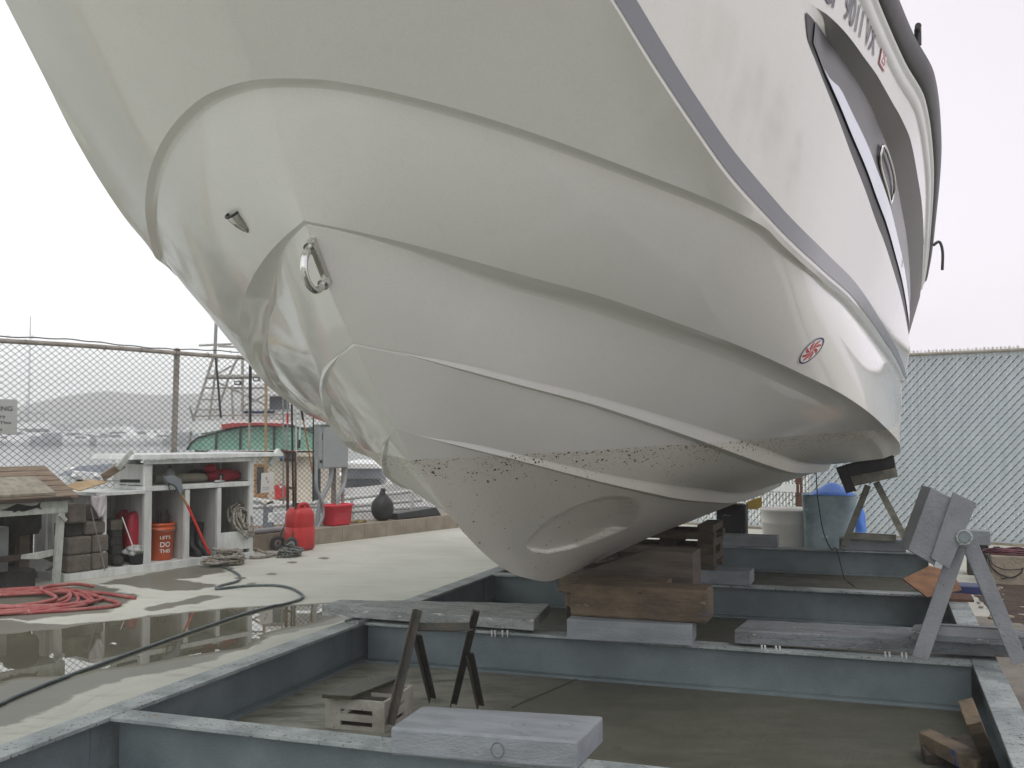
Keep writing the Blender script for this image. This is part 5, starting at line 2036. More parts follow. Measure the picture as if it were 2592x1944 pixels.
solo('scrap_panel', 'small brown scrap panel behind the leaning board', 'board', MB().box(X(262, 1020, .45), X(288, 1020, .45), .45, .47, zm + .01, zm + .15), M['shingle'], LF, (X(275, 1020, .45), .46, zm))

# ---------------------------------------------------------------- fish cleaning table
ft_ = LF.on_z(124, 1271, 0)
TY = ft_.y
tab = Thing('cleaning_table', 'weathered white fish cleaning table with sloping plank top', 'table', LF, (ft_.x - .4, TY + .3, 0))
T = lambda x, y, o=0.0: lp(x, y, TY + o)
ap0, ap1 = T(147, 1078), T(147, 1107)
XT0 = T(147, 1090).x
XTL = XT0 - 1.7
tab.part('apron', MB().box(XTL, XT0, TY, TY + .03, ap1.z, ap0.z), M['green_white'], .003)
tab.part('apron', MB().box(XT0 - .031, XT0 - .001, TY + .0305, TY + .55, ap1.z, ap0.z), M['green_white'], .003)
lz = ap1.z - .001
tab.part('leg', MB().hexa([(T(117, 1270).x, TY + .005, 0), (T(131, 1270).x, TY + .005, 0), (T(131, 1270).x, TY + .05, 0), (T(117, 1270).x, TY + .05, 0), (T(128, 1110).x, TY + .005, lz), (T(142, 1110).x, TY + .005, lz), (T(142, 1110).x, TY + .05, lz), (T(128, 1110).x, TY + .05, lz)]), M['green_white'], .004)
tab.part('leg', MB().box(T(133, 1230, .5).x - .01, T(146, 1230, .5).x, TY + .50, TY + .55, 0, lz), M['green_white'], .004)
tab.part('leg', MB().box(XTL + .02, XTL + .09, TY + .005, TY + .05, 0, lz), M['green_white'], .004)
tab.part('leg', MB().box(XTL + .02, XTL + .09, TY + .5, TY + .55, 0, lz), M['green_white'], .004)
tab.part('brace', MB().bar(T(143, 1124, -.012), T(128, 1110, -.012), .03, .02, (0, 1, 0)), M['green_white'])
tab.part('lower_rail', MB().prism([T(118, 1187, .055), T(120, 1199, .055), T(84, 1208, .055), T(48, 1208, .055), T(50, 1199, .055)], (0, .03, 0)), M['green_white'], .002)
tab.part('lower_rail', MB().box(XTL + .09, T(52, 1200, .09).x, TY + .09, TY + .12, T(50, 1205, .09).z - .02, T(50, 1205, .09).z + .03), M['dark_wood'])
# sloping planks
fz, bz_ = ap0.z + .012, T(20, 1012, .62).z
xr0, xr1 = T(166, 1062).x, lp(96, 1012, TY + .62).x
n = 6
for k in range(n):
    v0, v1 = k / n, (k + 1) / n - .006
    xa, xb = xr0 + (xr1 - xr0) * v0 ** 1.2, xr0 + (xr1 - xr0) * v1 ** 1.2
    y0_, y1_ = TY - .03 + .65 * v0, TY - .03 + .65 * v1
    z0_, z1_ = fz + (bz_ - fz) * v0, fz + (bz_ - fz) * v1
    up_ = .012 * (k % 2)
    tab.part('top_plank', MB().hexa([(XTL - .05, y0_, z0_ - .002), (xa, y0_, z0_ - .002), (xb, y1_, z1_ - .002), (XTL - .05, y1_, z1_ - .002), (XTL - .05, y0_, z0_ + .024), (xa, y0_, z0_ + .024), (xb, y1_, z1_ + .020), (XTL - .05, y1_, z1_ + .020)]), M['shingle'], .003)
tab.part('edge_strip', MB().box(XTL - .05, xr0 - .08, TY - .045, TY - .032, fz - .02, fz + .012), M['dark_wood'])
sl_ = (bz_ - fz) / .65
cbx = T(118, 1060).x
cb0, cb1 = TY - .03 + .01, TY + .33
cbz = lambda y: fz + .024 + sl_ * (y - TY + .03)
solo('cutting_board', 'pale scarred cutting board lying on the sloping planks', 'cutting board', MB().hexa([(XTL + .2, cb0, cbz(cb0) + .003), (cbx, cb0, cbz(cb0) + .003), (cbx, cb1, cbz(cb1) + .003), (XTL + .2, cb1, cbz(cb1) + .003), (XTL + .2, cb0, cbz(cb0) + .028), (cbx, cb0, cbz(cb0) + .028), (cbx, cb1, cbz(cb1) + .028), (XTL + .2, cb1, cbz(cb1) + .028)]), M['cut_board'], LF, (cbx - .4, TY + .1, cbz(cb0)), None, .004)
fish = [(0, 1102), (14, 1099), (26, 1093), (36, 1088), (44, 1089), (58, 1092), (70, 1093), (80, 1091), (88, 1084), (86, 1093), (91, 1101), (80, 1097), (66, 1101), (52, 1105), (46, 1105), (40, 1103), (30, 1108), (28, 1104), (14, 1103)]
tab.part('fish_silhouette', MB().prism([T(x, y, -.0025) for x, y in fish][::-1], (0, .002, 0)), M['black_plastic'])
# things under the table
solo('grey_post', 'grey weathered post standing under the cleaning table', 'post', MB().box(T(100, 1200, .62).x, T(109, 1200, .62).x, TY + .6, TY + .64, 0, .80), M['green_white'], LF, (T(104, 1200, .62).x, TY + .62, 0), None, .003)
mo = Thing('outboard_engine', 'old dark grey outboard engine standing under the table', 'engine', LF, (T(52, 1200, .4).x, TY + .4, 0))
ex = T(48, 1200, .4).x
mo.part('cowl', MB().lathe([(.002, 0), (.10, 0), (.12, .05), (.12, .20), (.10, .26), (.05, .28), (.002, .285)], (ex, TY + .4, .46), 20, True, 1.2, .9, 4), M['dark_block'])
mo.part('shaft', MB().box(ex - .05, ex + .05, TY + .36, TY + .44, .02, .458), M['dirty_wood'], .01)
mo.part('fin', MB().prism([(ex + .04, TY + .39, .10), (ex + .26, TY + .39, .13), (ex + .30, TY + .39, .17), (ex + .04, TY + .39, .30)], (0, .02, 0)), M['galv'])
solo('dark_board', 'wide dark panel standing at the back under the table', 'panel', MB().box(XTL + .1, T(72, 1150, .66).x, TY + .66, TY + .68, 0, .72), M['dark_wood'], LF, (XTL + .6, TY + .67, 0))
solo('storage_tote', 'dark blue grey tote on the ground under the table', 'tote', MB().box(T(-40, 1220, .2).x, T(66, 1220, .3).x, TY + .2, TY + .55, .002, .17), M['dark_block'], LF, (T(0, 1220, .3).x, TY + .35, 0), None, .02)
solo('brown_scrap', 'brown wedge of scrap wood under the lower rail', 'scrap wood', MB().prism([T(86, 1205, .5), T(118, 1200, .5), T(118, 1226, .5), T(86, 1222, .5)], (0, .06, 0)), M['old_wood'], LF, T(100, 1226, .5))
p_ = lp(0, 1140, TY + .12)
solo('grey_crate', 'tall grey plastic crate standing at the left end under the table', 'crate', MB().box(p_.x - .30, T(20, 1150, .16).x, TY + .16, TY + .4, .175, .56), M['jug'], LF, (p_.x - .1, TY + .3, .175), None, .01)

# ---------------------------------------------------------------- hoses on the ground
hp = [(453, 1203), (466, 1216), (492, 1229), (511, 1238), (519, 1247), (513, 1255), (492, 1261), (474, 1266), (466, 1271), (479, 1271), (505, 1268), (540, 1265), (586, 1264), (615, 1267), (637, 1274), (654, 1286), (650, 1293), (636, 1299), (610, 1306), (586, 1310), (525, 1327), (432, 1358), (309, 1401), (216, 1435), (123, 1469), (31, 1506), (0, 1521), (-60, 1545)]
hpw = [ground(x, y, .014) for x, y in hp]
hpw[0] = LF.m @ g2
solo('water_hose', 'long blue grey hose snaking from the spray wand across the puddle', 'hose', MB().tube(spline(hpw, 6), .0115, 8), M['hose_grey'], WF, hpw[10])
cen = ground(50, 1306)
rnd = random.Random(17)
pts = []
for k in range(9):
    R = .62 - .03 * k + rnd.uniform(-.05, .07)
    cx_, cy_ = rnd.uniform(-.10, .06), rnd.uniform(-.05, .05)
    for j in range(10):
        t = 2 * math.pi * j / 10 + .3
        e = 1.0 + (.28 if k in (0, 4) and abs(math.cos(t) - 1) < .25 else 0)
        pts.append((cen.x - .10 + cx_ + R * 1.15 * e * math.cos(t), cen.y + cy_ + R * .92 * math.sin(t), .017 + .010 * k * (.6 + .4 * math.sin(t * 2 + k)) * .7))
pts += [(cen.x + .05, cen.y + .2, .10), (cen.x + .20, cen.y + .50, .09), (cen.x + .32, cen.y + .62, .05)]
solo('air_hose', 'dusty red rubber hose coiled on the concrete by the table leg', 'hose', MB().tube(spline(pts, 5), .0145, 9), M['hose_red'], WF, (cen.x, cen.y, 0))

# ---------------------------------------------------------------- hand truck, red canister, marled rope
gc = LF.on_z(664, 1190, 0)
cx_, cy_ = gc.x, gc.y + .13
can = Thing('fuel_canister', 'tall red plastic fuel canister standing beside the hand truck', 'canister', LF, (cx_, cy_, 0))
can.part('canister_body', MB().lathe([(.002, .004), (.80, .004), (.95, .02), (1.0, .05), (1.0, .255), (.94, .268), (.94, .276), (.97, .29), (.955, .40), (.90, .445), (.72, .485), (.45, .50), (.002, .49)], (cx_, cy_, 0), 32, True, .168, .13, 3.6), M['red_plastic'])
hd = []
for sgn in (-1, 1):
    can.part('handle', MB().tube(spline([(cx_ + sgn * .085, cy_ - .05, .47), (cx_ + sgn * .06, cy_ - .055, .525), (cx_ + sgn * .0, cy_ - .055, .535), (cx_ - sgn * .01, cy_ - .02, .50)], 4), .022, 8), M['red_plastic'])
can.part('cap', MB().cyl((cx_ - .01, cy_ + .05, .50), (cx_ - .01, cy_ + .05, .545), .034, 16), M['black_plastic'])
w1_, w2_ = LF.on_z(628, 1193, 0), LF.on_z(599, 1189, 0)
fB = Vector((w1_.x + .115, w1_.y + .03, 0))
fA = Vector((w2_.x + .145, w2_.y - .03, 0))
ht = Thing('hand_truck', 'old brown rusted hand truck with black wheels against the curb', 'hand truck', LF, (fB.x, fB.y, 0))
lean = Vector((-.06, .0, 0))
tB, tA = Vector((fB.x, fB.y, 0)) + lean, Vector((fA.x, fA.y, 0)) + lean
zB = LF.on_y(650, 975, fB.y).z
zA_ = LF.on_y(634, 975, fA.y).z
zz_ = min(zB, zA_ + .05)
hB = [(fB.x, fB.y, .03), (fB.x - .02, fB.y, .5), (fB.x - .03, fB.y, zz_ - .08), (fB.x - .05, fB.y, zz_ - .01), (fB.x - .10, fB.y + .01, zz_)]
hA = [(fA.x, fA.y, .03), (fA.x - .02, fA.y, .5), (fA.x - .03, fA.y, zz_ - .08), (fA.x - .05, fA.y, zz_ - .01), (fA.x - .12, fA.y, zz_ + .01)]
ht.part('rail', MB().tube(spline(hB, 4), .014, 8), M['rust'])
ht.part('rail', MB().tube(spline(hA, 4), .017, 8), M['rust'])
for z_ in (.42, .72):
    ht.part('crossbar', MB().bar((fB.x - .02, fB.y, z_), (fA.x - .02, fA.y, z_), .008, .03), M['rust'])
ht.part('crossbar', MB().tube([hB[-1], hA[-1]], .013, 8), M['rust'])
ht.part('toe_plate', MB().hexa([(fB.x, fB.y, .006), (fB.x + .2, fB.y, .006), (fA.x + .2, fA.y, .006), (fA.x, fA.y, .006), (fB.x, fB.y, .012), (fB.x + .2, fB.y, .012), (fA.x + .2, fA.y, .012), (fA.x, fA.y, .012)]), M['rust'])
ax_ = (Vector((fA.x, fA.y, 0)) - Vector((fB.x, fB.y, 0))).normalized()
for c, nm_ in ((Vector((w1_.x, w1_.y, .088)), 'near'), (Vector((w2_.x, w2_.y, .088)), 'far')):
    side_ = ax_
    u1 = Vector((0, 0, 1))
    u2 = side_.cross(u1).normalized()
    ring_ = [c + (u1 * math.cos(t) + u2 * math.sin(t)) * .064 for t in [2 * math.pi * k / 24 for k in range(24)]]
    wh = ht.part('wheel', MB().tube(ring_, .024, 10, True), M['tyre'])
    ht.sub(wh, 'rim', MB().cyl(c - side_ * .012, c + side_ * .012, .044, 20), M['galv'])
    ht.sub(wh, 'hub', MB().cyl(c - side_ * .03, c + side_ * .03, .014, 12), M['rust'])
ht.part('brace', MB().tube([(w1_.x, w1_.y, .088), (fB.x - .02, fB.y, .36)], .007, 6), M['rust'])
ht.part('brace', MB().tube([(w2_.x, w2_.y, .088), (fA.x - .02, fA.y, .36)], .007, 6), M['rust'])
p = LF.on_z(636, 1203, 0)
solo('rope_pile', 'grey green marled rope piled before the hand truck wheels', 'rope', rope_heap((p.x, p.y + .05, .002), .15, .11, .13, 13, 8, .0085), M['dark_rope'], LF, (p.x, p.y, 0))
p = LF.on_z(566, 1206, 0)
lo_ = [(p.x - .12, p.y + .02, .02), (p.x - .06, p.y + .12, .03), (p.x + .02, p.y + .16, .09), (p.x + .10, p.y + .10, .05), (p.x + .15, p.y + .02, .025), (p.x + .05, p.y - .03, .02), (p.x - .06, p.y - .03, .02)]
solo('rope_loop', 'thick eye spliced rope loop lying between cabinet and hand truck', 'rope', MB().tube(spline(lo_, 5, True), .016, 8, True).tube(spline([(p.x + .13, p.y + .01, .03), (p.x + .22, p.y + .0, .025), (p.x + .32, p.y + .03, .03)], 4), .022, 8), M['rope'], LF, (p.x, p.y, 0))

# ---------------------------------------------------------------- along the curb
CY = .60
pr0, pr1 = lp(547, 1149, .50), lp(640, 1143, .50)
solo('drain_pipe', 'grey plastic pipe lying on the curb behind the hand truck', 'pipe', MB().cyl((pr0.x - .1, .50, CURB_Z + .034), (pr1.x + .06, .50, CURB_Z + .034), .032, 14), M['conduit'], LF, (pr0.x, .5, CURB_Z))
t0, t1 = lp(703, 1136, CY), lp(751, 1136, CY)
tc_, tw_ = (t0.x + t1.x) / 2, (t1.x - t0.x)
th = lp(727, 1089, CY).z - CURB_Z
tubr = Thing('red_tub', 'bright red square tub with rim standing on the curb', 'tub', LF, (tc_, CY, CURB_Z))
tubr.part('tub_shell', MB().lathe([(.002, .002), (.41, .002), (.44, .02), (.49, .9 * th), (.53, .9 * th), (.54, .94 * th), (.53, th), (.50, th), (.47, .93 * th), (.42, .03), (.002, .02)], (tc_, CY, CURB_Z + .002), 40, True, tw_, tw_ * .6, 7), M['tub_red'])
tubr.part('grip_mark', MB().box(tc_ - .04, tc_ + .05, CY - tw_ * .6 * .482 - .004, CY - tw_ * .6 * .482, CURB_Z + .62 * th, CURB_Z + .66 * th), M['bag_red'])
b0 = lp(826, 1124, CY)
br = .165
bo = Thing('round_fender', 'big black pear shaped fender standing on the curb', 'fender', LF, (b0.x, CY, CURB_Z))
bo.part('fender_body', MB().lathe([(.002, 0), (.07, .003), (.115, .03), (.155, .09), (.168, .165), (.155, .23), (.115, .29), (.07, .325), (.045, .345), (.002, .35)], (b0.x, CY, CURB_Z + .002), 28, True, 1.0, .8), M['black_rubber'])
bo.part('neck', MB().lathe([(.05, .33), (.042, .36), (.03, .40), (.018, .425), (.002, .43)], (b0.x, CY, CURB_Z + .002), 14), M['black_rubber'])
bo.part('lanyard', MB().tube([(b0.x + .02 * math.cos(t), CY - .03, CURB_Z + .40 + .02 * math.sin(t)) for t in [2 * math.pi * k / 12 for k in range(12)]], .006, 6, True), M['black_plastic'])
q0, q1 = lp(857, 1126, CY - .08), lp(952, 1120, CY - .08)
solo('foam_pad', 'flat black wedge shaped pad lying on the curb beside the fender', 'pad', MB().hexa([(q0.x, CY - .1, CURB_Z + .003), (q1.x, CY - .1, CURB_Z + .003), (q1.x, CY + .1, CURB_Z + .003), (q0.x, CY + .1, CURB_Z + .003), (q0.x + .0, CY - .1, CURB_Z + .085), (q1.x - .09, CY - .08, CURB_Z + .118), (q1.x - .09, CY + .1, CURB_Z + .118), (q0.x, CY + .1, CURB_Z + .085)]), M['trim_black'], LF, ((q0.x + q1.x) / 2, CY, CURB_Z), None, .012)
cp_ = lp(775, 1130, CY + .04)
solo('cord_coil', 'thin yellowish cord coil on the curb between red tub and black fender', 'cord', rope_heap((cp_.x, CY + .03, CURB_Z), .16, .07, .035, 6, 31, .006), pm('yellow cord', (.36, .29, .13), (.2, .16, .08), 20, .8), LF, (cp_.x, CY, CURB_Z))

EY = .64
e0, e1_ = lp(691, 919, EY), lp(751, 1010, EY)
eb = Thing('electric_box', 'grey enamel electrical box on conduits beside the fence', 'electrical box', LF, ((e0.x + e1_.x) / 2, EY, e1_.z))
eb.part('cabinet', MB().box(e0.x, e1_.x, EY, EY + .10, e1_.z, e0.z), M['box_grey'], .004)
eb.part('door', MB().box(e0.x + .05, e1_.x - .006, EY - .012, EY - .001, e1_.z + .01, e0.z - .02), M['box_grey'], .003)
eb.part('rain_hood', MB().box(e0.x - .005, e1_.x + .005, EY - .02, EY + .10, e0.z + .001, e0.z + .012), M['galv'])
eb.part('latch', MB().cyl((e0.x + .02, EY - .01, e1_.z + .09), (e0.x + .02, EY + .0, e1_.z + .09), .02, 14), M['trim_black'])
eb.part('hinge', MB().box(e0.x + .042, e0.x + .048, EY - .006, EY - .0005, e0.z - .18, e0.z - .10), M['trim_black'])
zc0 = CURB_Z + .002


def pxl(pts, off):
    return [lp(x, y, off) for x, y in pts]


eb.part('conduit', MB().tube(spline(pxl([(755 - 0 * 1 - 8, 1008), (748 - 4, 1040), (738, 1060), (731, 1075), (728, 1110)], EY + .05), 5), .027, 10), M['conduit'])
eb.part('conduit', MB().tube(spline(pxl([(716, 1008), (714, 1035), (704, 1060), (693, 1080), (687, 1110), (684, 1145)], EY + .05), 5), .030, 10), M['conduit'])
eb.part('conduit', MB().tube(spline(pxl([(683, 988), (683, 1050), (690, 1070), (698, 1088), (699, 1110), (693, 1128), (686, 1142)], EY + .0), 5), .022, 10), M['conduit'])
eb.part('conduit', MB().cyl((lp(741, 1010, EY + .06).x, EY + .06, zc0), (lp(741, 1010, EY + .06).x, EY + .06, e1_.z), .022, 10), M['post_paint'])

# poles leaning at the fence
PG = 'poles leaning on the chain link fence'


def pole(label, p, q, r, mat, off=.66, name='pole', tip=None, cat='pole'):
    a, b = lp(*p, off), lp(*q, off)
    t = Thing(name, label, cat, LF, b, PG)
    t.part('shaft', MB().tube([a, b], r, 10), mat)
    if tip:
        t.part('tip', MB().tube([lp(*tip[0], off - .001), lp(*tip[1], off - .001)], r * 1.35, 10), tip[2])


pole('thick black pole sleeve on a beige pole left of the tower boat mast', (540.5, 770), (538, 1010), .014, M['post_paint'], .70, tip=((541, 760), (540, 913), M['black_plastic']))
pole('flat beige wooden stake carrying the white card', (574.5, 815), (574, 1048), .016, M['ply'], .68)
pole('thin grey pole farthest left of the bunch beside the hand truck', (611.5, 846), (612, 1090), .010, M['galv'], .70)
pole('grey pole with a red wrap in the bunch beside the hand truck', (621, 858), (621, 1090), .010, M['galv'], .69, tip=((621, 893), (621, 914), M['red_plastic']))
pole('thick black pole standing behind the hand truck handle', (630, 862), (634, 1110), .013, M['black_plastic'], .68)
pole('white grey pole just right of the thick black pole', (639, 876), (640, 1000), .011, M['alu_tube'], .70)
pole('white pole ending in a black grip near the fuel canister', (649, 880), (647, 968), .010, M['alu_tube'], .69, tip=((647, 950), (646, 968), M['black_plastic']))
pole('orange brown stick leaning at a slant with black ends', (651, 884), (675, 1022), .010, M['frame_wood'], .67, tip=((651, 884), (655, 908), M['black_plastic']))
pole('long thin black pole close to the electrical box', (677, 870), (676, 1084), .009, M['black_plastic'], .66)
t_ = Thing('card_tag', 'white card tag with dark marks tied to the wooden stake', 'tag', LF, lp(577, 1066, .60))
c0, c1, c2, c3 = lp(565, 1022, .60), lp(592, 1020, .60), lp(591, 1062, .60), lp(563, 1066, .60)
t_.part('card', MB().prism([c3, c2, c1, c0], (0, .002, 0)), M['paper'])
for body, x_, y_, w_, h_ in (('5', 574, 1036, .025, .03), ('6', 578, 1043, .02, .028), ('no oil', 568, 1054, .09, .008), ('no gas', 568, 1058, .09, .008)):
    p = lp(x_, y_, .5985)
    t_.part('card_mark', text_mb(body, w_, h_, lambda a, b, p=p: Vector((p.x + a, .5985, p.z + b))), M['sign_text'])
# ---------------------------------------------------------------- right: slatted fence, bins, curb and cables
sf = Thing('slatted_fence', 'tall chain link fence woven with grey blue slats', 'fence', RF, (0, 0, 0))
SH = 2.36
rnd = random.Random(33)
XA, XB = -5.5, 2.8
pitch = .0478
slm = MB()
n_sl = int((XB - XA) / pitch)
edge = MB()  # white dashes standing in for bright sky through the slat gaps
wires = MB()
PZ = .075


def lit(x, z):
    g = math.sin(1.1 * x + 1.7 * z + 1.4 * math.sin(1.9 * z + .8 * x)) * math.cos(3.1 * z - .5 * x + .7)
    return z > 1.98 or z < .62 + .15 * math.sin(1.7 * x) or g > .52 - .25 * rnd.random()


for k in range(n_sl):
    xc = XA + pitch * k
    open_far = xc < -2.05
    yb_ = rnd.uniform(-.002, .002)
    z0 = .03
    if open_far:
        slm.grid([[(xc - pitch * .27, yb_, .03), (xc + pitch * .27, yb_, .03)], [(xc - pitch * .27, yb_, .95), (xc + pitch * .27, yb_, .95)]], False)
        z0 = .951
    hw = pitch * rnd.uniform(.478, .496)
    slm.grid([[(xc - hw, yb_, z0), (xc + hw, yb_, z0)], [(xc - hw, yb_ + rnd.uniform(-.003, .003), 1.2), (xc + hw, yb_, 1.2)], [(xc - hw, yb_, SH - .02), (xc + hw, yb_, SH - .02)]], False)
    P2 = .105
    z = .05 + (P2 / 2 if k % 2 else 0)
    while z < SH - .1:
        r_ = .0048
        p, q = Vector((xc - hw * .95, -.011, z)), Vector((xc + hw * .95, -.011, z + .037))
        d = (q - p).normalized()
        sd_ = d.cross(Vector((0, 1, 0))) * r_
        u_ = Vector((0, r_, 0))
        wires.add([p + sd_, p - u_, p - sd_, p + u_, q + sd_, q - u_, q - sd_, q + u_], [(0, 1, 5, 4), (1, 2, 6, 5), (2, 3, 7, 6), (3, 0, 4, 7)], True)
        if lit(xc, z) and rnd.random() < .88:
            l_ = rnd.uniform(.022, .045)
            w_ = rnd.uniform(.005, .008)
            z1 = z + .048
            edge.box(xc + pitch / 2 - w_, xc + pitch / 2 + w_, -.0062, -.0042, z1, z1 + l_)
        z += P2
sf.part('slat_weave', slm, M['slat'])
sf.part('gap_light_dashes', edge, M['decal_white'])
sf.part('mesh_fabric', wires, M['wire_dark'])
sf.part('mesh_fabric', chain(MB(), XA, XB, .02, SH, .0956, PZ, .0022, .012, (-1,), .002), M['wire_dark'])
kn = MB()
for k in range(int((XB - XA) / .0956)):
    xk = XA + k * .0956
    kn.tube([(xk, -.004, SH - .03), (xk + .006, -.006, SH + .055), (xk + .02, -.004, SH + .02)], .0024, 5)
sf.part('top_knuckles', kn, M['galv'])
caps_ = MB()
for k in range(n_sl):
    if rnd.random() < .8:
        xc = XA + pitch * k
        caps_.box(xc - .016, xc + .016, .030, .033, SH + .01, SH + .045 + rnd.uniform(-.004, .006))
sf.part('slat_ends', caps_, M['decal_white'])
sf.part('top_rail', MB().cyl((XA, -.035, SH - .01), (XB, -.035, SH + .0), .021, 12), M['post_paint'])
pxp = RF.on_y(1726, 1060, -.05)
sf.part('post', MB().cyl((pxp.x, -.055, 0), (pxp.x, -.055, SH + .03), .042, 14), M['rust'])
sf.part('post', MB().cyl((pxp.x + 3.1, .06, 0), (pxp.x + 3.1, .06, SH - .05), .034, 14), M['post_paint'])
sf.part('bottom_sill', MB().box(XA, XB, -.03, .05, -.02, .03), M['curb'])

w0, w1 = RF.on_y(1660, 1062, -.2), RF.on_y(1720, 1062, -.2)
solo('white_board', 'white board fixed level to the slatted fence behind the barrel', 'board', MB().box(w0.x - .5, w1.x, -.09, -.07, w0.z, w0.z + .11), M['boat_white'], RF, (w0.x, -.08, w0.z))


# barrel and bin (cradle frame)
def cfx(x, y, s):
    return CF.on_y(x, y, s)


bs = 12.0
bl_, btp = cfx(1645, 1100, bs), cfx(1690, 1098, bs)
R_ = .30
bcx = bl_.x + R_
bh = btp.z
brl = Thing('plastic_barrel', 'grimy white plastic barrel behind the farthest cradle beam', 'barrel', CF, (bcx, bs, 0))
brl.part('barrel_body', MB().lathe([(.002, .002), (R_ * .93, .002), (R_ * .96, .03), (R_ * .97, bh - .17), (R_ * 1.02, bh - .16), (R_ * 1.03, bh - .145), (R_ * 1.0, bh - .13), (R_ * 1.0, bh - .03), (R_ * 1.04, bh - .02), (R_ * 1.04, bh), (R_ * .99, bh + .002), (R_ * .97, bh - .05), (R_ * .93, .03), (.002, .03)], (bcx, bs, 0), 48), M['barrel'])
brl.part('dark_contents', MB().disc((bcx, bs, bh - .055), R_ * .965, 40), M['black_plastic'])
s2 = 11.45
b0, b1 = cfx(1731, 1180, s2), cfx(1851, 1180, s2)
tz = cfx(1790, 1071, s2).z
bc, bw_ = (b0.x + b1.x) / 2, (b1.x - b0.x)
bb = Thing('waste_bin', 'blue grey paint stained square bin lined with a blue bag', 'bin', CF, (bc, s2 + .2, 0))
bb.part('bin_shell', MB().lathe([(.002, .002), (.44, .002), (.455, .05), (.47, .45), (.50, tz - .02), (.505, tz + .005), (.49, tz - .02), (.455, .4), (.44, .03), (.002, .03)], (bc, s2 + bw_ * .45, 0), 48, True, bw_, bw_ * .9, 6), M['blue_bin'])
bb.part('liner_bag', MB().lathe([(.47, -.03), (.46, .0), (.33, .045), (.18, .09), (.10, .118), (.002, .128)], (bc + .03, s2 + bw_ * .45, tz), 40, True, bw_ * .92, bw_ * .8, 4), M['blue_bag'])
bb.part('liner_bag', MB().blob((b1.x + .02, s2 + .42, tz - .30), .07, .06, .17, 20, 14, 7, .16), M['blue_bag'])
# black crate with white lettering and yellow cloth
s3 = 11.15
k0, k1 = cfx(1560, 1157, s3), cfx(1611, 1157, s3)
kz0, kz1 = k0.z, cfx(1590, 1090, s3).z
bk3 = Thing('battery_crate', 'black plastic battery crate with a small row of white letters', 'crate', CF, ((k0.x + k1.x) / 2, s3 + .1, 0))
bk3.part('crate_body', MB().box(k0.x - .06, k1.x - .03, s3, s3 + .22, .12, kz1), M['black_plastic'], .008)
bk3.part('crate_side', MB().box(k1.x - .028, k1.x, s3 + .01, s3 + .21, .12, kz1 - .01), M['trim_black'], .006)
bk3.part('lettering', text_mb('- = - - -', .085, .010, lambda a, b: Vector((k0.x + .005 + a, s3 - .002, cfx(1570, 1114, s3).z + b))), M['white_print'])
bk3.part('foot', MB().box(k0.x - .06, k1.x, s3 + .02, s3 + .2, .002, .118), M['dark_wood'])
solo('white_bung', 'small white plug under the black crate edge', 'plug', MB().cyl(cfx(1598, 1158, s3 - .03), cfx(1598, 1158, s3 - .03) + Vector((0, .02, 0)), .024, 16), M['decal_white'], CF, cfx(1598, 1158, s3 - .03))
yl = [cfx(1611, 1086, 11.5), cfx(1627, 1078, 11.55), cfx(1645, 1074, 11.6), cfx(1646, 1095, 11.6), cfx(1636, 1100, 11.55), cfx(1613, 1100, 11.5)]
solo('yellow_jacket', 'mustard yellow plastic sheet hanging between crate and barrel', 'sheet', MB().prism(yl, (0, .03, 0)), M['yellow'], CF, yl[4], None, .004)
ys_ = cfx(1580, 1087, s3 + .02)
solo('yellow_strip', 'small yellow strip lying on top of the black crate', 'strip', MB().box(ys_.x - .05, ys_.x + .05, s3 + .02, s3 + .1, kz1 + .002, kz1 + .02), M['yellow'], CF, (ys_.x, s3, kz1))

# black cord from the hull to the ground
cd_ = [cfx(1763, 1019, 10.3), cfx(1765, 1060, 10.3), cfx(1770, 1100, 10.3), cfx(1779, 1150, 10.35), cfx(1795, 1186, 10.45)]
cd_ += [Vector((cd_[-1].x + .05, 10.50, BH + .02)), CF.on_z(1823, 1247, .02), CF.on_z(1834, 1258, .008), CF.on_z(1846, 1267, .008)]
solo('black_cable', 'thin black cable hanging from the port bottom past the bins', 'cord', MB().tube(spline(cd_, 5), .0055, 6), M['cable'], CF, (cd_[4].x, 10.4, 0))

# low wall at the right with cable coil on it
w_a = CF.on_z(2126, 1262, 0)
solo('low_wall', 'low beige concrete wall behind the tilted stand', 'wall', MB().box(XR + .45, XR + 6, w_a.y, w_a.y + .35, 0, .26), M['curb'], CF, (XR + 2, w_a.y, 0), None, .008)
cc = CF.on_z(2190, 1206, .262)
solo('cable_coil', 'maroon and black cable coil lying on the low wall', 'cable', rope_heap((cc.x + .05, w_a.y + .19, .263), .33, .15, .045, 9, 41, .0075), M['cable_red'], CF, (cc.x, cc.y, .262))
yw = w_a.y - .008
lo2 = [CF.on_y(x, y, yw) for x, y in ((2134, 1200), (2140, 1222), (2160, 1240), (2185, 1247), (2205, 1238), (2209, 1226))]
lo2 = [CF.on_y(2130, 1197, yw + .12)] + lo2
solo('cable_loop', 'loose black cable loop drooping down the low wall face', 'cable', MB().tube(spline(lo2, 6), .005, 6), M['cable'], CF, lo2[2], 'loops on the low wall')
lo3 = [CF.on_y(x, y, yw - .004) for x, y in ((2128, 1198), (2150, 1222), (2180, 1231), (2230, 1224), (2262, 1205))]
solo('cable_loop', 'shallow black cable sag strung along the upper wall face', 'cable', MB().tube(spline(lo3, 6), .004, 6), M['cable'], CF, lo3[1], 'loops on the low wall')
lo4 = [CF.on_z(x, y, .008) for x, y in ((2105, 1272), (2130, 1262), (2152, 1258))] + [CF.on_y(x, y, yw - .002) for x, y in ((2165, 1250), (2196, 1246))]
solo('cable_loop', 'thin cable end running over the soil to the wall', 'cable', MB().tube(spline(lo4, 5), .004, 6), M['cable'], CF, lo4[1], 'loops on the low wall')
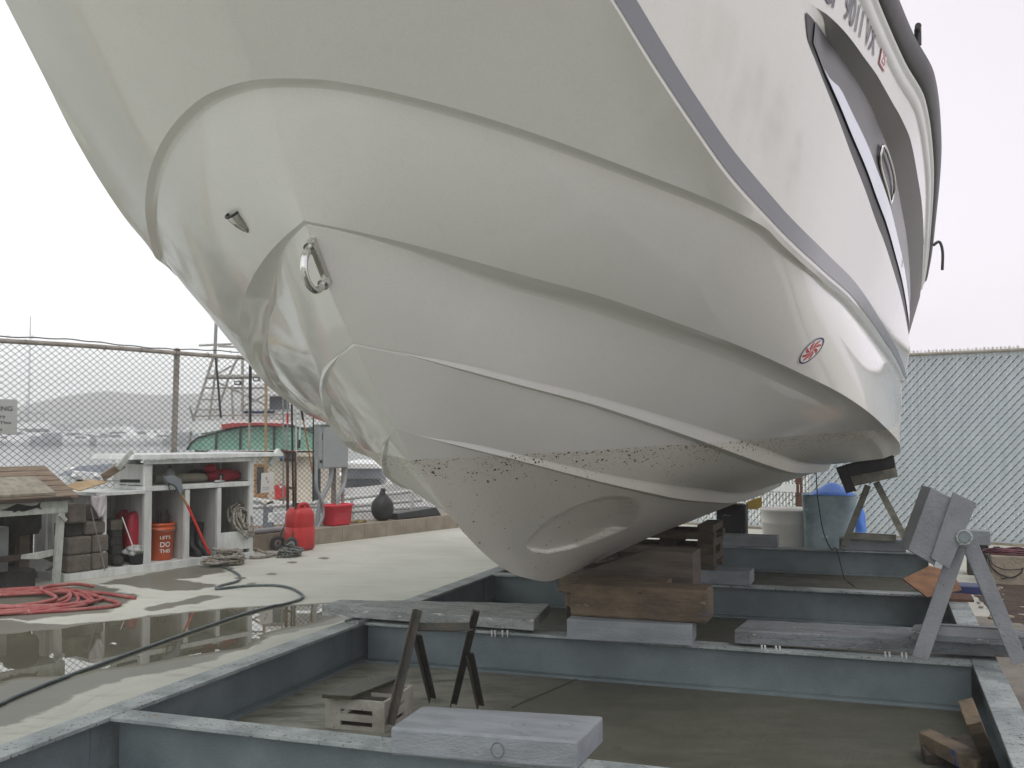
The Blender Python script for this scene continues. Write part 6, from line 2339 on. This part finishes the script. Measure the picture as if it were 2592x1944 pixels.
# ---------------------------------------------------------------- beyond the left fence: docked boats
def dp(x, y, Y):
    return at_depth(x, y, Y)


def slab(pts, Y, dY):
    """A side outline given in the photo at depth Y, with real depth dY."""
    return MB().prism([dp(x, y, Y) for x, y in pts], (0, dY, 0))


def wall(x0, x1, y0, y1, Y, dY):
    return slab([(x0, y1), (x1, y1), (x1, y0), (x0, y0)], Y, dY)


Y1 = 18.0
g0 = dp(545, 1090, Y1)
fb = Thing('tower_boat', 'cream sport fishing boat with tube tower behind the cabinet', 'boat', WF, (g0.x, Y1 + 1.5, WATER_Z))
L0, L1_ = dp(392, 1094, Y1 - .6).x, dp(716, 1094, Y1 - .6).x
gz_ = dp(545, 1094, Y1 - .6).z
rws = []
for i in range(15):
    t = i / 14
    x = L0 - .6 + (L1_ + .5 - L0 + .6) * t
    hw = 1.75 * min(1, (.12 + 1.5 * t) if t < .6 else 1.02)
    sh_ = gz_ + .35 * (1 - t) ** 2
    rws.append([(x, Y1 + 1.15 + k * hw * q, z) for k, q, z in ((-1, 1, sh_), (-1, .97, sh_ - .5), (-1, .85, WATER_Z + .1), (-1, .6, WATER_Z - .3), (1, .6, WATER_Z - .3), (1, .85, WATER_Z + .1), (1, .97, sh_ - .5), (1, 1, sh_))])
hb = MB().grid(rws, True)
hb.add(rws[-1], [tuple(range(8))])
hb.grid([[r[0], r[-1]] for r in rws], False)
fb.part('hull', hb, M['boat_white'])
fb.part('gunwale', MB().tube([r[0] for r in rws], .045, 8).tube([r[-1] for r in rws], .045, 8), M['alu_tube'])
fb.part('deckhouse', wall(505, 694, 985, 1086, Y1, 1.9), M['boat_beige'])
fb.part('roof', wall(470, 712, 978, 986, Y1 - .12, 2.2), M['boat_beige'])
wn = fb.part('window', wall(549, 577, 1003, 1075, Y1 - .03, .028), M['frame_wood'])
fb.sub(wn, 'pane', wall(555, 569, 1009, 1066, Y1 - .04, .009), M['far_window'])
fb.part('side_door', wall(676, 692, 1000, 1080, Y1 - .03, .028), M['far_window'])
ws = fb.part('windshield', slab([(404, 972), (412, 958), (428, 946), (470, 935), (520, 923), (560, 920), (622, 921), (662, 929), (684, 940), (704, 972)], Y1 + .05, 1.5), M['green_glass'])
for xa, xb_ in ((519, 519), (592, 592), (640, 641), (468, 466)):
    fb.sub(ws, 'mullion', MB().bar(dp(xa, 921 if 500 < xa < 630 else 934, Y1 + .03), dp(xb_, 972, Y1 + .03), .035, .03, (0, 1, 0)), M['far_window'])
fb.sub(ws, 'trim', MB().tube([dp(x, y, Y1 + .02) for x, y in ((404, 972), (412, 957), (428, 945), (470, 934), (520, 922), (560, 919), (622, 920), (662, 928), (684, 939), (704, 972))], .018, 6), M['far_window'])
fb.part('brim', slab([(477, 917), (500, 914), (560, 913), (612, 915), (616, 918), (606, 921), (560, 918.5), (515, 921), (480, 927)], Y1 - .12, 1.3), M['brim_red'])
fb.part('upper_deck', slab([(398, 914), (405, 908), (700, 906), (706, 914), (660, 924), (620, 915), (520, 917), (470, 930), (420, 938)], Y1 + .25, 1.4), M['boat_white'])
fb.part('bridge_wall', slab([(416, 903), (440, 884), (690, 880), (690, 906), (416, 909)], Y1 + .5, 1.1), M['boat_white'])
fb.part('bench', wall(525, 592, 888, 893, Y1 + .45, .04), M['navy'])
fb.part('bridge_screen', wall(582, 624, 856, 884, Y1 + .45, .03), M['grey_cover'])
fb.part('canopy', slab([(575, 846), (640, 842), (700, 846), (700, 852), (575, 853)], Y1 + .2, 1.3), M['boat_white'])
TT = [('leg', [(408, 955), (417, 909), (448, 811), (463, 765)], .026), ('leg', [(440, 960), (452, 905), (463, 822), (470, 770)], .022),
      ('leg', [(524, 770), (524, 905)], .026), ('leg', [(472, 880), (498, 804), (514, 772)], .022), ('leg', [(500, 833), (504, 909)], .022), ('leg', [(576, 840), (573, 908)], .026),
      ('crossbeam', [(446, 814), (512, 814), (566, 812)], .042), ('crossbeam', [(440, 838), (575, 838)], .018), ('rung', [(434, 863), (472, 863)], .015), ('rung', [(428, 885), (474, 884)], .015),
      ('rail', [(414, 909), (560, 909), (700, 905)], .020), ('rail', [(424, 899), (690, 893)], .014), ('brace', [(471, 826), (572, 874)], .018), ('brace', [(465, 811), (500, 790)], .016), ('brace', [(520, 880), (588, 846)], .018),
      ('spreader', [(430, 746), (500, 743)], .020), ('spreader', [(471, 748), (530, 750)], .018), ('mast', [(469, 640), (464, 772)], .030)]
for nm_, pp, r in TT:
    fb.part(nm_, MB().tube([dp(x, y, Y1 + .35) for x, y in pp], r, 8), M['tower_tube'] if nm_ != 'mast' else M['galv'])
fb.part('outrigger', MB().tube([dp(x, y, Y1 + .2) for x, y in ((465, 766), (471, 828), (477, 902))], .020, 8), M['black_plastic'])
fb.part('antenna', MB().tube([dp(x, y, Y1 + .2) for x, y in ((410, 878), (419, 910))], .018, 6), M['galv'])
for x_, y_ in ((512, 827), (553, 819)):
    o = fb.part('deck_light', wall(x_ - 6.5, x_ + 6.5, y_ - 4.5, y_ + 4.5, Y1 + .25, .12), M['far_window'])
    fb.sub(o, 'lens', wall(x_ - 4.5, x_ + 4.5, y_ - 2.5, y_ + 2.5, Y1 + .24, .009), M['boat_white'])
fb.part('grab_rail', MB().tube([dp(x, y, Y1 + .2) for x, y in ((412, 962), (425, 975), (446, 975), (455, 950))], .022, 8), M['alu_tube'])
for x_, y_, r in ((476, 900, .05), (602, 897, .05), (455, 912, .04), (504, 907, .03)):
    fb.part('bollard', MB().cyl(dp(x_, y_ + 8, Y1 + .3), dp(x_, y_, Y1 + .3), r, 10), M['alu_tube'])
rk_ = Thing('bottle_rack', 'dark rack of blue and orange bottles on the tower boat deck', 'rack', WF, dp(621, 997, Y1 - .25))
rk_.part('rack_body', wall(605, 637, 976, 979, Y1 - .25, .2).add(wall(605, 637, 990, 997, Y1 - .25, .2).v, wall(605, 637, 990, 997, Y1 - .25, .2).f), M['black_plastic'])
for x_, mt in ((609, 'blue_bag'), (616, 'galv'), (621, 'orange_plastic'), (629, 'grey_cover'), (634, 'galv')):
    rk_.part('bottle', MB().cyl(dp(x_, 990, Y1 - .15), dp(x_, 980, Y1 - .15), .025, 10), M[mt])
rb_ = Thing('life_ring_bag', 'red hanging bag with pale collar on the cream deckhouse wall', 'bag', WF, dp(605, 1079, Y1 - .1))
rb_.part('bag_body', slab([(593, 1079), (594, 1062), (592, 1050), (600, 1047), (612, 1048), (618, 1056), (617, 1070), (616, 1075)], Y1 - .14, .10), M['red_plastic'])
rb_.part('collar', slab([(601, 1049), (611, 1049), (606, 1055)], Y1 - .155, .014), M['alu_tube'])
wi = Thing('deck_winch', 'cream coloured winch head on a dark post by the boat rail', 'winch', WF, dp(576, 1144, 15.5))
wi.part('drum', MB().blob(dp(573, 1086, 15.5), .045, .045, .045, 14, 10, 2, .05), M['yellow'] if False else M['boat_beige'])
wi.part('crank', MB().bar(dp(578, 1088, 15.48), dp(590, 1083, 15.48), .03, .03), M['trim_black'])
wi.part('pedestal', slab([(567, 1144), (587, 1144), (585, 1098), (569, 1098)], 15.5, .14), M['grey_cover'])
dk = Thing('dock_walkway', 'brown timber dock walkway with white edging below the fence', 'dock', WF, dp(620, 1120, 15.2))
for nm_, a, b, w_, h_, mt, Y in (('walkway', (530, 1150), (1000, 1120), .9, .10, 'shingle', 15.6), ('edge_board', (585, 1118), (1000, 1080), .10, .13, 'boat_white', 15.0)):
    dk.part(nm_, MB().bar(dp(*a, Y), dp(*b, Y + 5), w_, h_), M[mt])
for (a, b) in (((545, 1096), (705, 1085)), ((720, 1080), (890, 1061)), ((720, 1096), (910, 1080)), ((735, 1106), (920, 1094))):
    dk.part('handrail', MB().tube([dp(*a, 15.4), dp(*b, 16.6)], .030, 8), M['alu_tube'])
for x_, ya, yb in ((760, 1076, 1128), (832, 1068, 1125), (890, 1061, 1122), (703, 1086, 1135)):
    dk.part('rail_post', MB().cyl(dp(x_, yb, 16.0), dp(x_, ya, 16.0), .028, 8), M['alu_tube'])

# white cruiser further right
Y2 = 20.0
wb = Thing('white_cruiser', 'white cruiser with grey canvas band moored behind the electrical box', 'boat', WF, (dp(860, 1100, Y2).x, Y2 + 1.5, WATER_Z))
rws = []
xa, xb_ = dp(690, 1090, Y2).x, dp(1010, 1090, Y2).x
for i in range(13):
    t = i / 12
    x = xa + (xb_ - xa) * t
    hw = 1.6 * min(1, 2.2 * (1 - t) ** .7 + .05)
    zt_ = dp(840, 1058, Y2).z + .5 * t * t
    rws.append([(x, Y2 + 1.6 - hw, zt_), (x, Y2 + 1.6 - hw * .92, zt_ - .5), (x - .3 * t, Y2 + 1.6 - hw * .7, WATER_Z), (x - .3 * t, Y2 + 1.6 + hw * .7, WATER_Z), (x, Y2 + 1.6 + hw * .92, zt_ - .5), (x, Y2 + 1.6 + hw, zt_)])
hb = MB().grid(rws, True)
hb.grid([[r[0], r[-1]] for r in rws], False)
hb.add(rws[0], [tuple(range(6))])
wb.part('hull', hb, M['boat_white'])
wb.part('cabin', slab([(690, 1062), (862, 1062), (838, 1030), (690, 1030)], Y2 + .5, 2.2), M['boat_white'])
wb.part('windshield', slab([(745, 1060), (832, 1060), (818, 1036), (745, 1036)], Y2 + .46, .03), M['grey_cover'])
wb.part('canvas_band', slab([(738, 1033), (832, 1033), (820, 1012), (738, 1012)], Y2 + .3, 2.4), M['grey_cover'])
wb.part('hardtop', slab([(735, 1012), (822, 1012), (812, 1003), (735, 1000)], Y2 + .25, 2.5), M['boat_white'])
wb.part('side_panel', slab([(832, 1062), (905, 1062), (870, 1042), (836, 1038)], Y2 + .42, 1.9), M['boat_white'])
wb.part('bow_rail', MB().tube([dp(x, y, Y2 + .3) for x, y in ((838, 1028), (880, 1034), (930, 1044), (990, 1052))], .022, 6), M['alu_tube'])

# covered skiff beyond the table
Y3 = 17.0
cs = Thing('covered_skiff', 'small white boat under a dark grey canvas behind the table', 'boat', WF, (dp(175, 1045, Y3).x, Y3 + 1, WATER_Z))
rws = []
xa, xb_ = dp(96, 1045, Y3).x, dp(300, 1045, Y3).x
for i in range(11):
    t = i / 10
    x = xa + (xb_ - xa) * t
    hw = .95 * min(1, .25 + 2.5 * t)
    z_ = dp(150, 1030, Y3).z + .12 * (1 - t)
    rws.append([(x, Y3 + 1 - hw, z_), (x, Y3 + 1 - hw * .8, WATER_Z), (x, Y3 + 1 + hw * .8, WATER_Z), (x, Y3 + 1 + hw, z_)])
hb = MB().grid(rws, True)
hb.grid([[r[0], r[-1]] for r in rws], False)
cs.part('hull', hb, M['boat_white'])
rws = []
for i in range(9):
    t = i / 8
    x = dp(112, 1030, Y3).x + (dp(262, 1030, Y3).x - dp(112, 1030, Y3).x) * t
    h = .12 * min(1, t * 4) + .02
    rws.append([(x, Y3 + .15, dp(150, 1030, Y3).z + .01), (x, Y3 + .35, dp(150, 1030, Y3).z + .02 + h), (x, Y3 + 1.6, dp(150, 1030, Y3).z + .02 + h), (x, Y3 + 1.85, dp(150, 1030, Y3).z + .01)])
cs.part('canvas_cover', MB().grid(rws, True), M['grey_cover'])
for x_ in (160, 208):
    cs.part('cleat', MB().blob(dp(x_, 1029, Y3 + .02), .05, .04, .04, 10, 8, x_, .1), M['boat_white'])

# far marina
def far_boat(name, label, style, group):
    t = Thing(name, label, 'boat', WF, (0, 0, 0), group)
    L = 11.0
    rws = []
    for i in range(11):
        u = i / 10
        x = -L / 2 + L * u
        hw = 1.9 * min(1, 2.4 * (1 - u) ** .8 + .04)
        zt = 1.35 + .75 * u * u
        rws.append([(x, -hw, zt), (x, -hw * .9, .4), (x - .2 * u, -hw * .7, -.3), (x - .2 * u, hw * .7, -.3), (x, hw * .9, .4), (x, hw, zt)])
    mb = MB().grid(rws, True).grid([[r[0], r[-1]] for r in rws], False)
    mb.add(rws[0], [tuple(range(6))])
    t.part('hull', mb, M['boat_white'] if style != 'dark' else M['grey_cover'])
    P = lambda pts, w: MB().prism([(x, -w, z) for x, z in pts], (0, 2 * w, 0))
    if style == 'fly':
        t.part('cabin', P([(-3.6, 1.4), (3.0, 1.5), (1.2, 2.9), (-3.6, 2.9)], 1.45), M['boat_white'])
        t.part('window_band', P([(-3.0, 1.95), (2.2, 2.0), (1.55, 2.55), (-3.0, 2.55)], 1.47), M['far_window'])
        t.part('flybridge', P([(-3.8, 2.92), (.9, 2.92), (.2, 3.6), (-2.6, 3.6)], 1.35), M['boat_white'])
        t.part('hardtop', MB().box(-3.2, -.2, -1.3, 1.3, 5.0, 5.12), M['grey_cover'])
        for sx_ in (-3, -.4):
            for sy_ in (-1.2, 1.2):
                t.part('post', MB().bar((sx_, sy_, 3.5), (sx_, sy_, 5.0), .08, .08), M['grey_cover'])
    elif style == 'sedan':
        t.part('cabin', P([(-2.6, 1.4), (2.6, 1.55), (.6, 3.0), (-2.2, 3.1)], 1.4), M['boat_white'])
        t.part('window_band', P([(-2.2, 2.0), (1.6, 2.1), (.8, 2.7), (-2.0, 2.75)], 1.42), M['far_window'])
    elif style == 'dark':
        t.part('canvas_cover', P([(-4.6, 1.35), (3.0, 1.6), (1.0, 2.9), (-4.0, 2.6)], 1.6), M['grey_cover'])
        t.part('cabin', P([(.5, 1.6), (3.6, 1.75), (2.2, 2.5), (.8, 2.7)], 1.2), M['boat_white'])
    else:
        t.part('cabin', P([(-1.5, 1.45), (2.2, 1.6), (1.6, 2.1), (-1.5, 2.2)], 1.1), M['boat_white'])
        t.part('mast', MB().cyl((.6, 0, 1.5), (.6, 0, 13.5), .10, 6), M['galv'])
        t.part('boom', MB().cyl((.5, 0, 2.7), (-4.2, 0, 2.8), .16, 6), M['grey_cover'])
    return t


LB = {'fly': 'hazy white flybridge cruiser with grey hardtop moored at the far sea wall', 'sedan': 'hazy white low cabin cruiser with a dark window band at the far sea wall',
      'dark': 'hazy dark hulled boat under grey canvas at the far sea wall', 'sail': 'hazy white sailboat with bare mast at the far sea wall'}
GP = {'fly': 'flybridge cruisers in the far marina', 'sedan': 'low cruisers in the far marina', 'dark': 'canvas covered boats in the far marina', 'sail': 'sailboats in the far marina'}
NM = {'fly': 'flybridge_cruiser', 'sedan': 'cabin_cruiser', 'dark': 'covered_boat', 'sail': 'sailboat'}
PROTO = {}
rnd = random.Random(77)
spots = []
for row, Y in ((0, 232), (1, 252), (2, 276), (3, 296)):
    x_ = -40 + rnd.uniform(0, 14)
    while x_ < (455 if row else 420):
        spots.append((x_, Y + rnd.uniform(-5, 5), row))
        x_ += rnd.uniform(17, 34) * (250 / Y)
for x_, Y, row in spots:
    if 300 < x_ < 352 and row == 0:
        st_ = 'fly'
    else:
        st_ = rnd.choice(['fly', 'sedan', 'sedan', 'dark', 'fly', 'sedan', 'sail' if row > 1 else 'dark'])
    loc = at_depth(x_, 928, Y)
    sc_ = rnd.uniform(.65, 1.15) * (1.3 if st_ == 'fly' and row == 0 else 1)
    rot = rnd.choice([0, math.pi, .5, 2.6, -.5]) + rnd.uniform(-.2, .2)
    if st_ not in PROTO:
        t = far_boat(NM[st_], LB[st_], st_, GP[st_])
        PROTO[st_] = t.e
        e = t.e
        e.location, e.rotation_euler = (loc.x, Y, WATER_Z), (0, 0, rot)
    else:
        e = copy_thing(PROTO[st_], (loc.x, Y, WATER_Z), rot, LB[st_], GP[st_])
    e.scale = (sc_, sc_, sc_)
jt = MB()
for Y in (240, 262, 286):
    jt.box(at_depth(-80, 928, Y).x, at_depth(470, 928, Y).x, Y + 5, Y + 7, WATER_Z - .2, WATER_Z + .5)
struct('marina_docks', jt, M['riprap'])
fp0 = at_depth(61, 928, 300)
ft = at_depth(62, 683, 300)
fpo = Thing('flag_pole', 'very tall thin pole rising above the hazy far marina', 'pole', WF, (fp0.x, 300, WATER_Z))
fpo.part('pole_shaft', MB().tube([(fp0.x, 300, WATER_Z), (fp0.x, 300, 12), (fp0.x, 300, ft.z)], [.30, .24, .14], 8), M['galv'])
fpo.part('yard', MB().cyl((fp0.x - 1.6, 300, ft.z * .62), (fp0.x + 1.6, 300, ft.z * .62), .07, 6), M['galv'])

# palms across the yard to the right: seen only as a reflection in the topside
M['palm_leaf'] = pm('palm frond', (.055, .07, .03), (.09, .085, .04), 3, .6)
M['palm_trunk'] = pm('palm trunk', (.13, .105, .08), (.08, .065, .05), 4, .9, bump=1, bscale=8)
rnd = random.Random(15)


def palm(h, seed):
    r2 = random.Random(seed)
    t = Thing('palm_tree', 'tall fan palm across the yard mirrored in the topside', 'palm', WF, (0, 0, 0), 'palms beyond the yard')
    pts = [(.15 * math.sin(z * .2 + seed), .1 * math.cos(z * .3), z) for z in [h * k / 8 for k in range(9)]]
    t.part('trunk', MB().tube(pts, [.26 - .012 * k for k in range(9)], 9), M['palm_trunk'])
    top = Vector(pts[-1])
    mb = MB()
    for k in range(34):
        a = r2.uniform(0, 6.28)
        el = r2.uniform(-.9, 1.3)
        d = Vector((math.cos(a) * math.cos(el), math.sin(a) * math.cos(el), math.sin(el)))
        c = top + d * r2.uniform(.7, 1.0)
        s = d.cross(Vector((0, 0, 1))).normalized()
        n_ = 9
        for j in range(n_):
            an = -1.1 + 2.2 * j / (n_ - 1)
            e = (d * math.cos(an) + s * math.sin(an)).normalized()
            tip = c + e * r2.uniform(.9, 1.2) - Vector((0, 0, .35 * abs(an)))
            wv = e.cross(d.cross(s)).normalized() * .05
            mb.add([c, c.lerp(tip, .5) + wv, tip, c.lerp(tip, .5) - wv], [(0, 1, 2, 3)])
    t.part('crown', mb, M['palm_leaf'])
    return t


pt_ = palm(9.5, 1)
for k in range(11):
    az = math.radians(57 + 2.1 * k + rnd.uniform(-.6, .6))
    R = 78 + rnd.uniform(-5, 5)
    loc = (R * math.sin(az), R * math.cos(az), 0)
    if k == 0:
        pt_.e.location = loc
    else:
        e = copy_thing(pt_.e, loc, rnd.uniform(0, 6), 'tall fan palm across the yard mirrored in the topside', 'palms beyond the yard')
        q = rnd.uniform(.8, 1.15)
        e.scale = (q, q, q)
